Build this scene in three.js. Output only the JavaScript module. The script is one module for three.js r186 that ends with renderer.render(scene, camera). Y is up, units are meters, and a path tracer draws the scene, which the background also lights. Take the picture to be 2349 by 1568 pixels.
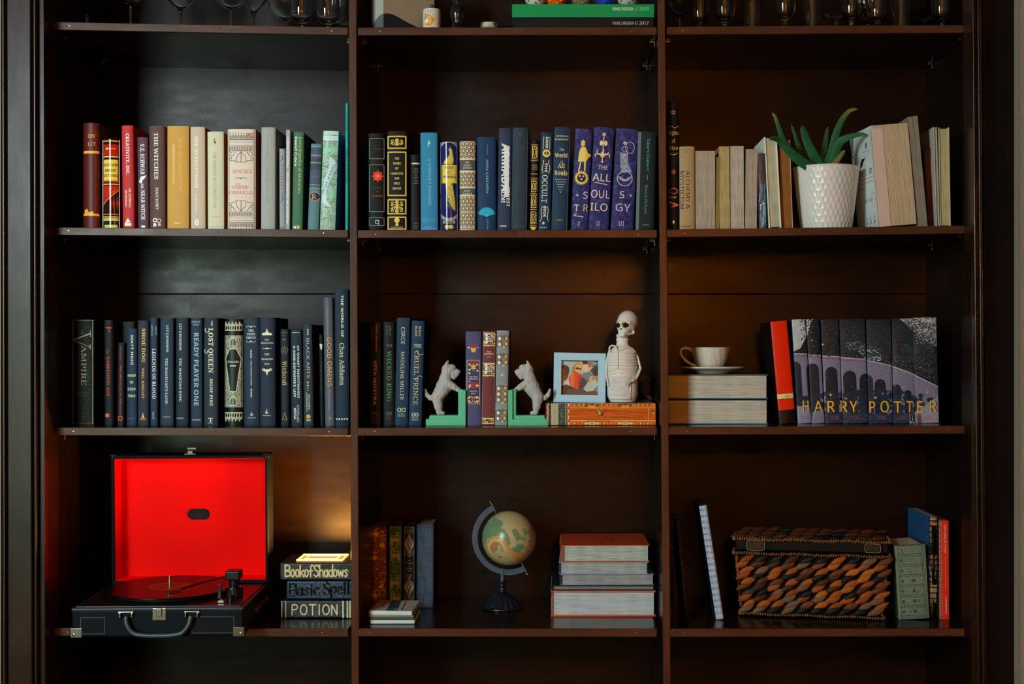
import * as THREE from 'three';
import { RoundedBoxGeometry } from 'three/addons/geometries/RoundedBoxGeometry.js';
import { mergeGeometries, mergeVertices, toCreasedNormals } from 'three/addons/utils/BufferGeometryUtils.js';
import { MarchingCubes } from 'three/addons/objects/MarchingCubes.js';
import { RectAreaLightUniformsLib } from 'three/addons/lights/RectAreaLightUniformsLib.js';

// ---------------------------------------------------------------- camera, sky, large lights, exposure
const scene = new THREE.Scene();
const EYE = 2.9;                                   // metres from the bookcase front (z = 0) to the lens
const camera = new THREE.PerspectiveCamera(2 * Math.atan(784 / 2900) * 180 / Math.PI, 2349 / 1568, 0.05, 60);
const VX = 1280, VY = 800;                          // the photo's pixel straight ahead of the lens
camera.position.set((VX - 1174.5) / 1000, (784 - VY) / 1000, EYE);
camera.setViewOffset(2349, 1568, 1174.5 - VX, 784 - VY, 2349, 1568);   // lens shift
const renderer = new THREE.WebGLRenderer({ antialias: true });
renderer.toneMapping = THREE.LinearToneMapping;
renderer.toneMappingExposure = 0.95;
renderer.shadowMap.enabled = true;
scene.background = new THREE.Color(0.55, 0.65, 0.8);
RectAreaLightUniformsLib.init();
const WIN = { x0: -2.3, x1: -1.45, y0: -0.75, y1: 1.25, z: 3.05 };   // glazed door behind the camera, to the left
const MID = 0.4;                                   // where the view outside changes from garden to sky
function daylight(name, y0, y1, color, power) {
  const l = new THREE.RectAreaLight(color, power, WIN.x1 - WIN.x0, y1 - y0);
  l.name = name; l.position.set((WIN.x0 + WIN.x1) / 2, (y0 + y1) / 2, WIN.z + 0.16);
  l.lookAt(l.position.x, l.position.y, 0);          // a RectAreaLight shines along its -z after lookAt of a light
  scene.add(l); return l;
}
daylight('sky_daylight', MID, WIN.y1, new THREE.Color(0.76, 0.9, 0.95), 54);
daylight('garden_daylight', WIN.y0, MID, new THREE.Color(0.66, 1.0, 0.72), 15);

// ---------------------------------------------------------------- helpers
const FX = 1174.5, FY = 784;
const X = (px, z = 0) => (px - VX) / 1000 * (EYE - z) / EYE + (VX - FX) / 1000;
const Y = (py, z = 0) => (VY - py) / 1000 * (EYE - z) / EYE + (FY - VY) / 1000;
const S = (n, z = 0) => n / 1000 * (EYE - z) / EYE;
let seed = 20240611;
const rnd = () => { seed = (seed + 0x6d2b79f5) | 0; let t = Math.imul(seed ^ (seed >>> 15), 1 | seed); t = (t + Math.imul(t ^ (t >>> 7), 61 | t)) ^ t; return ((t ^ (t >>> 14)) >>> 0) / 4294967296; };
const rr = (a, b) => a + (b - a) * rnd();
const lerp = (a, b, t) => a + (b - a) * t;
const clamp = (v, a, b) => Math.min(b, Math.max(a, v));

const counts = {};
function numbered(name) { const n = counts[name] = (counts[name] ?? -1) + 1; return n ? name + '_' + String(n).padStart(3, '0') : name; }
function thing(name, label, category, pos, group) {
  const o = new THREE.Group(); o.name = numbered(name); o.position.set(...(pos ?? [0, 0, 0]));
  o.userData = { label, category }; if (group) o.userData.group = group;
  scene.add(o); return o;
}
function part(parent, name, geometry, material, label) {
  const m = new THREE.Mesh(geometry, material); m.name = name; m.castShadow = m.receiveShadow = true;
  if (label) m.userData.label = label;
  parent.add(m); return m;
}
function struct(name, geometry, material) { const m = part(scene, name, geometry, material); m.userData.kind = 'structure'; return m; }

const flat = (g) => (g.index ? g.toNonIndexed() : g);
const merge = (list) => mergeGeometries(list.map((g) => { const f = flat(g); for (const k of Object.keys(f.attributes)) if (!['position', 'normal', 'uv'].includes(k)) f.deleteAttribute(k); return f; }));
const box = (w, h, d, x = 0, y = 0, z = 0) => new THREE.BoxGeometry(w, h, d).translate(x, y, z);
const rbox = (w, h, d, r, x = 0, y = 0, z = 0, s = 2) => new RoundedBoxGeometry(w, h, d, s, Math.min(r, w / 2.01, h / 2.01, d / 2.01)).translate(x, y, z);
const lathe = (pts, n = 40) => new THREE.LatheGeometry(pts.map((p) => new THREE.Vector2(Math.max(p[0], 1e-5), p[1])), n);
const tube = (pts, r, n = 24, k = 8, closed = false) => new THREE.TubeGeometry(new THREE.CatmullRomCurve3(pts.map((p) => new THREE.Vector3(...p)), closed), n, r, k, closed);
const ball = (r, x = 0, y = 0, z = 0, a = 16, b = 12) => new THREE.SphereGeometry(r, a, b).translate(x, y, z);
const cyl = (r0, r1, h, n = 24, x = 0, y = 0, z = 0) => new THREE.CylinderGeometry(r1, r0, h, n).translate(x, y, z);
// texture coordinates in metres, planar on the dominant axis of each face; grain runs along 'axis'
function metreUV(g, axis = 'x', ox = 0, oy = 0) {
  g = flat(g); const p = g.attributes.position, uv = new Float32Array(p.count * 2), a = new THREE.Vector3(), b = new THREE.Vector3(), c = new THREE.Vector3();
  for (let i = 0; i < p.count; i += 3) {
    a.fromBufferAttribute(p, i); b.fromBufferAttribute(p, i + 1).sub(a); c.fromBufferAttribute(p, i + 2).sub(a); b.cross(c);
    const n = [Math.abs(b.x), Math.abs(b.y), Math.abs(b.z)], k = n.indexOf(Math.max(...n));
    for (let j = i; j < i + 3; j++) {
      const v = [p.getX(j), p.getY(j), p.getZ(j)], two = [0, 1, 2].filter((q) => q !== k);
      let [s, t] = two; const want = 'xyz'.indexOf(axis); if (t === want) [s, t] = [t, s];
      uv[j * 2] = v[s] + ox; uv[j * 2 + 1] = v[t] + oy;
    }
  }
  g.setAttribute('uv', new THREE.BufferAttribute(uv, 2)); return g;
}

// ---------------------------------------------------------------- colours and plain materials
// photographed colours are given as seen; 'gain' turns them into the colour of the thing itself
const toLin = (v) => (v <= 0.04045 ? v / 12.92 : Math.pow((v + 0.055) / 1.055, 2.4));
const toS = (v) => (v <= 0.0031308 ? v * 12.92 : 1.055 * Math.pow(v, 1 / 2.4) - 0.055);
function own(hex, gain = 1) { const c = new THREE.Color(hex); c.r = Math.min(c.r * gain, 0.88); c.g = Math.min(c.g * gain, 0.88); c.b = Math.min(c.b * gain, 0.88); return c; }
const mats = new Map();
function mat(hex, rough = 0.6, gain = 1, extra) {
  const key = [hex, rough, gain, JSON.stringify(extra ?? 0)].join();
  if (!mats.has(key)) mats.set(key, new THREE.MeshPhysicalMaterial({ color: own(hex, gain), roughness: rough, specularIntensity: rough > 0.45 && !extra?.metalness ? 0.3 : 1, ...extra }));
  return mats.get(key);
}
const metal = (hex, rough = 0.3) => mat(hex, rough, 1, { metalness: 1 });
function canvas(w, h, draw) { const c = document.createElement('canvas'); c.width = w; c.height = h; draw(c.getContext('2d'), w, h); return c; }
function texture(c, srgb = true, repeat = true) {
  const t = new THREE.CanvasTexture(c); if (srgb) t.colorSpace = THREE.SRGBColorSpace;
  if (repeat) t.wrapS = t.wrapT = THREE.RepeatWrapping; return t;
}
// value noise that tiles over n cells
function noiseTile(n, s) { const g = []; let q = s; const r = () => { q = (q * 1664525 + 1013904223) >>> 0; return q / 4294967296; }; for (let i = 0; i < n * n; i++) g.push(r());
  return (u, v) => { u = ((u % 1) + 1) % 1 * n; v = ((v % 1) + 1) % 1 * n; const i = Math.floor(u), j = Math.floor(v), f = u - i, h = v - j, a = f * f * (3 - 2 * f), b = h * h * (3 - 2 * h), G = (x, y) => g[(y % n) * n + (x % n)];
    return lerp(lerp(G(i, j), G(i + 1, j), a), lerp(G(i, j + 1), G(i + 1, j + 1), a), b); }; }
function pixels(w, h, f, srgb = true) {
  const c = canvas(w, h, (ctx) => { const im = ctx.createImageData(w, h); for (let y = 0; y < h; y++) for (let x = 0; x < w; x++) { const v = f(x / w, y / h), o = (y * w + x) * 4; im.data[o] = v[0] * 255; im.data[o + 1] = v[1] * 255; im.data[o + 2] = v[2] * 255; im.data[o + 3] = 255; } ctx.putImageData(im, 0, 0); });
  return texture(c, srgb);
}
// stained wood: long grain along u, one repeat is one metre
const n1 = noiseTile(64, 5), n2 = noiseTile(128, 11), n3 = noiseTile(8, 3), n4 = noiseTile(256, 17);
const grainAt = (u, v) => 0.45 * n1(u * 0.12, v * 1.0) + 0.35 * n2(u * 0.25, v) + 0.2 * n4(u, v);
const woodColor = pixels(1024, 1024, (u, v) => {
  const g = grainAt(u, v), s = n3(u, v), k = 0.62 + 0.6 * g + 0.18 * (s - 0.5);
  return [toS(0.07 * k), toS(0.027 * k * (0.9 + 0.2 * s)), toS(0.0145 * k * (0.85 + 0.3 * s))];
});
const woodRough = pixels(512, 512, (u, v) => { const g = 0.27 + 0.10 * n1(u * 0.3, v) + 0.05 * n4(u, v); return [g, g, g]; }, false);
const woodBump = pixels(1024, 1024, (u, v) => { const g = grainAt(u, v); return [g, g, g]; }, false);
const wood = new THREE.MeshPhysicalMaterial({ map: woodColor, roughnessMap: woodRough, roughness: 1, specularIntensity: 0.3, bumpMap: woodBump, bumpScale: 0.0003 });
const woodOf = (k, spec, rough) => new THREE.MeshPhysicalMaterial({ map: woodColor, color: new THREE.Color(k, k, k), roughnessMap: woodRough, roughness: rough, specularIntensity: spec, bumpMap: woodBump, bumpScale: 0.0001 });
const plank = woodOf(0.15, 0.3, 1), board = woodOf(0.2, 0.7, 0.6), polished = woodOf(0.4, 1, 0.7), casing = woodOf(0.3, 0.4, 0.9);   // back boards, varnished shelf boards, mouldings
const woodPart = (parent, name, g, axis, label, m = wood) => part(parent, name, metreUV(g, axis, rnd(), rnd()), m, label);

// ---------------------------------------------------------------- room
const wallPaint = new THREE.MeshStandardMaterial({ color: new THREE.Color(0.30, 0.26, 0.19), roughness: 0.9 });
const roomPaint = new THREE.MeshStandardMaterial({ color: new THREE.Color(0.035, 0.03, 0.026), roughness: 0.95 });
const floorWood = new THREE.MeshStandardMaterial({ map: woodColor, color: new THREE.Color(0.5, 0.5, 0.5), roughness: 0.7 });
const FLOOR = -1.42, CEIL = 1.7;
const SIDE = 1.17;                                   // half width of the niche for the bookcase
struct('floor', metreUV(box(6.4, 0.1, 3.7, 0, FLOOR - 0.05, 1.33), 'z'), floorWood);
struct('ceiling', box(6.4, 0.1, 3.7, 0, CEIL + 0.05, 1.33), roomPaint);
struct('wall_left', box(0.1, CEIL - FLOOR, 3.7, -3.15, (CEIL + FLOOR) / 2, 1.33), roomPaint);
struct('wall_right', box(0.1, CEIL - FLOOR, 3.7, 3.15, (CEIL + FLOOR) / 2, 1.33), roomPaint);
{ // the wall around the niche, and the wall behind the camera with the opening of the glazed door
  const h = CEIL - FLOOR, yc = (CEIL + FLOOR) / 2, xl = X(1.5, 0.05), xr = X(2342.5, 0.05);
  struct('wall_back', merge([box(3.1 + xl, h, 0.55, (-3.1 + xl) / 2, yc, -0.225), box(3.1 - xr, h, 0.55, (3.1 + xr) / 2, yc, -0.225), box(6.3, h, 0.06, 0, yc, -0.5)]), wallPaint);
  const z = WIN.z + 0.05, w = 3.1;
  struct('wall_front', merge([box(w + WIN.x0, h, 0.1, (-w + WIN.x0) / 2, yc, z), box(w - WIN.x1, h, 0.1, (w + WIN.x1) / 2, yc, z), box(WIN.x1 - WIN.x0, CEIL - WIN.y1, 0.1, (WIN.x0 + WIN.x1) / 2, (CEIL + WIN.y1) / 2, z), box(WIN.x1 - WIN.x0, WIN.y0 - FLOOR, 0.1, (WIN.x0 + WIN.x1) / 2, (WIN.y0 + FLOOR) / 2, z)]), roomPaint);
  const f = struct('window_1', merge([box(0.035, WIN.y1 - WIN.y0, 0.05, WIN.x0 + 0.0175, (WIN.y0 + WIN.y1) / 2, z), box(0.035, WIN.y1 - WIN.y0, 0.05, WIN.x1 - 0.0175, (WIN.y0 + WIN.y1) / 2, z), box(WIN.x1 - WIN.x0, 0.035, 0.05, (WIN.x0 + WIN.x1) / 2, WIN.y0 + 0.0175, z), box(WIN.x1 - WIN.x0, 0.035, 0.05, (WIN.x0 + WIN.x1) / 2, WIN.y1 - 0.0175, z), box(0.022, WIN.y1 - WIN.y0, 0.03, (WIN.x0 + WIN.x1) / 2, (WIN.y0 + WIN.y1) / 2, z)]), mat('#d8d4c8', 0.5));
  for (const y of [-0.15, 0.45]) part(f, 'glazing_bar', box(WIN.x1 - WIN.x0, 0.022, 0.03, (WIN.x0 + WIN.x1) / 2, y, z), mat('#d8d4c8', 0.5));
}
{ // floor lamp in the room, right of the camera: the warm light on the shaded sides
  const p = [0.5, 0.42, 2.45], t = thing('floor_lamp', 'brass floor lamp with a cream drum shade standing in the room', 'lamp', [p[0], FLOOR, p[2]]), h = p[1] - FLOOR;
  part(t, 'base', lathe([[0, 0], [0.14, 0], [0.14, 0.015], [0.03, 0.03], [0, 0.03]]), metal('#a07a3a'));
  part(t, 'pole', cyl(0.012, 0.012, h - 0.12, 16, 0, (h - 0.12) / 2, 0), metal('#a07a3a'));
  part(t, 'lamp_shade', lathe([[0.2, h - 0.16], [0.15, h + 0.16], [0.148, h + 0.16], [0.198, h - 0.16]]), mat('#e8c890', 0.95, 1, { transmission: 0.5, side: THREE.DoubleSide }));
  part(t, 'bulb', ball(0.035, 0, h, 0), new THREE.MeshStandardMaterial({ color: 0xffffff, emissive: new THREE.Color(1, 0.55, 0.2), emissiveIntensity: 3 }));
  const l = new THREE.PointLight(new THREE.Color(1, 0.48, 0.1), 64); l.name = 'lamp_light'; l.position.set(p[0], p[1], p[2]); l.castShadow = true; l.shadow.radius = 1.7; scene.add(l);
}

// ---------------------------------------------------------------- bookcase
const COLS = [[122, 800], [820, 1508.5], [1529, 2232]];
const ROWS = [[[50, 62.5], [63, 62], [61, 57]], [[521, 527], [527.5, 527], [526, 517]], [[980, 981.5], [981, 980], [979, 976]], [[1440, 1442], [1441, 1442], [1442, 1441]]];
const DEPTH = 0.38, THICK = 0.018;
function shelfY(row, col, x) { const a = X(COLS[col][0]), b = X(COLS[col][1]), r = ROWS[row][col]; return lerp(Y(r[0]), Y(r[1]), (x - a) / (b - a)); }
const TOP = 1.2, BOT = FLOOR;
{
  const bc = thing('bookcase', 'tall dark brown wooden built-in bookcase with three bays of shelves', 'bookcase');
  ROWS.forEach((r, i) => r.forEach((c, j) => {
    const x0 = X(COLS[j][0]) + 0.0008, x1 = X(COLS[j][1]) - 0.0015, a = Math.atan2(Y(c[1]) - Y(c[0]), x1 - x0);
    const s = woodPart(bc, 'shelf', rbox(x1 - x0, THICK, DEPTH - 0.006, 0.0008, 0, -THICK / 2, -DEPTH / 2 - 0.0036), 'x', undefined, board);
    woodPart(s, 'edge_strip', rbox(x1 - x0, THICK, 0.006, 0.0014, 0, -THICK / 2, -0.003), 'x');
    s.position.set((x0 + x1) / 2, (Y(c[0]) + Y(c[1])) / 2, j === 1 ? 0.0008 : 0); s.rotation.z = a;
    for (const u of [0.06, 0.55, 0.93]) part(s, 'nail', new THREE.CylinderGeometry(0.0013, 0.0013, 0.0012, 10).rotateX(Math.PI / 2).translate((u - 0.5 + rr(-0.02, 0.02)) * (x1 - x0), -THICK * rr(0.4, 0.6), -0.0002), u === 0.55 ? mat('#0c0806', 0.8) : metal('#b0a496', 0.35));
    for (const u of [x0, x1]) for (const z of [-0.06, -0.31]) part(bc, 'shelf_pin', merge([rbox(0.012, 0.004, 0.008, 0.001, 0, 0, 0), rbox(0.002, 0.014, 0.008, 0.0008, u === x0 ? -0.005 : 0.005, -0.005, 0)]), metal('#8a857e', 0.4)).position.set(u === x0 ? x0 + 0.007 : x1 - 0.006, shelfY(i, j, u) - THICK - 0.0022, z);
  }));
  // uprights, leaning a little as they do in the photo
  for (const [a0, a1, b0, b1] of [[800.2, 818, 805.8, 824], [1508.6, 1526.2, 1521, 1538.5]]) {
    const w = (S(a1 - a0) + S(b1 - b0)) / 2, xt = X((a0 + a1) / 2), xb = X((b0 + b1) / 2), d = woodPart(bc, 'upright', rbox(w, TOP - BOT, DEPTH - 0.006, 0.001, 0, 0, -DEPTH / 2 - 0.003), 'y', undefined, board);
    woodPart(d, 'edge_strip', rbox(w, TOP - BOT, 0.006, 0.0022, 0, 0, -0.003), 'y');
    d.position.set((xt + xb) / 2, 0, 0.0012); d.position.y = (TOP + BOT) / 2; d.rotation.z = Math.atan2(xb - xt, 1.48); d.position.x += (0 - (TOP + BOT) / 2) * -Math.tan(-d.rotation.z);
  }
  // wide horizontal boards of the back, with an open joint between them
  const joints = [BOT, -0.668, 0.1265, 0.82, TOP];
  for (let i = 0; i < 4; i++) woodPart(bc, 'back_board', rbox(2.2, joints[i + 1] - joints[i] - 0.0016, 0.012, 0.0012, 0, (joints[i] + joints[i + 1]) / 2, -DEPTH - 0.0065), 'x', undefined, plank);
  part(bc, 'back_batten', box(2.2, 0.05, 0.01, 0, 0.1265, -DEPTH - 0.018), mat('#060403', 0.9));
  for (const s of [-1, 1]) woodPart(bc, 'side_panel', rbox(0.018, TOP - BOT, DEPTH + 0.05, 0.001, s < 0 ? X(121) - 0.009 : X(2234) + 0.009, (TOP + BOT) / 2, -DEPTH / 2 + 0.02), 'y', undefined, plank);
  // left pilaster: moulded casing with a groove on either side of the flat, and a bead
  const Z = 0.07, L = (n) => X(n, Z), H = TOP - BOT, yc = (TOP + BOT) / 2;
  const lean = (o, dx) => { o.rotation.z = dx / 1.4; };
  const strip = (name, a, b, z0, z1, r) => woodPart(bc, name, rbox(L(b) - L(a), H, z1 - z0, r, (L(a) + L(b)) / 2, yc, (z0 + z1) / 2), 'y', undefined, /bead|outer/.test(name) ? polished : casing);
  lean(strip('pilaster_panel', 16.2, 71.8, 0.02, Z, 0.003), 0.003);
  lean(strip('groove', 9, 90, 0.01, 0.052, 0.001), 0.003);
  lean(strip('bead', 77.6, 83, 0.02, Z + 0.001, 0.0024), 0.003);
  lean(strip('outer_moulding', 6.4, 11.6, 0.02, Z + 0.002, 0.0024), 0.003);
  lean(strip('outer_moulding', 2.6, 5.8, 0.02, Z - 0.006, 0.0014), 0.003);
  lean(strip('inner_edge', 84.5, 96.5, -0.02, 0.055, 0.001), 0.003);
  lean(strip('edge_bead', 95.2, 96.9, 0.04, 0.0585, 0.0007), 0.003);
  // right pilaster: two narrow beads, then a face splayed away from the window
  const Rb = (a, b, z0, z1, r, n = 'bead') => { const o = woodPart(bc, n, rbox(L(b) - L(a), H, z1 - z0, r, (L(a) + L(b)) / 2, yc, (z0 + z1) / 2), 'y', undefined, polished); lean(o, 0.011); return o; };
  Rb(2236.6, 2242.6, 0.0, Z, 0.0028); Rb(2244.4, 2247.2, 0.0, Z - 0.006, 0.001); Rb(2248.6, 2253.6, 0.0, Z, 0.0024); Rb(2254.4, 2257.4, 0.0, Z - 0.003, 0.0014);
  const sp = new THREE.Shape([[L(2235), -0.02], [L(2260), -0.02], [X(2341.5, 0.03), -0.02], [X(2341.5, 0.03), 0.004], [X(2335, 0.03), 0.006], [L(2262), 0.062], [L(2258), 0.056], [L(2235), 0.05]].map((p) => new THREE.Vector2(p[0], -p[1])));
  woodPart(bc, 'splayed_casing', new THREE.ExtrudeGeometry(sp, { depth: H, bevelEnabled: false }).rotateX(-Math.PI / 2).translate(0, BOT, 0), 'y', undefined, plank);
  woodPart(bc, 'top_rail', rbox(2.3, 0.1, 0.06, 0.003, 0, TOP + 0.048, 0.03), 'x');
}

// ---------------------------------------------------------------- printed surfaces: spines and covers share a few large canvases
const K = 2.4;                                        // canvas pixels per millimetre
const sheets = [];
let pen = null;                                       // { c, x0, y0 } of the sheet region being drawn
function region(wmm, hmm, draw, gain = 1.3, grain = 0.07, k = K) {
  const w = Math.ceil(wmm * k), h = Math.ceil(hmm * k);
  let s = sheets[sheets.length - 1];
  if (s && s.x + w + 4 > 2048) { s.x = 2; s.y += s.row + 4; s.row = 0; }
  if (!s || s.y + h + 4 > 2048) { const c = document.createElement('canvas'); c.width = c.height = 2048; const g = c.getContext('2d'); s = { c: g, x: 2, y: 2, row: 0, tex: texture(c, true, false) }; sheets.push(s); }
  const g = s.c; g.save(); g.beginPath(); g.rect(s.x - 1, s.y - 1, w + 2, h + 2); g.clip(); g.translate(s.x, s.y); g.scale(w / wmm, h / hmm);
  pen = g; draw(g, wmm, hmm); g.restore();
  const im = g.getImageData(s.x - 1, s.y - 1, w + 2, h + 2), d = im.data, lut = new Float32Array(256).map((_, i) => Math.min(toLin(i / 255) * gain, 0.85));
  for (let i = 0; i < d.length; i += 4) { const n = 1 + (rnd() - 0.5) * 2 * grain; for (let q = 0; q < 3; q++) d[i + q] = clamp(toS(clamp(lut[d[i + q]] * n, 0, 1)) * 255, 0, 255); d[i + 3] = 255; }
  g.putImageData(im, s.x - 1, s.y - 1);
  const r = { u0: s.x / 2048, u1: (s.x + w) / 2048, v1: 1 - s.y / 2048, v0: 1 - (s.y + h) / 2048, tex: s.tex };
  s.x += w + 4; s.row = Math.max(s.row, h); return r;
}
const printMats = new Map();
function printed(r, rough = 0.55, extra) { const k = sheets.findIndex((s) => s.tex === r.tex) + '|' + rough + JSON.stringify(extra ?? 0); if (!printMats.has(k)) printMats.set(k, new THREE.MeshPhysicalMaterial({ map: r.tex, roughness: rough, specularIntensity: rough > 0.3 ? 0.3 : 1, ...extra })); return printMats.get(k); }
// drawing words, all in millimetres of the surface; y counts from the top
const F = { s: 'serif', sb: 'bold serif', a: 'sans-serif', ab: 'bold sans-serif', m: 'monospace' };
const font = (f, size) => { const [b, n] = f.startsWith('bold ') ? ['bold ', f.slice(5)] : ['', f]; pen.font = b + size + 'px ' + n; };
function fill(col, x, y, w, h) { pen.fillStyle = col; pen.fillRect(x, y, w, h); }
// words across: centred on x, fitted to width w
function ht(t, x, y, w, size, col, f = F.sb) { pen.save(); font(f, size); pen.fillStyle = col; pen.textAlign = 'center'; pen.textBaseline = 'middle'; pen.translate(x, y); const m = pen.measureText(t).width; if (w) pen.scale(w / m, 1); pen.fillText(t, 0, 0); pen.restore(); }
// words down the spine (their tops to the right): centred on x, from y0 to y1
function vt(t, x, y0, y1, size, col, f = F.sb) { pen.save(); font(f, size); pen.fillStyle = col; pen.textAlign = 'left'; pen.textBaseline = 'middle'; pen.translate(x, y0); pen.rotate(Math.PI / 2); const m = pen.measureText(t).width; pen.scale((y1 - y0) / m, 1); pen.fillText(t, 0, 0); pen.restore(); }
function line(col, w, ...p) { pen.strokeStyle = col; pen.lineWidth = w; pen.lineCap = pen.lineJoin = 'round'; pen.beginPath(); for (let i = 0; i < p.length; i += 2) pen[i ? 'lineTo' : 'moveTo'](p[i], p[i + 1]); pen.stroke(); }
function frame(col, x, y, w, h, lw) { pen.strokeStyle = col; pen.lineWidth = lw; pen.lineJoin = 'miter'; pen.strokeRect(x, y, w, h); }
function disc(col, x, y, r, r2) { pen.fillStyle = col; pen.beginPath(); pen.ellipse(x, y, r, r2 ?? r, 0, 0, 7); pen.fill(); }
function ring(col, x, y, r, lw, r2) { pen.strokeStyle = col; pen.lineWidth = lw; pen.beginPath(); pen.ellipse(x, y, r, r2 ?? r, 0, 0, 7); pen.stroke(); }
function poly(col, ...p) { pen.fillStyle = col; pen.beginPath(); for (let i = 0; i < p.length; i += 2) pen[i ? 'lineTo' : 'moveTo'](p[i], p[i + 1]); pen.fill(); }
function star(col, x, y, r, n = 5, q = 0.42) { const p = []; for (let i = 0; i < n * 2; i++) { const a = i * Math.PI / n - Math.PI / 2, R = i % 2 ? r * q : r; p.push(x + R * Math.cos(a), y + R * Math.sin(a)); } poly(col, ...p); }
function arcline(col, lw, x, y, r, a0, a1) { pen.strokeStyle = col; pen.lineWidth = lw; pen.lineCap = 'round'; pen.beginPath(); pen.arc(x, y, r, a0, a1); pen.stroke(); }
// a mirrored flourish of scrolls, as stamped on cloth bindings
function flourish(col, x, y, w, h, lw = 0.8) { for (const s of [-1, 1]) { pen.save(); pen.translate(x, y); pen.scale(s * w / 20, h / 20); pen.strokeStyle = col; pen.lineWidth = lw * 20 / Math.max(w, h); pen.lineCap = 'round'; pen.beginPath(); pen.moveTo(0, 10); pen.bezierCurveTo(2, 2, 8, 2, 9, -3); pen.bezierCurveTo(9.5, -7, 5, -7, 5.5, -3); pen.moveTo(0, 4); pen.bezierCurveTo(3, -2, 3, -8, 0, -10); pen.moveTo(0, 8); pen.bezierCurveTo(5, 9, 9, 8, 9.5, 4); pen.bezierCurveTo(9.5, 1, 6, 2, 7, 5); pen.stroke(); pen.restore(); } }
function speckle(cols, n, x, y, w, h, r0, r1) { for (let i = 0; i < n; i++) disc(cols[Math.floor(rnd() * cols.length)], x + rnd() * w, y + rnd() * h, rr(r0, r1)); }
function swirls(cols, n, x, y, w, h, r) { for (let i = 0; i < n; i++) { const cx = x + rnd() * w, cy = y + rnd() * h, a = rnd() * 6; arcline(cols[Math.floor(rnd() * cols.length)], rr(0.6, 1.6), cx, cy, rr(0.4, 1) * r, a, a + rr(1.5, 4.5)); } }

// page edges: fine lines of single sheets, along v
const pageMap = pixels(512, 64, (u, v) => { const k = 0.80 + 0.13 * n4(u * 1, v * 0.02) + 0.07 * n2(u * 2, v * 0.1); return [k, k, k]; });
pageMap.wrapS = pageMap.wrapT = THREE.MirroredRepeatWrapping;
const pageBump = pixels(512, 64, (u, v) => { const k = n4(u, v * 0.02); return [k, k, k]; }, false);
const pageMats = new Map();
function pages(hex, gain = 1.3) { const k = hex + gain; if (!pageMats.has(k)) pageMats.set(k, new THREE.MeshStandardMaterial({ map: pageMap, bumpMap: pageBump, bumpScale: 0.0006, roughness: 0.9, color: own(hex, gain * 1.18) })); return pageMats.get(k); }

// one upright strip with a printed front: a book spine, flat or rounded, W wide, H tall, its foremost line at z = 0
function spineGeo(W, H, r, bulge = 0.004, deep = 0.006, n = 14) {
  const pos = [], uv = [], idx = [], row = [];
  const prof = []; prof.push([-W / 2, -deep, 0]);
  for (let i = 0; i <= n; i++) { const t = i / n, q = 2 * t - 1; prof.push([q * W / 2, -bulge * (1 - Math.sqrt(Math.max(0, 1 - q * q * 0.97))) / (1 - Math.sqrt(0.03)), t]); }
  prof.push([W / 2, -deep, 1]);
  for (const [x, z, t] of prof) for (const k of [0, 1]) { pos.push(x, k * H, z); uv.push(lerp(r.u0, r.u1, clamp(t, 0.004, 0.996)), lerp(r.v0, r.v1, k ? 0.999 : 0.001)); }
  const m = prof.length;
  for (let i = 0; i < m - 1; i++) { const a = i * 2; idx.push(a, a + 2, a + 1, a + 1, a + 2, a + 3); }
  { const a = (m - 1) * 2; idx.push(a, 0, a + 1, a + 1, 0, 1); }
  for (const k of [0, 1]) { const s = pos.length / 3; prof.forEach(([x, z, t]) => { pos.push(x, k * H, z); uv.push(lerp(r.u0, r.u1, 0.02 + 0.96 * t), lerp(r.v0, r.v1, k ? 0.996 : 0.004)); }); for (let i = 1; i < m - 1; i++) k ? idx.push(s, s + i, s + i + 1) : idx.push(s, s + i + 1, s + i); }
  const g = new THREE.BufferGeometry(); g.setAttribute('position', new THREE.Float32BufferAttribute(pos, 3)); g.setAttribute('uv', new THREE.Float32BufferAttribute(uv, 2)); g.setIndex(idx); g.computeVertexNormals();
  return toCreasedNormals(g.scale(1000, 1000, 1000), 0.7).scale(0.001, 0.001, 0.001);   // it welds points closer than a hundredth
}
// a flat printed face facing +z, w x h centred at the origin
function faceGeo(w, h, r) { const g = new THREE.PlaneGeometry(w, h), u = g.attributes.uv; for (let i = 0; i < 4; i++) u.setXY(i, lerp(r.u0, r.u1, u.getX(i)), lerp(r.v0, r.v1, u.getY(i))); return g; }

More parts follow.
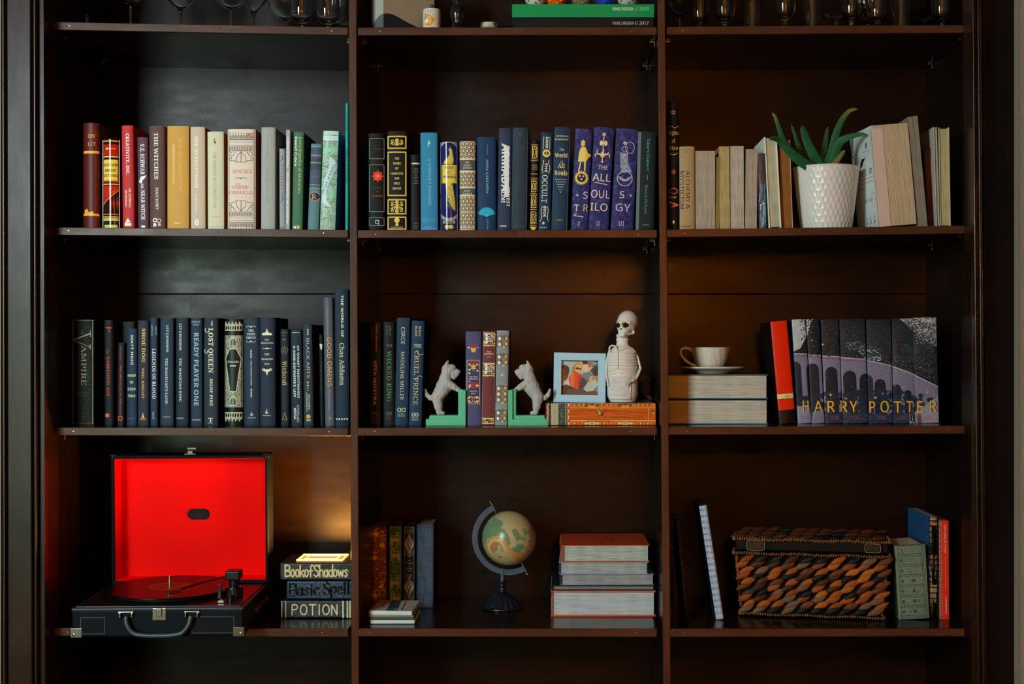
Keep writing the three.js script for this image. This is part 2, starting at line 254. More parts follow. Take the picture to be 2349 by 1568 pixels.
// book parts, base at the origin, front at z = 0
function buildBook(t, o) {
  const { W, H, D, r } = o, b = o.board ?? 0.0022, hard = o.kind !== 'soft', sq = hard ? 0.003 : 0.0002, cover = o.cover ?? mat('#222222');
  if (o.fore) {                                       // shelved with the page edges to the front
    part(t, 'page_block', box(W - 2 * b, H - 2 * sq, D - 0.006, 0, H / 2, -(D - 0.006) / 2 - (hard ? 0.003 : 0)), o.pages);
    for (const s of [-1, 1]) part(t, 'cover_board', hard ? rbox(b, H, D - 0.003, 0.0008, s * (W / 2 - b / 2), H / 2, -(D - 0.003) / 2) : box(b, H, D - 0.003, s * (W / 2 - b / 2), H / 2, -(D - 0.003) / 2), (s < 0 ? o.coverL : o.coverR) ?? cover);
    part(t, 'spine', rbox(W, H, 0.004, 0.001, 0, H / 2, -D + 0.002), cover);
    return;
  }
  part(t, 'spine', spineGeo(W, H, r, o.bulge ?? (hard ? 0.004 : 0.0006), o.bulge > 0.006 ? o.bulge + 0.002 : 0.006), printed(r, o.rough ?? 0.55, o.extra));
  part(t, 'page_block', box(W - 2 * b - 0.0002, H - 2 * sq, D - 0.007, 0, H / 2, -(D - 0.007) / 2 - 0.0035 - (o.bulge > 0.006 ? o.bulge : 0)), o.pages ?? pages('#b0a690'));
  for (const s of [-1, 1]) part(t, 'cover_board', hard ? rbox(b, H, D - 0.008, 0.0009, s * (W / 2 - b / 2), H / 2, -(D - 0.008) / 2 - 0.008) : box(b, H, D - 0.006, s * (W / 2 - b / 2), H / 2, -(D - 0.006) / 2 - 0.006), (s < 0 ? o.coverL : o.coverR) ?? cover);
}
const GAIN = [1.45, 1.75, 2.15];
const put = [];
// an upright book: b0, b1 = its edges at the foot, t0 = its left edge at the head, y = its head, all in photo pixels at depth z
function book(row, col, label, b0, b1, t0, y, z, o = {}) {
  const W = S(b1 - b0, z), xc = X((b0 + b1) / 2, z), base = shelfY(row, col, xc), H0 = Y(y, z) - base, lean = Math.atan2(S(t0 - b0, z), H0), H = H0 / Math.cos(lean), gain = (o.gain ?? 1) * GAIN[col];
  const t = thing(o.name ?? 'book', label, o.category ?? 'book', [xc, base + Math.abs(Math.sin(lean)) * W / 2 + 0.0002, z], o.group);
  t.rotation.z = -lean;
  const ox = (b0 + b1) / 2, r = o.fore ? null : region(W * 1000, H * 1000, (g, w, h) => {
    fill(o.color ?? '#222', -2, -2, w + 4, h + 4);
    if (o.draw) { g.save(); const k = w / (b1 - b0); g.scale(k, k); g.translate((b1 - b0) / 2, -y); o.draw(b1 - b0, y + h / k); g.restore(); }   // x from the middle of the spine, y as in the photo
  }, gain, o.grain ?? 0.07);
  buildBook(t, { W, H, D: o.D ?? 0.15, r, kind: o.kind, fore: o.fore, rough: o.rough, bulge: o.bulge, board: o.board, extra: o.extra, cover: mat(o.cover ?? o.color ?? '#222222', o.rough ?? 0.6, gain), coverL: o.coverL && mat(o.coverL, 0.6, gain), coverR: o.coverR && mat(o.coverR, 0.6, gain), pages: pages(o.pages ?? '#a89c84', gain * (o.fore ? 1 : 0.8)) });
  return t;
}
// a book lying flat: cut edge of the pages to the front, spine at the left
function flatBook(label, x0, x1, y0, y1, z, D, o) {
  const h = S(y1 - y0, z), w = S(x1 - x0, z), b = o.board ?? 0.0025, gain = (o.gain ?? 1) * GAIN[o.col ?? 1], t = thing('book', label, 'book', [X((x0 + x1) / 2, z), o.base ?? Y(y1, z), z], o.group);
  t.rotation.y = o.yaw ?? 0; t.rotation.z = o.roll ?? 0;
  const c = mat(o.cover, o.rough ?? 0.5, gain), c2 = o.bottom ? mat(o.bottom, o.rough ?? 0.5, gain) : c, over = o.over ?? 0.003;
  const top = part(t, 'cover_board', rbox(w, b, D, 0.0009, 0, h - b / 2, -D / 2), c);
  part(t, 'cover_board', rbox(w, b, D, 0.0009, 0, b / 2, -D / 2), c2);
  const pg = box(w - over - 0.004, h - 2 * b, D - 2 * over, (0.004 - over) / 2, h / 2, -D / 2), uv = pg.attributes.uv;
  for (let i = 0; i < uv.count; i++) uv.setXY(i, uv.getY(i), uv.getX(i));
  part(t, 'page_block', pg, pages(o.pages, gain));
  part(t, 'spine', new THREE.CylinderGeometry(h / 2 - 0.0002, h / 2 - 0.0002, D, 20, 1, false, 0, Math.PI).rotateX(Math.PI / 2).rotateZ(0).scale(0.35 * (o.flatSpine ?? 1), 1, 1).rotateY(Math.PI).translate(-w / 2 + 0.004, h / 2, -D / 2), o.spine ? mat(o.spine, 0.5, gain) : c);
  return t;
}

// ---------------------------------------------------------------- second row, left bay: warm to cool hardcovers
{
  const z = -0.03, B = (l, b0, b1, t0, y, o) => book(1, 0, l, b0, b1, t0, y, o.z ?? z, { ...o });
  const gold = '#d0a050', white = '#e6ddd0';
  B('tall worn dark red leather book with gold bands, first on its shelf', 188, 226, 188, 282, { color: '#46100a', cover: '#2a0804', bulge: 0.009, rough: 0.4, pages: '#6a5030', draw: (w) => { ht('ON', 2, 312, 16, 12, '#d89030', F.a); ht('OT', 3, 331, 18, 11, '#d89030', F.a); fill('#d8902c', -w / 2, 346, w, 6); fill('#d8902c', -w / 2, 490, w, 5); poly('#d8902c', -14, 482, -8, 478, -4, 486, 6, 484, 8, 492, -14, 492); speckle(['#742010', '#3c0c04'], 260, -w / 2, 282, w, 250, 0.4, 1); line('#9a3a18', 0.6, 12, 300, 12, 520); } });
  B('short glossy red clothbound book with a yellow title label and black patterns', 232, 272, 232, 319, { color: '#20100a', cover: '#3a0f08', bulge: 0.013, rough: 0.09, extra: { specularIntensity: 0.45 }, draw: (w) => {
    const h = w / 2; fill('#9c1c08', -h, 331, w, 26); fill('#d2762a', -h, 322, w, 3); fill('#e2a23c', -h, 358, w, 3); line(gold, 1.4, -8, 341, 12, 341); star('#e8d070', -7, 341, 4); fill('#a83010', -h, 366, w, 52); fill('#c9a93e', -h + 4, 366, w - 8, 48); ht('MUCH ADO', 1, 378, 40, 9, '#26180a', F.ab); ht('ABOUT', 0, 391, 26, 9, '#26180a', F.ab); ht('NOTHING', 0, 403, 34, 8, '#26180a', F.ab);
    fill('#e2a23c', -h, 421, w, 2.4); poly('#a2200c', -h, 426, h, 426, h, 436, -h, 472); line('#d8923a', 1.3, -h, 472, h, 434); arcline('#d07028', 1, 4, 435, 6, 0, 3.1); disc(gold, 1, 432, 2.4);
    for (const x of [2, 8, 15]) poly('#9e240e', x, 452 - x * 0.3, x + 2.6, 466, x + 1, 484, x - 2, 466); fill('#c86020', -h, 490, w, 2); fill('#d8a040', -h, 496, w, 2.4); fill('#a8a04a', -h, 500, w, 6); fill('#1c2410', -h, 508, w, 5); fill('#b8a850', -h + 6, 515, w - 10, 8); } });
  B('slim bright red hardcover with white lettering running down its spine', 281, 307, 278, 288, { color: '#a52a2c', draw: () => { vt('CREATIVITY, INC.', 0, 306, 402, 10, white, F.sb); vt('ED CATMULL', 5, 432, 477, 7, '#d8b8a0', F.ab); vt('WITH AMY WALLACE', -4, 436, 474, 4.4, white, F.ab); poly(white, -7, 511, -1, 500, 6, 509); fill(white, -8, 511, 15, 7); } });
  B('short slim dusty purple hardcover with white lettering and a bird mark', 316, 340, 314, 315, { color: '#4a3440', draw: () => { vt('V.E. SCHWAB', 0, 330, 400, 13, white, F.sb); poly(white, -9, 418, -4, 405, 9, 402, 5, 409, 0, 414, -2, 421); vt('THE', -1, 421, 433, 7, white, F.sb); vt('NEAR WITCH', 0, 436, 504, 12, white, F.sb); fill(white, -4, 517, 9, 5); } });
  B('dark plum brown hardcover with bold white lettering, between purple and ochre books', 343, 378, 341, 289, { color: '#4e3634', draw: () => { vt('THE WITCHES', -1, 304, 412, 13, '#e2d6c4', F.sb); vt('STACY SCHIFF', 0, 430, 481, 8, '#dcd0be', F.sb); ring('#dcd0be', -5, 505, 4, 2.4); ring('#dcd0be', 4, 506, 4, 1.4); fill('#dcd0be', -9, 512, 7, 7); fill('#b8aa9a', 2, 512, 6, 6); } });
  B('thick ochre yellow hardcover with faint golden lettering', 383, 432, 383, 289, { color: '#b0823e', cover: '#b98a3a', draw: () => { vt('THE REFORMATION', 6, 316, 438, 9, '#d69a3e', F.s); vt('DIARMAID MacCULLOCH', -9, 331, 422, 5.5, '#e6cf90', F.s); ht('VIKING', -1, 511, 14, 4, '#e6d6a0', F.sb); } });
  B('beige hardcover with white lettering next to the ochre book', 437, 470, 436, 291, { color: '#b09c88', cover: '#7a5a2c', draw: () => { vt('THE REVOLUTIONS', -3, 312, 432, 9, '#e2dad2', F.sb); vt('FELIX GILMAN', -3, 444, 487, 5, '#dcd2c8', F.s); disc('#e4ddd4', -2, 510, 4.6, 7); disc('#b09c88', -2, 510, 1.6, 3); } });
  B('pale sage cream hardcover with thin grey lettering', 476, 513, 475, 302, { color: '#b5b096', cover: '#a87a38', draw: () => { vt('THE MISSING OF CLAIRDELUNE', -2, 349, 478, 10, '#75735f', F.s); line('#3a3a30', 1.4, 0, 318, -3, 323, 2, 327, -2, 331); disc('#3a3a30', -1, 326, 2); ht('CHRISTELLE', 0, 497, 24, 4.5, '#8a8772', F.s); ht('DABOS', 0, 519, 20, 4, '#8a8772', F.s); } });
  B('thick pale pink book stamped with black wrought iron gates', 521, 585, 521, 296, { color: '#c2b0a4', cover: '#7c3a20', bulge: 0.006, draw: (w) => {
    const k = '#2c2526', red = '#a0483c';
    for (const y of [314, 512]) { line(k, 1, -28, y - 2, 28, y - 2); line(k, 1.2, -28, y + 6, 28, y + 6); for (let i = -5; i <= 5; i++) ring(k, i * 5, y + 2, 2, 0.8); for (let i = -4; i <= 4; i++) { const s = y < 400 ? -1 : 1, x = i * 6.2; line(k, 0.8, x, y + 2, x, y + 2 + s * 10); star(k, x, y + 2 + s * 10, 1.9, 4, 0.3); } }
    disc('#c0582c', 18, 308, 4.5, 3); fill('#8f7f78', -32, 325, 64, 1.2); fill('#8f7f78', -32, 333, 64, 1.2); fill('#8f7f78', -32, 499, 64, 1.2); fill('#8f7f78', -32, 505, 64, 1.2);
    for (const s of [1, -1]) { pen.save(); pen.translate(0, s > 0 ? 336 : 496); pen.scale(1, s); frame(k, -28, 1, 56, 9, 1); for (let i = -4; i <= 4; i++) { ring(k, i * 6, 5.5, 2, 0.7); line(k, 0.7, i * 6 - 3, 1, i * 6 - 3, 10); } line(k, 1.2, 0, 11, 0, 34); for (const m of [-1, 1]) { pen.save(); pen.scale(m, 1); pen.strokeStyle = k; pen.lineWidth = 1; pen.beginPath(); pen.moveTo(0, 12); pen.bezierCurveTo(4, 18, 14, 22, 10, 33); pen.moveTo(0, 36); pen.bezierCurveTo(6, 34, 10, 38, 14, 34); pen.moveTo(12, 13); pen.bezierCurveTo(18, 14, 16, 22, 22, 22); pen.bezierCurveTo(28, 20, 27, 13, 22, 14); pen.moveTo(14, 32); pen.bezierCurveTo(24, 34, 30, 30, 27, 26); pen.bezierCurveTo(24, 22, 20, 26, 23, 29); pen.stroke(); pen.restore(); } pen.restore(); }
    ht('ANNE RICE', 2, 394, 46, 11, red, F.s); line(k, 1, -13, 409, -5, 407, 0, 410, 5, 407, 13, 409); disc(k, 0, 409, 1.6); ht('THE', -8, 422, 12, 6, red, F.s); ht('VAMPIRE', -3, 430, 38, 10, red, F.s); ht('CHRONICLES', 0, 442, 56, 10, red, F.s); } });
  B('tall light grey hardcover with embossed lettering', 598, 630, 599, 292, { color: '#8a8c8a', cover: '#5c5a56', draw: () => { vt('LEV GROSSMAN', -1, 306, 364, 7, '#71736f', F.s); vt('THE MAGICIANS', -1, 386, 466, 8, '#71736f', F.s); ht('VIKING', 4, 521, 10, 3.4, '#71736f', F.s); } });
  B('short slim grey book with dull red lettering, second book left of the tall green one', 640.5, 654, 640, 341, { color: '#82878c', draw: () => { vt('VAMPIRES', 0, 374, 448, 10, '#7d5650', F.s); line('#484a4c', 1.6, 0, 357, 2, 363, -2, 370); line('#484a4c', 1.6, 0, 450, 2, 457, -2, 464); arcline('#303234', 1.2, -1, 524, 3, 3, 6); } });
  B('very slim grey book with small white lettering beside the tall green book', 655, 664, 656.5, 298, { color: '#8e9290', kind: 'soft', board: 0.0006, z: -0.028, draw: () => { vt('Crowley & Mathers', 0, 315, 385, 4.6, '#d8dcd8', F.ab); vt('THE LESSER KEY OF SOLOMON', 0, 394, 512, 5, '#e6e8e2', F.ab); } });
  B('tall green cloth hardcover with gold and white lettering', 669, 693, 673, 303, { color: '#38604a', cover: '#0c2a1c', draw: () => { vt('Encyclopedia of Monsters', 4, 314, 444, 9, '#c2b060', F.s); vt('Daniel Cohen', -6, 313, 382, 8, '#dcdcd0', F.sb); poly('#e8e6da', -8, 524, -8, 517, -5, 521, -2, 517, -2, 524); fill('#c89a3a', 0, 517, 6, 8); } });
  B('short teal blue book with a dark oval emblem, leaning slightly', 705, 730, 713, 330, { color: '#4b6d74', draw: (w) => { fill('#3c4c5c', -w / 2, 339, w, 92); fill('#9c9a88', -w / 2, 336, w, 1); fill('#33414e', -w / 2, 364, w, 26); ht('FRENCH', 0, 357, 22, 5, '#b8aa84', F.sb); ht('MYTHOLOGY', 0, 374, 24, 4.6, '#b8aa84', F.sb); ht('Hélier', 0, 406, 20, 4, '#a05a44', F.s); fill('#b89c74', -w / 2, 424, w, 1); fill('#b89c74', -w / 2, 431, w, 1); disc('#2a3034', 1, 451, 11, 9); ring('#b89c74', 1, 451, 12, 1, 10); arcline('#c07a5c', 1.4, -1, 449, 3, 3.4, 8.6); line('#c07a5c', 1.4, -4, 446, -4, 458, 1, 452, 5, 457); } });
  B('thick sea green marbled book with a pale ribbon scroll', 733, 768, 741.5, 301, { color: '#7f9c88', cover: '#123a64', bulge: 0.003, rough: 0.35, draw: (w) => {
    const h = w / 2; swirls(['#5c7a68', '#8fb49a', '#64705e', '#a6c2ac', '#4e6658', '#88a090'], 420, -h, 300, w, 228, 5); fill('#a4bcae', -h, 301, w, 9); fill('#b4c4c8', -h, 312, w, 11); ht('J. STEPHENSON', 0, 317.5, 26, 4, '#8a9ab0', F.a); fill('#7ab294', -h, 340, w, 10); pen.fillStyle = '#a9bac2'; pen.beginPath(); pen.moveTo(-3, 358); pen.bezierCurveTo(4, 364, 16, 366, 13, 384); pen.bezierCurveTo(8, 412, -6, 420, -6, 446); pen.bezierCurveTo(-6, 462, 2, 472, 12, 474); pen.bezierCurveTo(-2, 478, -16, 470, -16, 446); pen.bezierCurveTo(-14, 414, -2, 398, -1, 378); pen.bezierCurveTo(0, 368, -2, 362, -3, 358); pen.fill();
    pen.save(); pen.translate(2, 402); pen.rotate(-1.2); ht('LIBRARY of BABEL', -14, 0, 84, 8, '#3c6a70', F.sb); pen.restore(); disc('#7fb294', 6, 445, 6, 14); } });
  B('tall thin turquoise picture book against the upright', 791.5, 799, 792, 237, { color: '#178a88', z: -0.004, D: 0.2, draw: () => { vt('NIGHTCRAWLERS', 0, 342, 420, 7, '#0c4a5c', F.sb); vt('Kevin Crossley', 0, 262, 300, 5, '#0c4a5c', F.sb); } });
}
// ---------------------------------------------------------------- second row, middle bay: black and blue hardcovers
{
  const z = -0.03, B = (l, b0, b1, t0, y, o) => book(1, 1, l, b0, b1, t0, y, o.z ?? z, { ...o });
  const gold = '#c89a48';
  B('black book with fine silver frames and a red star emblem', 844, 881, 844, 306, { color: '#060607', draw: (w) => { const s = '#8a948c'; frame(s, -15, 318, 33, 46, 1); frame(s, -15, 378, 33, 107, 1); frame(s, -15, 499, 33, 18, 1); ht('H. G.', 1, 334, 14, 4, '#5c5040', F.s); ht('LOVECRAFT', 4, 342, 22, 4.5, '#6a5a44', F.s); star('#b03018', 4, 404, 14, 8, 0.66); star('#d85a34', 4, 404, 6, 8, 0.5); ht('TALES', 3, 430, 18, 5, '#7a4428', F.s); ht('of', 3, 439, 6, 5, '#7a4428', F.s); ht('HORROR', 3, 449, 24, 5, '#a0603c', F.s); frame('#6aa090', -1, 505, 7, 7, 2); line('#6aa090', 2, 6, 508, 6, 515); } });
  B('black book with bold gold framed panels on its spine', 888, 933, 888, 301, { color: '#080a0a', draw: () => {
    for (const [y, h] of [[313, 27], [349, 99], [458, 32], [498, 27]]) frame('#c8963c', -20.5, y, 40.5, h, 3);
    flourish('#d8a84c', 0, 326, 28, 15, 2.2); line('#d8a84c', 2, 0, 319, 0, 334); ['THE', 'WORKS', 'OF', 'CHARLOTTE', 'AND', 'EMILY', 'BRONTË'].forEach((t, i) => ht(t, 0, 364 + i * 11.4, [11, 18, 8, 29, 11, 15, 20][i], 6.5, '#dcb464', F.sb)); flourish('#d8a84c', 0, 467, 28, 14, 2.2); pen.save(); pen.translate(0, 948); pen.scale(1, -1); flourish('#d8a84c', 0, 467, 28, 14, 2.2); pen.restore(); line('#d8a84c', 2, 0, 461, 0, 487); disc('#d8a84c', 0, 505, 6); poly('#d8a84c', -1.5, 509, 1.5, 509, 4, 518, -4, 518); ht('EASTON PRESS', 0, 521, 28, 4, '#d8a84c', F.sb); } });
  B('slim black book with tiny silver lettering left of the bright blue one', 941, 962, 941, 355, { color: '#0a0c10', draw: () => { disc('#b4a680', 2, 375, 11, 2); ['EDGAR', 'ALLAN', '&', 'POE:', 'THE', 'TALES'].forEach((t, i) => ht(t, 3, 388 + i * 6.4, [9, 12, 5, 10, 7, 12][i], 4, '#9a988c', F.s)); ['BARNES', 'AND', 'NOBLE'].forEach((t, i) => ht(t, 3, 511 + i * 6, 10, 3.8, '#8a8c88', F.s)); } });
  B('bright blue hardcover with fine pale vertical lettering', 965, 1004, 964, 304, { color: '#1d6488', cover: '#0e3f60', draw: (w) => { vt("A WINTER'S PROMISE", 1, 363, 472, 9, '#6d98a4', F.s); line('#8fb0b8', 1.6, -1, 322, 3, 328, -2, 334, 1, 336); disc('#8fb0b8', 0, 329, 2.6); fill('#4e84a0', -w / 2, 502, w, 1); ht('CHRISTELLE', 0, 507, 30, 4, '#4e84a0', F.s); ht('DABOS', -2, 520, 14, 4, '#6a98ac', F.s); fill('#4e84a0', -w / 2, 523, w, 1.6); } });
  B('short glossy navy clothbound book with a golden peacock', 1010, 1050, 1009, 325, { color: '#161d4c', cover: '#0d1236', bulge: 0.013, rough: 0.09, extra: { specularIntensity: 0.45 }, draw: (w) => {
    const h = w / 2, g = '#a8923a'; for (const [y, s] of [[327, 1], [500, -1]]) { arcline('#6c74a8', 5, 0, y + 16 * s, 21, s > 0 ? 3.6 : 0.5, s > 0 ? 5.8 : 2.6); arcline('#b09a48', 1.6, 0, y + 20 * s, 21, s > 0 ? 3.6 : 0.5, s > 0 ? 5.8 : 2.6); }
    pen.fillStyle = g; pen.beginPath(); pen.moveTo(-12, 376); pen.bezierCurveTo(-12, 364, 0, 364, 2, 352); pen.bezierCurveTo(3, 346, -2, 344, 2, 340); pen.bezierCurveTo(7, 338, 8, 346, 9, 354); pen.bezierCurveTo(12, 366, 12, 372, 8, 377); pen.fill(); poly(g, 2, 341, -1, 345, 4, 345); line(g, 0.7, 4, 340, 3, 336); fill('#b8a23e', -h, 378, w, 42); fill('#7c7a2c', -h, 378, 6, 42); ht('PRIDE', 0, 385, 20, 8, '#20204a', F.ab); ht('AND', 0, 395, 10, 5, '#20204a', F.ab); ht('PERMU', 2, 406, 30, 9, '#20204a', F.ab); fill('#20204a', -8, 390, 18, 0.6); fill('#20204a', -8, 400, 18, 0.6);
    pen.fillStyle = g; pen.beginPath(); pen.moveTo(-8, 420); pen.bezierCurveTo(-4, 444, -2, 470, 14, 484); pen.bezierCurveTo(16, 462, 10, 440, 8, 420); pen.fill(); speckle(['#6e6428', '#d0b858', '#3c3a50'], 150, -6, 422, 16, 56, 0.4, 1.1); fill(g, -h + 6, 506, w - 12, 6); fill('#2c2e60', -h + 10, 507.5, w - 20, 3); fill(g, -h + 10, 516, w - 20, 8); } });
  B('cream book with a dark hexagon lattice and two slate bands', 1054, 1090, 1054, 324, { color: '#a89678', cover: '#3a3f44', bulge: 0.006, draw: (w) => {
    const h = w / 2; for (let r = 0; r < 24; r++) for (let c = -3; c <= 3; c++) { const x = c * 9 + (r % 2 ? 4.5 : 0), y = 330 + r * 8.2; ring('#33343a', x, y, 3.4, 1.5, 3.6); disc('#b8a484', x, y, 2); }
    for (const [y, q, a] of [[367, 24, ['THE', 'ANNALS', 'OF KARELIA']], [432, 14, ['SAINT', 'FLORIAN']]]) { fill('#a89678', -h, y - 4, w, q + 8); fill('#c0ae8a', -h, y - 3, w, 2); fill('#c0ae8a', -h, y + q + 1, w, 2); fill('#3b4448', -h, y, w, q); a.forEach((t, i) => ht(t, 0, y + 5.5 + i * 6.2, [10, 16, 20][i] + (a.length < 3 ? 6 : 0), 5, '#b4a88c', F.sb)); } for (const y of [484]) { fill('#a89678', -h, y, w, 5); fill('#33343a', -h, y + 2, w, 1); } fill('#a89678', -h, 520, w, 12); fill('#33343a', -h, 523, w, 1); } });
  B('plain navy hardcover with a small turquoise fan', 1095, 1138, 1094, 314, { color: '#0c2644', draw: () => { vt('TOLSTOY', 2, 332, 355, 4.5, '#5a8aa0', F.s); vt('ANNA KARENINA', 2, 365, 444, 7, '#6a9aae', F.sb); for (let i = -6; i <= 6; i++) { const a = i * 0.21; poly('#1d8fb0', 0, 496, Math.sin(a - 0.1) * 19, 495 - Math.cos(a - 0.1) * 19, Math.sin(a) * 20.5, 495 - Math.cos(a) * 20.5, Math.sin(a + 0.08) * 19, 495 - Math.cos(a + 0.08) * 19); } disc('#1d8fb0', 0, 494, 5, 3); vt('OXFORD', 2, 502, 527, 5.5, '#2d86a8', F.sb); } });
  B('navy book with huge white block lettering', 1140.5, 1171, 1144, 294, { color: '#1d2840', draw: () => { pen.save(); pen.translate(-2, 0); poly('#c8c2b8', -9, 326, 0, 332, 2, 452, 12, 452, 12, 336, 8, 340); pen.restore(); vt('ARMADA', 1, 330, 440, 25, '#ddd6cc', F.ab); vt('ERNEST', 8, 428, 474, 10, '#c8beae', F.ab); vt('CLINE', -3, 432, 466, 12, '#ddd6cc', F.ab); ht('CROWN', -2, 518, 16, 5, '#c8c4be', F.ab); } });
  B('worn dark slate blue cloth book without bright lettering', 1172, 1209, 1175.5, 293, { color: '#1d2a36', bulge: 0.006, cover: '#16202a', draw: (w) => { speckle(['#14202a', '#283642'], 300, -w / 2, 293, w, 234, 0.4, 1.2); line('#4a5248', 1, -4, 302, -2, 310, 0, 302, 2, 312); ht('MERCY', 0, 341, 18, 4, '#3c4440', F.s); ht('LIBRARY', 0, 519, 24, 3.6, '#6a5a3a', F.s); } });
  B('narrow black book with stacked ornate gold panels', 1214.5, 1232, 1219, 322, { color: '#0a0908', draw: (w) => { const h = w / 2; for (const y of [337, 416, 452, 486]) { frame(gold, -6, y, 10, 24, 1.8); ring(gold, -1, y + 12, 2.4, 1.6, 8); line(gold, 0.8, h - 2, y, h - 2, y + 24); } for (const y of [332, 364, 368, 408, 412, 444, 448, 480, 512, 516]) fill(gold, -h, y, w, 1.4); ['THE', 'LIBRARY', 'BOOK'].forEach((t, i) => ht(t, 0, 379 + i * 4.6, 13, 4, '#b08848', F.sb)); fill('#8a6a34', -h, 398, w, 2.4); poly(gold, -h, 520, h, 520, 0, 530); } });
  B('navy book with gold scrolls and tall white curling capitals', 1234, 1262, 1241, 304, { color: '#0e2338', draw: (w) => { vt('GREER', 0, 314, 341, 8, '#e0d8c0', F.ab); line('#c8a050', 1.4, -7, 313, -8, 343); line('#c8a050', 1.4, 7, 313, 7, 343); disc('#c8a050', 0, 352, 9); disc('#0e2338', 0, 352, 5.4, 3.4); disc('#c8a050', 0, 352, 2); vt('THE', 0, 374, 396, 8, '#e0d8c0', F.ab); for (const s of [-1, 1]) { pen.strokeStyle = '#c8a050'; pen.lineWidth = 1.6; pen.beginPath(); pen.moveTo(s * 7, 368); pen.bezierCurveTo(s * 2, 376, s * 14, 382, s * 6, 398); pen.moveTo(s * 6, 474); pen.bezierCurveTo(s * 12, 490, s * 2, 496, s * 10, 508); pen.stroke(); } vt('OCCULT', -2, 401, 466, 17, '#d8d2c0', F.s); vt('BOOK', 0, 472, 498, 9, '#e0d8c0', F.ab); star('#d8d2c0', -2, 512, 4, 7, 0.5); ht('STERLING', -2, 522, 17, 3.6, '#b8b4a4', F.ab); } });
  B('navy hardcover with orange title and a triangle of small white diamonds', 1264, 1302, 1271.5, 292, { color: '#11283e', bulge: 0.006, draw: () => { ht('DEBORAH', 0, 313, 28, 4.6, '#d2b088', F.sb); ht('HARKNESS', -1, 320.5, 31, 4.6, '#d2b088', F.sb); ht('The', 0, 344, 12, 8, '#c8a074', F.s); ht('World', -1, 357, 29, 13, '#e2b070', F.sb); ht('of', 0, 371, 6, 7, '#c8a074', F.s); ht('All', 0, 381, 16, 14, '#e2a868', F.sb); ht('Souls', 0, 397, 30, 15, '#e2b070', F.sb); for (let r = 0; r < 6; r++) for (let c = 0; c < 6 - r; c++) star('#d8ccb8', (c - (5 - r) / 2) * 4.6, 412 + r * 5.8, 1.7, 4, 0.5); ht('VIKING', 0, 505, 15, 3.6, '#c08a60', F.sb); } });
  const souls = [['I', 1309, 1347.5, 1320, 296], ['II', 1349.5, 1395, 1363, 293], ['III', 1401, 1452, 1414, 296.5]];
  const lab = ['purple blue starry trilogy book with a gold figure above a burning sun', 'purple blue starry trilogy book with an orange floral emblem, middle of its set', 'purple blue starry trilogy book with a silver figure on a moon'];
  souls.forEach(([n, b0, b1, t0, y], i) => B(lab[i], b0, b1, t0, y, { color: '#1c1d46', cover: '#11133a', group: undefined, draw: (w) => {
    const h = w / 2, s = '#b4aca6'; speckle(['#2a2760', '#131b40', '#352c68', '#1a2a54'], 500, -h, 290, w, 236, 1, 4); speckle(['#8a86b0', '#6a6a98'], 40, -h, 292, w, 230, 0.2, 0.5);
    if (i === 0) { const g = '#d8a850'; disc(g, 0, 332, 4.5, 5); star(g, 0, 327, 6, 5, 0.6); poly(g, -4, 338, 6, 338, 12, 352, 22, 355, 14, 362, 8, 372, -10, 372, -8, 350); poly('#e09a38', 8, 350, 20, 356, 12, 362, 8, 370); poly(g, -5, 372, -2, 372, -6, 396, -9, 396); poly(g, 4, 372, 8, 372, 8, 394, 5, 394); star('#e8a440', 0, 409, 17, 22, 0.78); disc('#1c1d3a', 0, 409, 10); for (const [x, yy] of [[-4, 405], [4, 405], [0, 412]]) disc(g, x, yy, 2.2); star(s, -8, 449, 5, 4, 0.3); ht('S', 11, 449, 13, 22, s, F.a); ht('T', -8, 479, 13, 22, s, F.a); line(s, 1.6, -8, 490, -13, 496, 8, 498); ht('R', 12, 478, 13, 22, '#c8a070', F.a); ht('I', -1, 514, 4, 15, s, F.sb); }
    if (i === 1) { const g = '#d8a878'; star(g, 1, 310, 7, 6, 0.3); line(g, 2, 1, 316, 0, 372); for (const q of [-1, 1]) { disc(g, q * 5 + 1, 330, 4, 6); arcline(g, 2, q * 7, 350, 6, 0, 4); line(g, 1.8, 0, 362, q * 8, 354, q * 17, 356, q * 16, 362); } star(g, 0, 357, 9, 8, 0.3); star(g, 0, 372, 4, 4, 0.4); ht('THE', 3, 386, 22, 12, '#bca89c', F.a); ht('ALL', 1, 409, 42, 24, '#d0b49c', F.a); line('#d0b49c', 1.4, -14, 420, 0, 422, 14, 424); ht('OUL', 0, 447, 44, 25, '#c0aaa4', F.a); ht('ILO', -1, 477, 42, 24, '#c4ac9c', F.a); ht('II', -1, 514, 9, 15, '#a89aa0', F.s); }
    if (i === 2) { const g = '#8c929c'; ring(g, 8, 340, 10, 1.6, 13); disc(g, -4, 330, 4); ring(g, -3, 344, 6, 1.4); poly('#6a7486', -14, 352, 4, 352, 6, 376, 16, 396, -8, 398, -12, 376); speckle(['#a0a6b0', '#4a5468'], 70, -11, 354, 16, 42, 0.4, 1.2); ring(g, 0, 411, 17, 2); for (let q = 0; q < 5; q++) arcline(g, 1, 0, 405 - q, 8 + q * 2, 0.3, 2.8); ht('S', -4, 449, 13, 22, s, F.a); star(s, 16, 449, 4, 4, 0.3); ht('GY', -1, 478, 36, 24, '#9a9aa4', F.a); ht('III', -2, 514, 14, 15, '#9a9aa8', F.s); } } }));
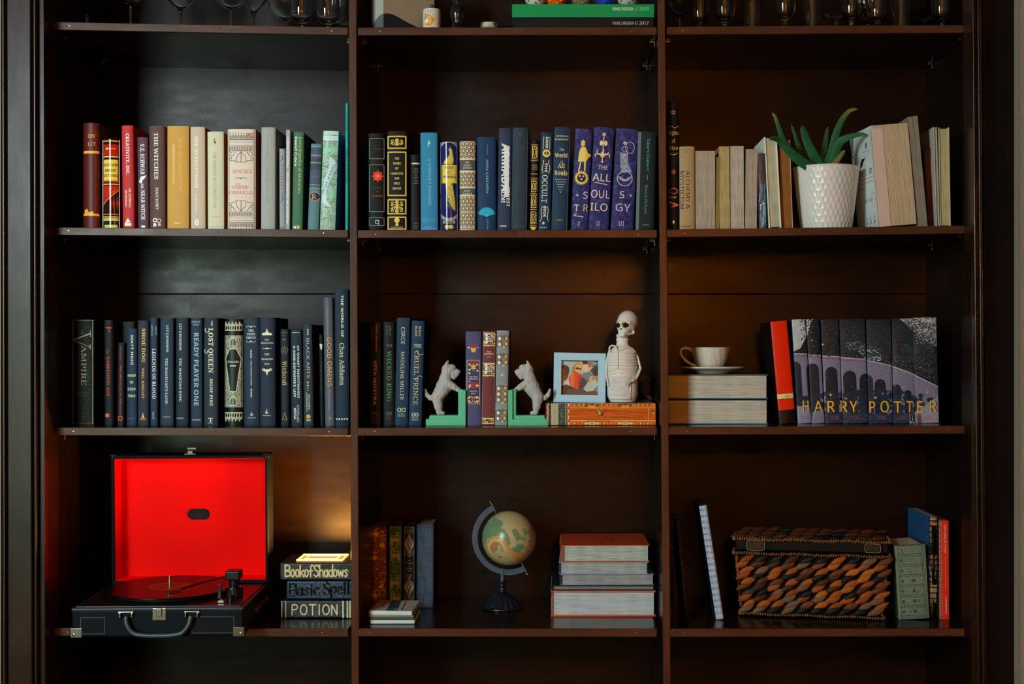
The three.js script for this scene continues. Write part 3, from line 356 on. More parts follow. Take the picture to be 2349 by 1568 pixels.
  B('dark grey green book with turquoise script lettering at the end of the row', 1458, 1500, 1464, 303, { color: '#0e1a1e', draw: (w) => { fill('#4a5656', -w / 2, 300, 7, 230); vt("Time's Convert", 3, 318, 394, 9, '#4a9aa0', F.s); line('#4a9aa0', 1, 3, 402, 3, 413); vt('Deborah Harkness', 1, 424, 492, 9, '#3a8a94', F.s); ht('VIKING', 2, 516, 15, 4, '#4a9aa0', F.sb); } });
}
// ---------------------------------------------------------------- second row, right bay: one tall black spine and books shelved backwards
{
  const z = -0.024, B = (l, b0, b1, t0, y, o) => book(1, 2, l, b0, b1, t0, y, o.z ?? z, { ...o });
  const P = (l, b0, b1, t0, y, o) => B(l, b0, b1, t0, y, { fore: true, kind: 'soft', board: 0.0006, color: o.color ?? '#6a5a44', D: 0.14, ...o });
  B('very tall black book with golden script and small red stars', 1532, 1558.5, 1531, 232, { color: '#040508', D: 0.19, draw: () => { for (const y of [258, 394]) { star('#b8683c', 0, y, 6.5, 5, 0.45); star('#14080a', 0, y, 3.8, 5, 0.45); } line('#b89058', 1, -11, 292, -4, 289, 4, 294, 12, 289); ht('Rights', 1, 305, 24, 12, '#d08a3c', F.s); ht('of', 0, 324, 8, 11, '#d08a3c', F.s); ht('Man', 1, 340, 21, 12, '#d08a3c', F.s); arcline('#b89058', 1.2, 0, 342, 13, 0.7, 2.4); ring('#8a4a34', 0, 438, 9, 2, 6); ht('PAINE', -2, 452, 18, 5, '#a89468', F.sb); line('#8a4a34', 4, -8, 464, 10, 470, -4, 474); disc('#c8a858', 0, 509, 2.4, 4); } });
  B('ochre beige book with black capitals running down its spine', 1559.5, 1594, 1559, 336, { color: '#7c684a', draw: () => { vt('ALCHEMY &', 1, 392, 480, 12, '#1c1610', F.a); vt('MYSTICISM', -12, 391, 481, 12, '#1c1610', F.a); vt('THE HERMETIC MUSEUM', 10, 410, 462, 2.6, '#a06a30', F.a); ht('ALEXANDER', -4, 344, 22, 3.4, '#4a3c28', F.a); ht('ROOB', -4, 349, 10, 3.4, '#4a3c28', F.a); ht('TASCHEN', -4, 519, 24, 5.4, '#241a10', F.ab); } });
  P('thick greyish backwards book beside the ochre beige spine', 1595.5, 1641, 1595, 346, { pages: '#8c8072', coverL: '#6a4a26', board: 0.001 });
  P('small yellowed narrow paperback between two thicker backwards books', 1642, 1650, 1644, 360, { pages: '#8a6c34' });
  P('yellowed backwards paperback with warm cream pages', 1651, 1675, 1649, 336, { pages: '#a48c5c' });
  P('pale grey backwards paperback, taller half of the pair beside the yellowed one', 1676, 1707, 1675, 335, { pages: '#9c9486' });
  P('backwards paperback with rosy beige pages that widens upward', 1709, 1736, 1711, 342, { pages: '#94867a' });
  B('thin dark blue glossy booklet with pale brush strokes', 1742, 1759, 1740, 352, { color: '#10222e', rough: 0.3, kind: 'soft', board: 0.0005, z: -0.012, D: 0.12, draw: (w) => { for (let i = 0; i < 40; i++) { const x = rr(-w / 2, w / 2), y = rr(400, 520); line(['#2c5a74', '#1c3f54', '#4a7a90'][i % 3], rr(1, 3), x, y, x + rr(-3, 3), y + rr(10, 34)); } line('#8fa4ac', 2, -6, 470, 4, 466); line('#8fa4ac', 1.4, -5, 470, -6, 482); } });
  B('tall hardcover shelved backwards with clean white pages beside the plant', 1764, 1793, 1753, 314, { fore: true, color: '#b4ac9c', pages: '#a49c84', D: 0.15, board: 0.003, z: -0.012 });
  P('brown paged backwards book between the white hardcover and the plant pot', 1794, 1819, 1787, 322, { pages: '#7a4e1e', coverR: '#8c7c5c', board: 0.0016 });
  B('dark maroon book half hidden behind the plant pot', 1821, 1841, 1812, 390, { color: '#3a0e06', z: -0.175, D: 0.12, draw: () => {} });
  // the white doodled paperback leans left; its cover and spine are printed
  const dood = B('thick white paperback covered in small black doodles, leaning by the plant', 2017, 2104, 1996, 289, { fore: true, kind: 'soft', color: '#8a8684', pages: '#968a72', board: 0.0008, z: -0.016, D: 0.15, coverL: '#9aa09e' });
  dood.rotation.order = 'YXZ'; dood.rotation.y = 0.1;
  { const H = 0.226, D = 0.143, r = region(150, 226, (g, w, h) => { fill('#9ca2a0', -1, -1, w + 2, h + 2); const k = '#14161a'; line('#4a4c4c', 0.8, 143, 0, 143, 226); ring(k, 14, 34, 9, 1.2, 15); ring(k, 14, 40, 5, 1.6, 8); star('#5c6064', 110, 32, 9, 9, 0.7); arcline('#6a6e70', 1, 100, 38, 24, 0.4, 2.4); line('#5a5e60', 1, 80, 44, 126, 46); poly(k, 60, 66, 74, 58, 96, 60, 80, 68, 70, 76, 52, 80); line(k, 1.2, 48, 84, 100, 56); ht('here i am', 82, 92, 110, 24, k, F.m); ht('small worries and large', 96, 107, 90, 5, '#34363a', F.s); ht('things i learned about', 98, 116, 86, 5, '#34363a', F.s); ht('joy', 74, 128, 14, 6, '#34363a', F.s); ht('and kids', 96, 158, 60, 14, '#2c2e32', F.m); ring('#5c5e60', 128, 160, 11, 1, 17); for (let i = 0; i < 14; i++) line('#5c5e60', 0.9, 128 + 12 * Math.cos(i * 0.45), 160 + 18 * Math.sin(i * 0.45), 128 + 14 * Math.cos(i * 0.45), 160 + 21 * Math.sin(i * 0.45)); for (const x of [70, 96, 124]) { ring(k, x, 204, 5, 1.4, 7); line(k, 1.4, x, 211, x - 2, 222); line(k, 1.2, x - 7, 214, x + 8, 211); } }, GAIN[2], 0.05);
    part(dood, 'spine_flap', rbox(0.0275, H + 0.0006, 0.0016, 0.0005, -0.045 + 0.0139, H / 2, 0.0004), mat('#9a8c84', 0.7, GAIN[2]));
    part(dood, 'cover_print', faceGeo(D, H, r).rotateY(-Math.PI / 2).translate(-0.0452, H / 2, -D / 2 - 0.0015), printed(r, 0.6)); }
  P('tall thin backwards paperback with loose curled pages, leaning on the white one', 2107.5, 2117, 2083, 268, { pages: '#7c766c', z: -0.02 });
  P('tall backwards paperback with grey streaked pages right of the doodled one', 2118.5, 2128, 2095, 266, { pages: '#807a74', z: -0.014 });
  B('short dark brown book deep between the pale backwards books', 2130, 2147, 2119, 340, { fore: true, color: '#2c1c10', pages: '#4a2c16', z: -0.05 });
  P('slim silver grey book just left of the last cream one', 2148, 2156, 2141, 291, { color: '#86847c', pages: '#8a8880', kind: 'hard', board: 0.0022 });
  B('cream paged hardcover shelved backwards, last book on its shelf', 2157.5, 2181.5, 2153.5, 292, { fore: true, color: '#8a846c', pages: '#a49c74', board: 0.0018, D: 0.15 });
}

// ---------------------------------------------------------------- third row, left bay: near-black hardcovers
{
  const z = -0.08, B = (l, b0, b1, t0, y, o) => book(2, 0, l, b0, b1, t0, y, o.z ?? z, { color: '#182230', cover: '#0e1520', bulge: 0.003, ...o });
  const cream = '#d4c8a4', pale = '#c4ccd0', red = '#b83a20';
  B('thick black book with tall thin pale lettering at the left end', 163, 214, 163, 733, { color: '#0c100c', cover: '#0a0d0a', bulge: 0.006, draw: (w) => { speckle(['#1c241c', '#141a14', '#242c22'], 300, 0, 733, w / 2, 242, 0.5, 2); fill('#7c8070', -w / 2, 734, w, 1); fill('#3c4038', -w / 2, 970, w, 1.6); vt('THE', 0, 756, 768, 6, '#6c6a54', F.s); line('#8c8a6c', 3, -21, 780, 18, 765); line('#8c8a6c', 1.4, -21, 780, 18, 796); line('#8c8a6c', 1.6, 18, 759, 18, 772); line('#8c8a6c', 1.4, 18, 790, 18, 800); vt('AMPIRE', 3, 792, 884, 16, '#8c8a72', F.s); vt('BOOK', -17, 842, 882, 9, '#2c2c28', F.s); ht('ENCYCLOPEDIA', 0, 901, 36, 4, '#5c5a48', F.s); ht('LEGENDS', 4, 908, 22, 4, '#3c3a30', F.s); vt('BARNES', 4, 944, 966, 3, '#5c5a48', F.s); } });
  B('slim black book with glowing red lettering, second at the left end', 239, 259, 238, 734, { color: '#0b0d12', draw: () => { vt('The', -2, 799, 812, 9, red, F.s); vt('DARKENING AGE', -1, 817, 909, 9, red, F.sb); vt('NIXEY', 3, 750, 763, 6, red, F.ab); line(red, 2, -6, 752, 8, 752); star('#c04a28', -3, 952, 6, 9, 0.7); } });
  B('short thin black book with small red lettering', 268, 283, 270, 786, { color: '#14161e', draw: () => { vt('Ryan Holiday', 0, 795, 828, 6, red, F.s); vt('THE OBSTACLE IS THE WAY', 0, 836, 950, 5.4, red, F.sb); frame(red, -4, 955, 8, 8, 2); } });
  B('plain black book set back between the red lettered and navy ones', 284.5, 314, 279, 738, { color: '#0c0c0e', z: -0.12, draw: (w) => { speckle(['#1c1810', '#242018'], 120, -w / 2, 738, w, 20, 0.4, 1); } });
  B('slim navy book with title stacked in four short words', 290, 313, 290, 754, { color: '#13273a', z: -0.079, draw: () => { vt('MATT HAIG', 1, 768, 838, 8, '#b4b094', F.ab); ['HOW', 'TO', 'STOP', 'TIME'].forEach((t, i) => ht(t, 0, 861 + i * 15.6, [19, 9, 19, 18][i], 9, '#c0b486', F.ab)); ht('VIKING', 0, 959, 18, 3.4, '#4a5c6c', F.sb); } });
  B('charcoal book with large orange lettering, between two navy spines', 315, 340, 315, 735, { color: '#1e2430', draw: () => { vt('SHOE DOG', 1, 753, 831, 11, '#e0a05c', F.sb); vt('PHIL KNIGHT', 0, 844, 914, 8, '#d88c4c', F.sb); poly('#d0904c', -3, 958, 0, 945, 4, 958); fill('#d0904c', -6, 959, 12, 1.4); ht('SCRIBNER', 0, 963, 16, 2.6, '#c07c4c', F.sb); } });
  B('slim slate book with white condensed lettering, left of a matching pair', 344, 361, 343.5, 729, { color: '#1c2a3c', draw: () => { vt('LEGENDS OF BLOOD', 0, 799, 915, 10, '#b8bcc0', F.sb); vt('BARTLETT', 5, 748, 769, 3.6, '#a4a8ac', F.sb); vt('IDRICEANU', -4, 746, 771, 3.6, '#a4a8ac', F.sb); vt('PRAEGER', -1, 944, 961, 4, '#b4b8bc', F.sb); } });
  B('navy cloth book with small white serif lettering, left one of a matching pair', 367, 397, 367, 729, { color: '#1c2a38', draw: () => { vt('LEV GROSSMAN', 2, 746, 808, 7, '#b4bcc0', F.sb); vt("THE MAGICIAN'S LAND", 0, 821, 926, 7, '#b4bcc0', F.sb); ht('VIKING', 0, 956, 17, 4, '#8c989c', F.sb); } });
  B('black navy cloth book with small white serif lettering, right one of a matching pair', 403, 431, 403, 729, { color: '#161f2c', draw: () => { vt('LEV GROSSMAN', -3, 742, 804, 7, '#bcc0c4', F.sb); vt('THE MAGICIAN KING', -3, 821, 921, 7, '#bcc0c4', F.sb); ht('VIKING', -4, 959, 17, 4, '#9ca4a8', F.sb); } });
  B('navy book with bold grey blue block lettering', 437, 463, 437, 729, { color: '#192838', draw: () => { ht('ERNEST', -1, 738, 21, 5.4, '#8298a4', F.ab); ht('CLINE', -1, 744.6, 16, 5, '#8298a4', F.ab); vt('READY PLAYER ONE', 0, 762, 931, 15, '#7c98a8', F.ab); ht('CROWN', 0, 962, 20, 5, '#8ca0aa', F.ab); } });
  B('dark slate book with cream uncial style title, right of the block lettered one', 467, 499, 467, 729, { color: '#1a2430', draw: () => { vt('THE', 3, 735, 748, 5, cream, F.sb); vt('LOST QUEEN', 1, 752, 855, 15, '#cfc39c', F.sb); arcline(cream, 1.4, -8, 757, 5, 1, 4); arcline(cream, 1.4, -9, 805, 5, 1, 4); vt('SIGNE PIKE', 1, 868, 931, 9, cream, F.sb); ht('T', 0, 963, 10, 13, cream, F.sb); fill(cream, -6, 969, 11, 1.2); } });
  B('black book with a pale coffin and arch ornament on its spine', 513, 556, 513, 732, { color: '#080c10', cover: '#05070a', bulge: 0.009, rough: 0.34, draw: (w) => {
    const s = '#9c9c84'; for (const [y, d] of [[738, 1], [966, -1]]) { pen.save(); pen.translate(0, y); pen.scale(1, d); for (let i = -2; i <= 2; i++) { disc(s, i * 8, 4, 3.6, 5); disc('#0a0e12', i * 8 + 1.5, 1, 2, 4); } fill(s, -20, 7, 40, 14); for (let i = -3; i <= 3; i++) disc('#0a0e12', i * 5.6, 14, 1.9, 4.6); pen.restore(); }
    frame(s, -20, 770, 40, 163, 1.2); fill('#8a8a74', -18, 771, 36, 161); speckle(['#14181a', '#23262a'], 1100, -18, 772, 36, 159, 0.4, 0.9); speckle(['#b0b09a'], 500, -18, 772, 36, 159, 0.25, 0.5);
    for (const y of [792, 928]) { pen.fillStyle = s; pen.beginPath(); pen.moveTo(-8, y + 2); pen.lineTo(-8, y - 10); pen.quadraticCurveTo(-6, y - 18, 0, y - 22); pen.quadraticCurveTo(6, y - 18, 8, y - 10); pen.lineTo(8, y + 2); pen.fill(); for (const q of [-1, 1]) { pen.fillStyle = '#2c3438'; pen.beginPath(); pen.moveTo(q * 1, y); pen.lineTo(q * 6, y); pen.lineTo(q * 6, y - 9); pen.quadraticCurveTo(q * 4, y - 14, q * 1, y - 16); pen.fill(); } }
    poly('#b0b09a', -8, 799, 8, 799, 19, 822, 7.5, 899, -7.5, 899, -19, 822); poly('#0a1014', -7, 801, 7, 801, 17, 822, 6.5, 897, -6.5, 897, -17, 822); ht('Dracula', 0, 829, 26, 7, '#b8b8a8', F.sb); for (const q of [-5, 0, 5]) disc('#a8a898', q, 839, 2.4, 1.8); } });
  B('dark navy cloth book with silver flourishes and narrow lettering', 559, 594, 558, 728, { color: '#1a2736', bulge: 0.004, draw: () => { const s = '#a8b4ba'; for (const [y, d] of [[751, 1], [782, -1]]) { pen.save(); pen.translate(0, y); pen.scale(1, d); arcline(s, 1.2, -6, 2, 5, 3.6, 6); arcline(s, 1.2, 6, 2, 5, 3.4, 5.8); star(s, 0, -2, 3, 4, 0.4); pen.restore(); } ['THE', 'NIGHT', 'CIRCUS'].forEach((t, i) => ht(t, 0, 759 + i * 8, [13, 19, 22][i], 6.5, '#c0c8cc', F.sb)); for (const y of [802, 891]) { line(s, 2, 0, y, 0, y + 20); for (const q of [4, 10, 16]) line(s, 1, -2.4, y + q, 2.4, y + q); } vt('ERIN MORGENSTERN', 0, 827, 884, 4.6, '#b0bcc2', F.sb); line(s, 2, 1, 946, 1, 953); arcline(s, 1.6, 1, 949, 3.4, 0.2, 2.9); ht('DOUBLEDAY', 1, 958, 18, 3.6, '#a8b4ba', F.sb); } });
  B('wide dark navy cloth book with cream ornaments and title, tallest spine after the coffin book', 595, 631, 594, 728, { color: '#192434', cover: '#0c121c', bulge: 0.005, draw: () => { const s = '#ccc4a4'; poly(s, 0, 753, 3, 762, 12, 766, 11, 769, -11, 769, -12, 766, -3, 762); for (const q of [-8, 0, 8]) disc(s, q, 766, 2.6); ht('ERIN', 0, 779.5, 10, 4, s, F.sb); ht('MORGENSTERN', 0, 787, 29, 4, s, F.sb); line(s, 0.9, -10, 799, 10, 799); disc(s, 0, 799, 2.4, 1.8); ht('THE', 0, 812, 12, 6, s, F.sb); ht('STARLESS', 0, 823, 27, 6, s, F.sb); ht('SEA', 0, 834, 12, 6, s, F.sb); poly(s, -12, 847, 12, 847, 8, 851, 3, 852, 0, 862, -3, 852, -8, 851); for (const q of [-8, 8]) ring(s, q, 847, 2.6, 1.2); line(s, 2, -1, 939, -1, 948); arcline(s, 1.6, -1, 944, 3.6, 0.2, 2.9); ht('DOUBLEDAY', -1, 953, 18, 3.6, s, F.sb); } });
  B('short slim teal black book with gold blackletter title', 644, 662, 643, 755, { color: '#14202a', draw: (w) => { const g = '#94784c'; ht('GATEWAYS', 0, 763, 15, 3.4, g, F.sb); ht('TO', 0, 769, 5, 3, g, F.sb); ht('ART', 0, 779, 9, 4, g, F.sb); ring(g, 0, 803, 7.5, 1); star(g, 0, 803, 6, 5, 0.42); star('#14202a', 0, 803, 4, 5, 0.42); vt('Witchcraft', 0, 828, 884, 14, '#a88a5a', F.sb); line(g, 1.2, -5, 962, 0, 946, 5, 962); fill(g, -6, 962, 12, 1); } });
  B('short navy book with two lines of white capitals', 668, 693, 666, 756, { color: '#18222e', draw: () => { ht('MORRISON', 0, 763, 17, 3.6, '#c0c8cc', F.ab); vt('A SEMI-DEFINITIVE LIST', -4, 793, 911, 6.4, '#c4ccd0', F.ab); vt('OF WORST NIGHTMARES', 5, 792, 913, 6.4, '#b4bcc2', F.ab); vt('KRYSTAL', -4, 935, 962, 8, '#c4ccd0', F.ab); vt('SUTHERLAND', 4, 928, 968, 7, '#8c969e', F.ab); } });
  B('slim charcoal book with wide spaced grey capitals and gold dots', 697, 718, 694, 744, { color: '#222c34', draw: (w) => { vt('THE', 1, 754, 769, 5.4, '#b8c0c0', F.ab); vt('BLACK ARTS', 1, 774, 868, 8.6, '#9ca4a6', F.a); disc('#b08a40', 0, 877, 2.4); disc('#a8a89c', 0, 884, 2.2); disc('#8c8c84', 0, 890, 1.4); disc('#8c8c84', 0, 895, 1.2); vt('RICHARD', 3, 904, 940, 5, '#a4acac', F.ab); vt('CAVENDISH', -3, 900, 944, 4.6, '#a4acac', F.ab); disc('#c08a3c', 0, 955, 5); fill('#8a8a80', -5, 961, 10, 5); } });
  B('narrow dark book in the gap with one pale fleck, partly hidden', 734, 743, 731, 768, { color: '#0f1716', z: -0.095, draw: () => { poly('#a8c0b8', -3, 788, 4, 790, 2, 804, -2, 798); vt('OLD MAGIC', 0, 830, 900, 4, '#3c4c3c', F.s); } });
  B('tall grey blue rounded book with orange lettering', 745, 767, 740.5, 682, { color: '#414c5a', cover: '#2c3440', bulge: 0.006, rough: 0.4, z: -0.076, draw: () => { vt('The Nice and Accurate', 0, 704, 768, 6, '#94683c', F.s); vt('GOOD OMENS', 2, 773, 887, 14, '#c88a3c', F.a); vt('TV Companion', 1, 894, 940, 6, '#a8783c', F.s); ht('A', 1, 959, 8, 8, '#a08458', F.s); } });
  B('tallest navy book against the upright with cream signature script', 769, 800, 767, 664, { color: '#162434', z: -0.07, D: 0.2, draw: () => { vt('THE WORLD OF', 2, 677, 774, 8, '#c4c4b0', F.ab); pen.save(); vt('Chas Addams', 1, 786, 883, 15, '#d4cca4', F.s); pen.restore(); for (let i = 0; i < 5; i++) fill('#c8ccc4', -14 + i * 6, 959, 3.6, 3.4); } });
}
// ---------------------------------------------------------------- third row, middle bay: four spines, then three between the bookends
{
  const z = -0.08, B = (l, b0, b1, t0, y, o) => book(2, 1, l, b0, b1, t0, y, o.z ?? z, { bulge: 0.003, ...o });
  B('black book with widely spaced orange vertical lettering', 845, 873, 846, 738, { color: '#060405', draw: () => { vt('MARINA AND SERGEY', 3, 745, 806, 4.6, '#a85824', F.ab); vt('DYACHENKO', -6, 745, 780, 4, '#5a3018', F.ab); vt('VITA NOSTRA', 0, 826, 929, 9, '#c47a34', F.ab); arcline('#a85824', 1.4, 2, 952, 6, 3.4, 5.2); ht('HARPER', 0, 959, 11, 3, '#5a4030', F.sb); } });
  B('black book with faint green vertical lettering', 879, 904, 879, 738, { color: '#07090a', draw: () => { vt('HOLLY', 4, 747, 770, 6, '#3c6a3c', F.ab); vt('BLACK', -3, 747, 769, 6, '#3c5a3c', F.ab); ht('THE', 2, 793, 14, 8, '#64745c', F.s); vt('WICKED KING', 1, 804, 921, 13, '#3c7a48', F.s); ring('#3c5448', -2, 948, 3, 1.4); ring('#3c5448', 4, 948, 3, 1.4); ht('LITTLE', 0, 955, 12, 3, '#3c4c44', F.sb); ht('BROWN', 0, 959, 12, 3, '#3c4c44', F.sb); } });
  B('teal navy hardcover with plain pale sans lettering', 905, 935, 910, 729, { color: '#10304a', cover: '#0a1c2c', gain: 0.62, draw: () => { vt('CIRCE', 0, 750, 790, 12, '#c8c8a8', F.a); vt('MADELINE MILLER', 0, 806, 917, 11, '#bcc0a8', F.a); for (const q of [-5, 5]) ring('#c0bca0', q, 940, 4, 2); ht('LITTLE,', 0, 949, 17, 4, '#c0bca0', F.sb); ht('BROWN', 0, 954, 17, 4, '#c0bca0', F.sb); } });
  B('blue hardcover with ornate cream and gold title beside the dog bookend', 937, 966, 944.5, 736, { color: '#153450', cover: '#0a1824', gain: 0.62, draw: () => { vt('HOLLY', 5, 748, 772, 6.4, '#c8b478', F.ab); vt('BLACK', -3, 748, 772, 6.4, '#c8b478', F.ab); ht('THE', 1, 794, 18, 10, '#d8cc98', F.sb); vt('CRUEL PRINCE', 0, 804, 930, 15, '#ccbc84', F.s); arcline('#c8b070', 1.4, 8, 806, 8, 0.5, 3.4); arcline('#c8b070', 1.4, 8, 868, 6, 3.2, 5.6); for (const q of [-4, 4]) ring('#c0bca0', q, 951, 3.4, 2); ht('LITTLE,', 0, 958, 16, 4, '#c0bca0', F.sb); ht('BROWN', 0, 963, 16, 4, '#c0bca0', F.sb); } });
  const g = '#b08c3c', red = '#7c2430';
  B('indigo cloth book with red and gold peacock feather ornament', 1068, 1104, 1068, 760, { color: '#34395c', cover: '#22284a', draw: () => {
    poly(red, -9, 790, 9, 790, 6, 798, -6, 798); poly(g, -7, 798, 7, 798, 4, 808, -4, 808); disc('#e4dcb4', -11, 797, 2); disc('#c0b080', 10, 797, 1.4); frame(g, -15, 826, 29, 100, 1.2); fill('#2a2f50', -13, 828, 25, 96); poly(red, -12, 828, 12, 828, 8, 838, -8, 838); for (const [x, y] of [[-9, 836], [9, 836], [-9, 848], [9, 850], [-9, 856], [-9, 874], [-8, 884], [10, 884], [-9, 888], [-10, 912], [-10, 920], [8, 912], [8, 920]]) disc('#d8c888', x, y, 2.2); star(g, 0, 842, 9, 6, 0.5); fill('#22284a', -13, 860, 25, 14); ht('THE ROSE', 0, 864, 20, 4, '#b4acb0', F.sb); ht('MEMORIALS', 0, 869.5, 22, 4, '#b4acb0', F.sb); poly(red, -11, 876, 11, 876, 4, 884, 10, 890, -10, 890, -4, 884); disc(g, 8, 884, 3); disc(g, -8, 884, 3); fill('#22284a', -13, 891, 25, 18); ht('SULPICIA', 0, 897, 18, 4, '#a4a0ac', F.sb); ht('WEST', 0, 902.5, 11, 4, '#a4a0ac', F.sb); ring(g, -7, 916, 6, 2, 7); ring(g, 7, 916, 6, 2, 7); star(red, 0, 916, 6, 4, 0.5); } });
  B('maroon cloth book with white and gold mosaic bands', 1104.5, 1134, 1107.5, 760, { color: '#54292a', cover: '#3a1a1c', draw: (w) => {
    const h = w / 2, p = '#b8a49c'; for (const [y, q] of [[765, 26], [834, 26], [960, 10]]) { fill('#3c2416', -h + 1, y, w - 2, q); for (let i = 0; i < q / 5; i++) for (let c = 0; c < 6; c++) fill(['#b08c3c', '#8a6424', '#5c3a1c', '#c8a85c'][(i * 5 + c * 3) % 4], -h + 2 + c * 4.6, y + 1 + i * 5, 3.4, 3.6); fill(p, -h + 1, y - 1.6, w - 2, 2); fill(p, -h + 1, y + q, w - 2, 2); if (q > 20) { arcline(p, 2, -2, y + 16, 14, 4.7, 6.28); disc('#6c7898', 1, y + 13, 4); ring(p, 1, y + 13, 6, 1.6); for (const s of [4, 12, 20]) disc('#f0ece0', -6, y + s, 3, 3.4); } } for (const s of [-1, 1]) for (let y = 764; y < 970; y += 3) fill('#a8948c', s * (h - 1) - 0.5, y, 1, 1.4); ht('THE', 0, 807, 10, 4.6, '#b8a49c', F.ab); ht('ODYSSEY', 0, 812, 22, 5, '#b8a49c', F.ab); ht('HOMER', 0, 819, 12, 3, '#a48c84', F.ab); } });
  B('grey green cloth book with pale and golden fruit branches', 1135, 1163, 1139.5, 758, { color: '#6a7274', cover: '#4a5254', draw: (w) => {
    const h = w / 2; for (const [y, q] of [[770, 26], [812, 26], [884, 40], [940, 26]]) { fill('#5e5854', -h, y, w, q); for (let yy = y + 6; yy < y + q; yy += 13) { for (const s of [-1, 1]) { for (let i = 0; i < 3; i++) line('#23303a', 1.3, s * (1 + i * 2), yy + i * 3 - 4, s * (4 + i * 2), yy + i * 3 - 8); } disc('#d8d0a8', -7, yy + 1, 3, 4); disc(yy % 2 ? '#c8a03c' : '#b88a34', 8, yy, 3, 3.6); disc('#a89a58', 3, yy + 7, 2.4, 3); line('#7c4a40', 0.8, -10, yy + 6, 10, yy + 4); } } disc('#a8985c', 0, 860, 3); ht('THE ORCHARD', 0, 846, 20, 3.6, '#566264', F.s); ht('KEEPERS', 0, 872, 14, 3.6, '#566264', F.s); } });
}
// two iron bookends: a green L with a grey terrier leaning on it
function scottie() {                                  // coordinates in millimetres of the bookend, y up from its foot
  const J = [  // x, y, z, radius pairs: tapered capsules
    [23, 72, 0, 14.5, 36, 96, 0, 16.5], [36, 96, 0, 16.5, 42, 120, 0, 12.5], [22, 70, 4, 13, 25, 48, 6, 9], [22, 70, -4, 13, 25, 48, -6, 9], [25, 50, 6, 8.4, 27, 36, 6, 6.2], [25, 50, -6, 8.4, 27, 36, -6, 6.2], [27, 34, 6, 5.6, 36, 33, 6, 4.2], [27, 34, -6, 5.6, 36, 33, -6, 4.2],
    [46, 106, 6, 10, 62, 96, 6, 7.5], [46, 106, -6, 10, 62, 96, -6, 7.5], [62, 96, 6, 7, 79, 84, 6, 5], [62, 96, -6, 7, 79, 84, -6, 5],
    [42, 120, 0, 12.5, 46, 136, 0, 13], [46, 136, 0, 13, 52, 138, 0, 12.4], [54, 136, 0, 9, 68, 131, 0, 7.4], [60, 128, 0, 9, 61, 120, 0, 6.4], [66, 126, 0, 6, 64, 121, 0, 4], [70, 134, 0, 4.2, 73.5, 132.5, 0, 3], [57, 147, 4, 3.6, 63, 144, 3.4, 3.2], [57, 147, -4, 3.6, 63, 144, -3.4, 3.2],
    [42, 143, 7, 6.4, 47.5, 158, 7.5, 1.8], [42, 143, -7, 6.4, 47.5, 158, -7.5, 1.8], [20, 68, 0, 7.5, 6, 69, 0, 5.6], [6, 69, 0, 5.6, -3, 77, 0, 4.6], [-3, 77, 0, 4.6, -6.5, 89, 0, 3.2], [42, 108, 0, 12, 50, 98, 0, 9], [34, 84, 0, 13, 46, 92, 0, 9],
  ];
  const furry = (x, y, z) => 0.55 * (Math.sin(x * 0.62 - y * 0.16 + 0.9 * Math.sin(y * 0.33 + z * 0.4)) * Math.sin(y * 0.2 + x * 0.12)) * clamp((y - 40) / 20, 0, 1) + 0.55 * Math.sin(x * 0.9 + y * 0.35 + Math.sin(y * 0.8) * 1.3) * Math.sin(y * 0.42 - x * 0.2 + z * 0.5) + 0.4 * Math.sin(x * 1.9 - y * 0.6) * Math.sin(z * 1.1 + y * 0.5);
  return sdfMesh((x, y, z) => { let d = 1e9; for (const [ax, ay, az, ra, bx, by, bz, rb] of J) { const vx = bx - ax, vy = by - ay, vz = bz - az, t = clamp(((x - ax) * vx + (y - ay) * vy + (z - az) * vz) / (vx * vx + vy * vy + vz * vz), 0, 1), e = Math.hypot(x - ax - vx * t, y - ay - vy * t, z - az - vz * t) - lerp(ra, rb, t), k = 3.2, h = Math.max(k - Math.abs(d - e), 0) / k; d = Math.min(d, e) - h * h * k * 0.25; } return d + furry(x, y, z) * 0.9; }, [38, 94, 0], 72, 108, 0.001);
}
// meshes the zero surface of f inside a cube of half size 'half' about c, then scales to metres
function sdfMesh(f, c, half, res, scale) {
  const mc = new MarchingCubes(res, new THREE.MeshBasicMaterial(), false, false, 400000); mc.isolation = 0;
  for (let k = 0; k < res; k++) for (let j = 0; j < res; j++) for (let i = 0; i < res; i++) mc.field[i + j * res + k * res * res] = -f(c[0] + (i / (res / 2) - 1) * half, c[1] + (j / (res / 2) - 1) * half, c[2] + (k / (res / 2) - 1) * half);
  mc.update(); const n = mc.count, p = new Float32Array(n * 3);
  for (let i = 0; i < n; i++) for (let q = 0; q < 3; q++) p[i * 3 + q] = (c[q] + mc.positionArray[i * 3 + q] * half) * scale;
  let g = new THREE.BufferGeometry(); g.setAttribute('position', new THREE.BufferAttribute(p, 3)); g = mergeVertices(g, 1e-6); g.computeVertexNormals();
  g.setAttribute('uv', new THREE.BufferAttribute(new Float32Array(g.attributes.position.count * 2), 2)); return g;
}
const ironGrain = pixels(256, 256, (u, v) => { const k = 0.5 * n4(u, v) + 0.5 * n2(u, v); return [k, k, k]; }, false);
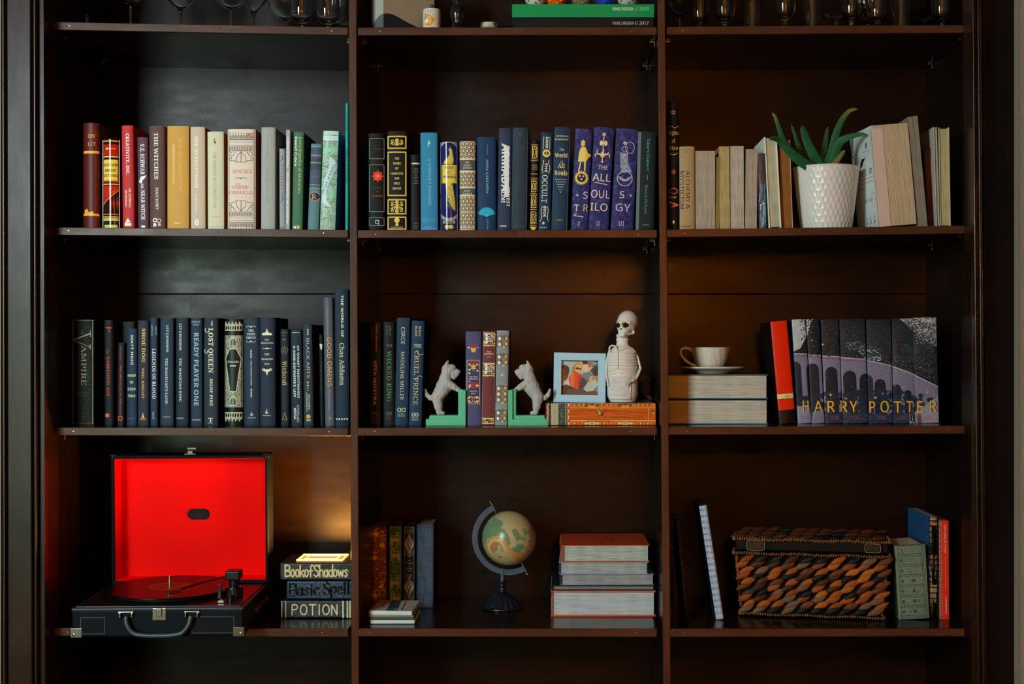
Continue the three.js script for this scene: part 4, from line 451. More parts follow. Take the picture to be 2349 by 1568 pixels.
{
  const z = -0.07, base = shelfY(2, 1, X(1100)), dogGeo = scottie();
  const grey = new THREE.MeshStandardMaterial({ color: own('#8a8887', 1.75), roughness: 0.75 }), green = new THREE.MeshStandardMaterial({ color: own('#3f9474', 1.6), roughness: 0.62, bumpMap: ironGrain, bumpScale: 0.0007 });
  function bookend(label, xpx, dir) {                 // dir 1: the upright is at the right
    const t = thing('bookend', label, 'bookend', [X(xpx, z), base + 0.0003, z]);
    const m = (pts) => { const s = new THREE.Shape(pts.map(([x, y]) => new THREE.Vector2(x / 1000, y / 1000))); return s; };
    const ext = (pts, d, zc) => new THREE.ExtrudeGeometry(m(pts), { depth: d, bevelEnabled: true, bevelSize: 0.0012, bevelThickness: 0.0012, bevelSegments: 2 }).translate(0, 0, zc - d / 2);
    const lower = ext([[1, 1], [90, 1], [90, 80], [82, 80], [82, 13.5], [1, 13.5]], 0.052, -0.03), upper = ext([[7, 12.5], [83, 12.5], [83, 81], [74.5, 81], [74.5, 22], [9, 22]], 0.04, -0.03);
    const g = merge([metreUV(lower), metreUV(upper)]).scale(1.03, 1.03, 1), dog = dogGeo.clone().scale(1.01, 0.985, 1).translate(0.002, -0.004, -0.03);
    for (const q of [g, dog]) if (dir < 0) { q.scale(-1, 1, 1); const ix = q.index; if (ix) { for (let i = 0; i < ix.count; i += 3) { const a = ix.getX(i); ix.setX(i, ix.getX(i + 1)); ix.setX(i + 1, a); } } else for (const at of Object.values(q.attributes)) { const n = at.itemSize, A = at.array; for (let i = 0; i < at.count; i += 3) for (let c = 0; c < n; c++) { const a = A[i * n + c]; A[i * n + c] = A[(i + 1) * n + c]; A[(i + 1) * n + c] = a; } } q.computeVertexNormals(); }
    part(t, 'base', g, green); part(t, 'terrier', dog, grey, 'grey standing terrier figure'); return t;
  }
  bookend('green iron bookend with a grey terrier facing right, left of the three cloth books', 976.5, 1);
  bookend('green iron bookend with a grey terrier facing left, right of the three cloth books', 1257, -1);
}

// ---------------------------------------------------------------- third row, middle bay: the orange box and what stands on it
const smooth = (a, b, k) => { const h = Math.max(k - Math.abs(a - b), 0) / k; return Math.min(a, b) - h * h * k * 0.25; };
const ellip = (x, y, z, cx, cy, cz, rx, ry, rz) => { const a = (x - cx) / rx, b = (y - cy) / ry, c = (z - cz) / rz, q = Math.hypot(a, b, c); return (q - 1) * Math.min(rx, ry, rz); };
const capsule = (x, y, z, ax, ay, az, bx, by, bz, ra, rb = ra) => { const vx = bx - ax, vy = by - ay, vz = bz - az, t = clamp(((x - ax) * vx + (y - ay) * vy + (z - az) * vz) / (vx * vx + vy * vy + vz * vz), 0, 1); return Math.hypot(x - ax - vx * t, y - ay - vy * t, z - az - vz * t) - lerp(ra, rb, t); };
let boxTop;
{
  const z = -0.075, x0 = X(1252, z), x1 = X(1504, z), base = shelfY(2, 1, (x0 + x1) / 2) + 0.0012, w = x1 - x0, h = Y(925, z) - base, D = 0.205; boxTop = base + h;
  const t = thing('cigar_box', 'orange wooden box with a printed paper seal strip and brass clasp', 'box', [(x0 + x1) / 2, base, z]);
  const r = region(252, 52, (g) => {
    fill('#a04210', 0, 0, 252, 52); for (let i = 0; i < 60; i++) line(['#aa4a14', '#8c380c', '#b45418'][i % 3], rr(0.4, 1), 55, rr(8, 40), 252, rr(8, 40));
    fill('#b5561c', 55, 0, 197, 9); fill('#b5561c', 55, 41, 197, 11); for (let i = 0; i < 46; i++) { disc(['#c8702c', '#7c2420', '#b88438', '#4a4a24', '#c05018'][i % 5], 57 + i * 4.2, 2.4 + (i % 3), rr(1.4, 2.6)); disc(['#c8702c', '#7c2420', '#d0b068', '#4a4a24'][i % 4], 58 + i * 4.2, 48 + (i % 2) * 2, rr(1, 2)); }
    for (const x of [106, 182]) { disc('#c87424', x, 7, 11, 4); disc('#4c4c24', x - 12, 4, 4); disc('#4c4c24', x + 12, 4, 4); disc('#6e1c24', x, 2, 6, 2.4); } for (const x of [106, 182]) { disc('#c8a060', x, 48, 11, 4); disc('#9a8478', x, 48, 5, 3); for (const q of [-14, 14]) disc('#d0c49c', x + q, 48, 2.4, 3); }
    fill('#e09a4c', 53, 10, 199, 1.3); fill('#e09a4c', 55, 40, 197, 1.6); fill('#e09a4c', 236, 12, 1.3, 27); frame('#7c2a0c', 239, 13, 12, 25, 0.8); disc('#4c4c24', 246, 18, 3); disc('#e07c34', 247, 24, 2.4);
    pen.save(); pen.translate(178, 33); ht('DE + ZOROS GORDOS + GRAN M', 0, 0, 92, 4.6, '#4a1c0a', F.sb); pen.restore(); fill('#5a3414', 90, 37, 12, 1.6); fill('#7c4a20', 92, 41, 58, 2);
    fill('#8a8a74', 12, 0, 17, 52); fill('#28332e', 29, 0, 15, 52); fill('#6a4a3c', 3, 0, 3, 52); fill('#7a2a1c', 1, 0, 2, 52); fill('#2c2c2a', 7, 0, 5, 52); for (let y = 0; y < 52; y += 1.2) { disc('#aaa48e', 5 + Math.sin(y * 0.5), y, 1, 1); disc('#b4b09c', 51 + Math.sin(y * 0.42) * 1.6, y, 1.1, 1); } fill('#4c4a3c', 44, 0, 6, 52); fill('#9a9a84', 45.4, 0, 1, 52); vt('GARANTIA', 20, 4, 46, 6, '#b46a3c', F.sb); vt('HABANA', 36, 10, 42, 6, '#4c5c50', F.s); swirls(['#5c6a60', '#3c4a44'], 30, 30, 2, 13, 48, 3);
  }, 1.75, 0.08, 3);
  part(t, 'body', rbox(w, h * 0.72, D, 0.0012, 0, h * 0.36, -D / 2 - 0.0003), mat('#8a3c10', 0.4, 1.75)); part(t, 'lid', rbox(w, h * 0.275, D, 0.0012, 0, h * 0.8615, -D / 2 - 0.0003), mat('#86807a', 0.35, 1.2));
  const f = faceGeo(w, h, r).translate(0, h / 2, 0.0002); part(t, 'printed_front', f, printed(r, 0.4));
  const cx = -w / 2 + w * 0.497, cy = h * 0.62; part(t, 'clasp', merge([rbox(0.013, 0.010, 0.0012, 0.0005, cx, cy + 0.004, 0.001), rbox(0.009, 0.011, 0.004, 0.0018, cx, cy - 0.003, 0.0025), ball(0.0016, cx - 0.010, cy + 0.006, 0.001, 8, 6), ball(0.0016, cx + 0.010, cy + 0.006, 0.001, 8, 6), ball(0.0016, cx - 0.0095, cy - 0.0015, 0.001, 8, 6), ball(0.0016, cx + 0.0095, cy - 0.0015, 0.001, 8, 6), rbox(0.02, 0.003, 0.001, 0.0004, cx, cy + 0.006, 0.0008), rbox(0.02, 0.003, 0.001, 0.0004, cx, cy - 0.0015, 0.0008)]), metal('#c8b070', 0.25), 'brass clasp');
  part(t, 'hinge_pin', new THREE.TorusGeometry(0.0025, 0.0008, 6, 14).rotateX(Math.PI / 2).translate(-w / 2 + w * 0.37, h + 0.0006, -0.004), metal('#c8a060', 0.3));
}
{ // pale blue square photo frame, leaning back
  const z = -0.125, w = S(118, z), h = S(113, z), t = thing('photo_frame', 'pale blue square photo frame with a picture of people outdoors', 'photo frame', [X(1329, z), boxTop + 0.0006, z]);
  t.rotation.order = 'YXZ'; t.rotation.x = -0.14; t.rotation.y = 0.05; t.rotation.z = -0.02;
  const blue = new THREE.MeshPhysicalMaterial({ color: own('#8cb4c8', 1.5), roughness: 0.35, specularIntensity: 0.6 }), o = 0.0165, d = 0.012;
  const fs = new THREE.Shape([[-w / 2, 0], [w / 2, 0], [w / 2, h], [-w / 2, h]].map((p) => new THREE.Vector2(...p))); fs.holes.push(new THREE.Path([[-w / 2 + o, o], [-w / 2 + o, h - o], [w / 2 - o, h - o], [w / 2 - o, o]].map((p) => new THREE.Vector2(...p))));
  part(t, 'frame_moulding', metreUV(new THREE.ExtrudeGeometry(fs, { depth: d - 0.002, bevelEnabled: true, bevelSize: 0.0008, bevelThickness: 0.001, bevelSegments: 2 }).translate(0, 0, -d / 2 + 0.001)), blue);
  part(t, 'back_panel', box(w - 0.01, h - 0.01, 0.003, 0, h / 2, -0.006), mat('#202428', 0.8));
  part(t, 'easel_leg', rbox(0.03, h * 0.8, 0.002, 0.0005, 0, 0, 0).rotateX(0.42).translate(0, h * 0.39, -0.027), mat('#202428', 0.8));
  const r = region(84, 82, (g) => {                    // a snapshot: two people hugging, others around them
    fill('#8ea09c', 0, 0, 84, 82); fill('#23282c', 0, 0, 84, 2.6); fill('#3a4044', 10, 2, 40, 1.6); fill('#26336e', 74, 0, 10, 5);
    poly('#4c5a58', 66, 14, 84, 4, 84, 40, 70, 34); disc('#5c6c70', 70, 18, 6); disc('#a45a44', 68, 12, 3); fill('#3c4658', 66, 18, 8, 10);
    disc('#b89c74', 58, 12, 12, 14); disc('#7a6a50', 60, 8, 12, 9); disc('#d8a484', 55, 17, 7, 9); disc('#2e2a26', 54, 5, 6, 4); poly('#6c6860', 50, 30, 64, 26, 74, 40, 70, 62, 48, 64, 46, 36); poly('#4a7aa4', 54, 28, 60, 28, 58, 46, 54, 40); poly('#c88a64', 64, 36, 71, 36, 70, 54, 63, 56);
    disc('#a88a50', 38, 16, 10, 12); disc('#8c6c3c', 34, 24, 9, 12); disc('#d0946c', 39, 20, 7.4, 9); disc('#241c18', 37, 19, 4, 2.4); disc('#241c18', 43.5, 20, 2.4, 2); disc('#b8604c', 39, 25.5, 2.2, 0.8);
    poly('#c8482c', 24, 30, 34, 26, 40, 32, 46, 30, 50, 60, 44, 68, 24, 66, 16, 58, 18, 42); poly('#b03c2c', 36, 36, 46, 34, 48, 62, 38, 66); poly('#d86444', 22, 32, 30, 30, 30, 64, 22, 62); poly('#b8a8b4', 14, 50, 18, 44, 22, 62, 12, 58); poly('#3a3a3e', 44, 42, 52, 40, 62, 54, 58, 74, 40, 72);
    disc('#4a3c34', 7, 30, 11, 18); disc('#3a302a', 10, 24, 10, 12); disc('#8a5434', 3, 28, 6, 10); disc('#a8643c', 2, 44, 6, 12); poly('#34302c', 0, 60, 14, 56, 40, 68, 44, 82, 0, 82); poly('#4a4440', 18, 66, 50, 66, 56, 82, 10, 82);
    disc('#2c2c30', 80, 24, 9, 12); poly('#a8603c', 74, 36, 84, 34, 84, 54, 78, 50); poly('#9aa49c', 50, 66, 60, 50, 76, 44, 84, 54, 78, 68, 58, 72); poly('#5c4234', 46, 68, 58, 72, 78, 68, 84, 72, 84, 82, 50, 82); poly('#6c6c7a', 72, 66, 84, 56, 84, 74); fill('#b4a49c', 40, 79.5, 30, 1); speckle(['#3c3834', '#564c44'], 120, 12, 68, 44, 13, 0.4, 1);
  }, 1.6, 0.05, 3);
  part(t, 'photograph', faceGeo(w - 2 * o + 0.002, h - 2 * o + 0.002, r).translate(0, h / 2, -0.0035), printed(r, 0.35));
}
{ // bottle shaped as a skeleton, head turned to the left
  const z = -0.135, m = S(1, z) * 1000, t = thing('skeleton_bottle', 'pale bone coloured skeleton shaped bottle with a skull on top', 'figurine', [X(1428, z), boxTop + 0.0006, z]);
  const bone = new THREE.MeshPhysicalMaterial({ color: own('#a29c96', 2.15), roughness: 0.55 }), dark = mat('#1c1618', 0.8), ink = mat('#6c6664', 0.8);
  const u = (n) => n * m / 1000;                      // photo pixels to metres at this depth
  const body = lathe([[0, 0], [26, 0], [29, 2], [34.5, 14], [35, 20], [35, 60], [34.5, 80], [34, 100], [32.5, 112], [27, 122], [19, 128], [14.5, 132], [13.8, 136], [13.6, 141], [15, 142], [15, 145], [13.4, 146], [13.2, 150], [14.5, 151], [14.5, 154], [12, 156], [0, 157]].map(([a, b]) => [u(a), u(b)]), 56).scale(1, 1, 0.82);
  part(t, 'bottle_body', body, bone);
  const onBody = (ang, y, lift = 0) => { const R = y > 112 ? lerp(32.5, 24, (y - 112) / 13) : y > 100 ? lerp(34, 32.5, (y - 100) / 12) : 34.8; return [u((R + lift) * Math.sin(ang)), u(y), u((R + lift) * Math.cos(ang)) * 0.82]; };
  const A0 = -0.36;                                   // the breastbone faces front left
  part(t, 'breastbone', tube([...Array(7)].map((_, i) => onBody(A0, 76 + i * 7, 0.8)), u(1.8), 20, 8), bone);
  for (let i = 0; i < 8; i++) for (const s of [-1, 1]) { const y = 113 - i * 6.6, pts = []; for (let k = 0; k <= 10; k++) { const q = k / 10; pts.push(onBody(A0 + s * (0.06 + q * (s > 0 ? 1.75 : 1.0)), y - Math.sin(q * Math.PI) * (i > 4 ? 4 : 2.2) + q * 1.5 - (i > 5 ? (1 - q) * -3 : 0), -1.1)); } part(t, 'rib', tube(pts, u(2.35), 20, 7), bone); }
  // label plate and its faint lines of lettering
  { const g = new THREE.CylinderGeometry(u(36), u(36), u(50), 24, 1, true, -1.02, 1.5).scale(1, 1, 0.83).translate(0, u(33), 0); const rim = tube([...Array(13)].map((_, i) => onBody(-1.02 + i / 12 * 1.5, 58, 1.4)), u(1), 24, 6), rim2 = tube([...Array(13)].map((_, i) => onBody(-1.02 + i / 12 * 1.5, 8 + 2, 0.9)), u(1), 24, 6), side = tube([onBody(0.48, 58, 1.4), onBody(0.5, 34, 1.4), onBody(0.46, 10, 0.9)], u(1.1), 12, 6);
    part(t, 'label_plate', merge([g, rim, rim2, side]), new THREE.MeshPhysicalMaterial({ color: own('#9c9896', 2.15), roughness: 0.6, side: THREE.DoubleSide }));
    const r = region(54, 50, (c) => { fill('#9c9896', 0, 0, 54, 50); ht('BONES', 16, 6, 14, 3.6, '#5c5654', F.sb); ht('SKELETON', 20, 12, 26, 4.4, '#6c6664', F.sb); swirls(['#7c8a94', '#8a929a'], 34, 4, 18, 40, 14, 3); ht('EMBALMING', 26, 41, 38, 3.6, '#7c7672', F.sb); }, 2.1, 0.04, 3);
    const q = new THREE.CylinderGeometry(u(36.15), u(36.15), u(49), 24, 1, true, -1.0, 1.44).scale(1, 1, 0.83).translate(0, u(33), 0), uv = q.attributes.uv; for (let i = 0; i < uv.count; i++) uv.setXY(i, lerp(r.u0, r.u1, uv.getX(i)), lerp(r.v0, r.v1, uv.getY(i))); part(t, 'label_print', q, printed(r, 0.6)); }
  // collar bones, arms and the hand resting on the label
  part(t, 'collar_bone', tube([onBody(A0 + 0.1, 118, 2), onBody(0.3, 125, 4), onBody(0.95, 121, 3), [u(29), u(113), u(6)]], u(2.1), 20, 8), bone);
  part(t, 'collar_bone', tube([onBody(A0 - 0.05, 118, 2), [u(-18), u(128), u(20)], [u(-27), u(129), u(15)], [u(-31), u(122), u(12)], [u(-27), u(117), u(15)]], u(2), 24, 8), bone);
  part(t, 'upper_arm', merge([tube([[u(29), u(114), u(5)], [u(34), u(104), u(6)], [u(40), u(80), u(10)]], u(2.6), 16, 8), ball(u(4), u(29), u(113), u(5)), ball(u(3.6), u(40), u(79), u(10))]), bone);
  part(t, 'forearm', merge([tube([[u(39), u(79), u(11)], [u(31), u(62), u(20)], [u(23), u(54), u(25)]], u(1.7), 16, 7), tube([[u(41.5), u(77), u(11)], [u(34), u(60), u(20)], [u(26), u(50), u(25)]], u(1.7), 16, 7)]), bone);
  part(t, 'hand', merge([capsuleGeo([24, 52, 26], [18, 49, 29], 4.2), ...[[8, 54, 33, 1], [3, 46, 35, 0], [4, 41, 35, -1], [9, 38, 34, -2]].map(([x, y, zz, k]) => tube([[u(19), u(49 + k), u(29)], [u((x + 19) / 2), u((y + 50) / 2 + 2), u(zz - 1)], [u(x), u(y), u(zz)]], u(1.35), 10, 6)), tube([[u(23), u(53), u(28)], [u(17), u(55), u(31)], [u(12), u(56), u(33)]], u(1.4), 10, 6)]), bone);
  part(t, 'upper_arm', merge([tube([[u(-31), u(118), u(4)], [u(-36), u(96), u(4)], [u(-37.5), u(72), u(8)], [u(-36), u(52), u(14)], [u(-33), u(36), u(18)]], u(2.1), 24, 8), ball(u(2.4), u(-37), u(70), u(8)), ball(u(3), u(-34), u(40), u(17))]), bone);
  function capsuleGeo(a, b, r) { return tube([a, [(a[0] + b[0]) / 2, (a[1] + b[1]) / 2, (a[2] + b[2]) / 2], b].map((p) => p.map(u)), u(r), 8, 10); }
  // skull, modelled facing +x and then turned
  const sk = sdfMesh((x, y, zz) => {
    let d = smooth(ellip(x, y, zz, -3, 33, 0, 27, 24, 22.5), ellip(x, y, zz, 12, 22, 0, 15, 18, 15.5), 10);
    d = smooth(d, ellip(x, y, zz, 16, 8, 0, 13, 9, 12), 6); for (const s of [-1, 1]) { d = smooth(d, capsule(x, y, zz, 24, 18, s * 8, 4, 16, s * 17, 4, 3), 4); d = smooth(d, capsule(x, y, zz, 26, 29, s * 4, 16, 29, s * 15, 3.4, 3), 4); d = smooth(d, capsule(x, y, zz, 22, 0, s * 3, -2, 6, s * 14, 3.6, 3.6), 3); d = smooth(d, capsule(x, y, zz, -2, 6, s * 14, -4, 18, s * 15, 3.4, 3), 3); d = Math.max(d, -ellip(x, y, zz, 28, 23, s * 9.4, 10, 6.8, 7.6)); d = Math.max(d, -ellip(x, y, zz, 4, 8, s * 18, 5, 3.4, 7)); d = Math.max(d, -ellip(x, y, zz, 30, 14.5, s * 1.6, 6, 3, 1.5)); }
    d = smooth(d, capsule(x, y, zz, 24, 1, -5, 24, 1, 5, 4.6, 4.6), 3); const tooth = 0.35 * Math.sin(zz * 1.9) * Math.exp(-((y - 5) ** 2) / 18) * (x > 14 ? 1 : 0); return d + tooth + (Math.abs(y - 4.8) < 0.7 && x > 12 ? 0.8 : 0);
  }, [0, 26, 0], 36, 72, u(1));
  const yaw = Math.PI + 0.95, head = new THREE.Matrix4().makeRotationY(yaw).setPosition(u(11), u(153), 0);
  const skull = part(t, 'skull', sk.applyMatrix4(head), bone);
  for (const s of [-1, 1]) part(t, 'eye_socket', new THREE.SphereGeometry(1, 18, 12).scale(u(5.5), u(6.6), u(7.2)).translate(u(20.6), u(23.2), u(s * 9.2)).applyMatrix4(head), dark, 'dark eye socket');
  part(t, 'nose_hole', merge([-1.7, 1.7].map((s) => new THREE.SphereGeometry(1, 10, 8).scale(u(3.4), u(2.8), u(1.4)).translate(u(25), u(14.5), u(s)))).applyMatrix4(head), dark);
  part(t, 'jaw_hole', new THREE.SphereGeometry(1, 12, 8).scale(u(4.4), u(3), u(2.4)).translate(u(4), u(8), u(13.4)).applyMatrix4(head), dark);
  skull.userData.label = 'smooth skull head';
}
{ // dim little figure behind the bottle
  const z = -0.235, u = (n) => S(n, z), t = thing('bird_figurine', 'dim grey lumpy little figurine on the orange box, behind the skeleton bottle', 'figurine', [X(1484, z), boxTop + 0.0005, z]), m = mat('#3a3636', 0.85, 2), pale = mat('#7a787e', 0.7, 1.8);
  part(t, 'body', sdfMesh((x, y, q) => smooth(smooth(ellip(x, y, q, -1, 26, 0, 14, 17, 12), ellip(x, y, q, -8, 52, 0, 12, 13, 11), 6), ellip(x, y, q, 4, 48, 4, 7, 6, 5), 4) + 0.8 * Math.sin(x * 0.7) * Math.sin(y * 0.6) * Math.sin(q * 0.8), [0, 36, 0], 40, 40, u(1)), m);
  part(t, 'foot', merge([tube([[u(-4), u(16), u(6)], [u(3), u(9), u(9)], [u(9), u(2), u(10)]], u(5), 14, 8).scale(1, 1, 0.5), rbox(u(20), u(2.4), u(14), 0.001, u(2), u(1.2), u(2))]), pale);
}
// ---------------------------------------------------------------- third row, right bay
{
  const z = -0.085, base = shelfY(2, 2, X(1650)), P = '#9a968c';
  const b = flatBook('thick blue bound book lying flat, lower of the two under the teacup', 1527.5, 1763, 918, 976, z, 0.17, { col: 2, cover: '#0c1418', bottom: '#1c4664', pages: P, base: base + 0.0003, over: 0.004 });
  const h1 = S(58, z); const top = flatBook('thick black bound book lying flat, directly under the white saucer', 1527, 1762.5, 862, 918.4, z, 0.17, { col: 2, cover: '#3a403e', bottom: '#14486a', pages: P, base: base + h1 + 0.0006, over: 0.004 });
  const y0 = base + h1 + S(56.4, z) + 0.0009, zc = -0.155, u = (n) => S(n, zc), cx = X(1634, zc);
  const china = new THREE.MeshPhysicalMaterial({ color: new THREE.Color(0.72, 0.70, 0.64), roughness: 0.22 });
  const s = thing('saucer', 'white porcelain saucer with a thick rim on the book stack', 'saucer', [cx, y0, zc]);
  part(s, 'dish', lathe([[0, 1.5], [30, 1.5], [32, 0], [37, 0], [40, 3], [52, 9], [71, 12], [74, 13.5], [74.5, 15.5], [72, 17], [54, 14], [40, 9], [30, 6], [0, 5]].map(([a, c]) => [u(a), u(c)]), 72), china);
  const c = thing('teacup', 'white embossed porcelain teacup with one handle, standing on the saucer', 'teacup', [cx - u(5), y0 + u(5.2), zc]);
  const cupMap = pixels(512, 256, (a, v) => { const k = 0.5 + 0.25 * Math.sin(a * 6.283 * 9 + Math.sin(v * 14) * 2.2) * Math.sin(v * 22 + Math.cos(a * 6.283 * 5) * 2) + 0.25 * n2(a, v); return [k, k, k]; }, false);
  const cm = china.clone(); cm.bumpMap = cupMap; cm.bumpScale = 0.0022;
  part(c, 'cup_body', lathe([[0, 2], [17, 2], [18, 0], [22, 0], [23, 4], [30, 12], [37, 26], [41, 40], [44, 52], [45.5, 55], [44.3, 56], [42, 52], [39, 40], [34, 26], [27, 14], [18, 7], [0, 6]].map(([a, d]) => [u(a), u(d)]), 72), cm);
  const hp = [[-39, 45], [-48, 52], [-58, 54], [-66, 50], [-67, 40], [-60, 29], [-49, 20], [-38, 15], [-29, 12]].map(([a, d]) => [u(a), u(d), 0]);
  part(c, 'cup_handle', tube(hp, u(3.4), 48, 10), china);
  book(2, 2, 'bright red book with a small cream label, leaning left against the picture spines', 1789, 1826, 1768, 738, -0.1, { color: '#a81c04', cover: '#0c0606', rough: 0.4, bulge: 0.003, draw: (w) => { fill('#0a0606', -w / 2, 942, w, 60); fill('#b09c6c', -w / 2, 905, w, 11); ht('131', 4, 910.5, 12, 6, '#4a3a20', F.ab); for (let i = 0; i < 60; i++) disc('#b42c0c', rr(-w / 2, w / 2), rr(740, 940), 0.5); } });
  // the seven matching spines with one picture running across them all
  const P7 = [[1831, 1861.5, 1817, 733], [1863, 1892, 1850, 732], [1893.7, 1933, 1883.7, 732], [1934.4, 1992, 1926, 732], [1993.4, 2048.7, 1988, 732], [2050, 2099, 2047, 731], [2101, 2154.5, 2094.4, 729]];
  const words = [['THE FIRST', 'YEAR'], ['THE SECOND', 'OF SECRETS'], ['THE THIRD', 'YEAR'], ['GOBLET', 'OF FIRE'], ['ORDER OF', 'PHOENIX'], ['HALF', 'PRINCE'], ['DEATHLY', 'HALLOWS']];
  const lab = ['slim pale grey picture spine with letter H, first of seven matching books', 'slim blue grey picture spine with letter A, second of seven matching books', 'dark blue picture spine with a single R, third of seven matching books', 'wide dark picture spine with letters RY, middle of seven matching books', 'wide dark picture spine with letters PO, fifth of seven matching books', 'dark picture spine with double T, sixth of seven matching books', 'wide misty picture spine with letters ER, last of seven matching books'];
  P7.forEach(([b0, b1, t0, y], i) => book(2, 2, lab[i], b0, b1, t0, y, -0.1, { color: '#10161e', cover: '#0c1016', kind: 'hard', bulge: 0.0025, rough: 0.42, group: 'seven matching picture spines', draw: (w) => {
    const xa = (b0 + b1) / 2; pen.save(); pen.translate(-xa, 0);   // now x is the photo's x
    // a plain night landscape: misty sky, wooded hills, an old stone bridge with round arches
    fill('#0d141b', 1800, 720, 400, 270); const fog = (x, yy, rx, ry, col, n) => { for (let k = 0; k < n; k++) { const a = rnd() * 6.28, q = Math.sqrt(rnd()); disc(col, x + rx * q * Math.cos(a), yy + ry * q * Math.sin(a), rr(1, 5)); } };
    poly('#7e858c', 1810, 725, 1884, 725, 1872, 742, 1862, 774, 1846, 800, 1826, 808, 1812, 800); fog(1838, 760, 26, 34, '#878e94', 50); poly('#7c8084', 2060, 725, 2170, 725, 2170, 800, 2140, 792, 2112, 768, 2090, 752); fog(2130, 748, 40, 24, '#84888c', 70); fog(1970, 795, 26, 9, '#6a7078', 60); fog(2002, 806, 24, 16, '#8e9398', 110); fog(2016, 818, 10, 9, '#a0a4a8', 50);
    fog(2010, 920, 160, 60, '#121b26', 300); for (let k = 0; k < 260; k++) line('#1a242e', rr(0.5, 1.5), rr(1890, 2170), rr(735, 860), rr(1890, 2170), rr(735, 860)); fog(2110, 800, 40, 14, '#222d34', 60);
    // the bridge deck falls away to the right
    const deck = (x) => 812 + (x - 1830) * 0.085 + Math.max(0, x - 1960) ** 2 * 0.0013, lit = ['#5c5e74', '#4c5066', '#6c6e84'];
    pen.fillStyle = '#565870'; pen.beginPath(); pen.moveTo(1805, deck(1805)); for (let x = 1810; x <= 2170; x += 8) pen.lineTo(x, deck(x)); pen.lineTo(2170, 990); pen.lineTo(1805, 990); pen.fill(); speckle(lit, 2600, 1808, 815, 350, 165, 0.25, 0.9); speckle(['#3c4056', '#454a62'], 2200, 1808, 815, 350, 165, 0.25, 0.9);
    line('#9a9cab', 1.6, 1808, deck(1808) - 1, 1870, deck(1870) - 1, 1930, deck(1930) - 1, 1990, deck(1990) - 1, 2050, deck(2050) - 1, 2100, deck(2100) - 1, 2160, deck(2160) - 1); line('#6a3a34', 2, 1830, deck(1830) + 4, 1900, deck(1900) + 4, 1984, deck(1984) + 4);
    for (const [cx2, half, top] of [[1830, 15, 823], [1871, 14, 829], [1912, 14, 837], [1953, 15, 845], [1990, 15, 853], [2021, 13, 865], [2058, 10, 878], [2084, 8, 892]]) { pen.fillStyle = '#0e1622'; pen.beginPath(); pen.moveTo(cx2 - half, 990); pen.lineTo(cx2 - half, top + half * 1.5); pen.bezierCurveTo(cx2 - half, top, cx2 + half, top, cx2 + half, top + half * 1.5); pen.lineTo(cx2 + half, 990); pen.fill(); }
    fog(1990, 925, 165, 30, '#141f33', 500); speckle(['#12161f', '#1c2430', '#0a0f16', '#232c38'], 2400, 1850, 728, 320, 90, 0.3, 1.6); speckle(['#8a8e94', '#6a7078'], 260, 2100, 728, 60, 60, 0.3, 1.2); poly('#62667a', 1825, 930, 1862, 935, 1866, 990, 1825, 990); poly('#585c72', 1866, 945, 1892, 940, 1892, 990, 1862, 990); poly('#6c7080', 2100, 945, 2160, 905, 2160, 990, 2098, 990); fill('#1a2436', 1893, 950, 205, 40); speckle(['#2a3a58', '#101a2a'], 300, 1893, 946, 205, 32, 0.6, 2);
    for (let k = 0; k < 170; k++) { const x = rr(1855, 2150), yy = 868 + rr(-50, 64) - (x < 1900 ? rr(0, 90) : 0); disc(['#c89a44', '#8a7a50', '#5c6480', '#d8c890'][k % 4], x, yy, rr(0.3, 0.9)); } for (const [x, yy, q] of [[1873, 781, 3], [1895, 790, 4], [1908, 906, 5], [1943, 914, 4], [2010, 912, 4], [2072, 889, 3], [2129, 900, 4], [2027, 903, 3], [1966, 771, 1.6]]) star('#c8964c', x, yy, q, 4, 0.3); pen.restore();
    for (const [ch, lx, lw] of [['H', 1851.5, 19], ['A', 1880, 20], ['R', 1907.5, 20], ['R', 1937, 19], ['Y', 1960, 18], ['P', 2002, 17], ['O', 2031, 23], ['T', 2060.5, 19], ['T', 2088, 16], ['E', 2112, 19], ['R', 2142, 20]]) for (const [dx, col] of [[0, '#a87424'], [1.6, '#3c2c14'], [-0.8, '#c08a34']]) ht(ch, lx - xa + dx, 934, lw, 36, col, F.a);
    words[i].forEach((t, q) => ht(t, 2, 956 + q * 5, Math.min(w * 0.66, 22), 3.2, '#7c3040', F.ab));
  } }));
  { const zz = -0.07, t = thing('metal_clip', 'small shiny metal clip standing on the shelf before the last picture spines', 'clip', [X(2096, zz), shelfY(2, 2, X(2096)) + 0.0004, zz]), u2 = (n) => S(n, zz);
    t.rotation.z = 0.12; part(t, 'jaw', merge([rbox(u2(4), u2(29), u2(3), 0.0012, 0, u2(15), 0), rbox(u2(4), u2(27), u2(3), 0.0012, u2(-6), u2(14), 0), rbox(u2(10), u2(4), u2(4), 0.001, u2(-3), u2(27), 0)]), metal('#b4b4b8', 0.2)); part(t, 'ring', new THREE.TorusGeometry(u2(3), u2(0.9), 8, 18).translate(u2(-2), u2(3.6), u2(2)), metal('#8a8a90', 0.25)); }
}

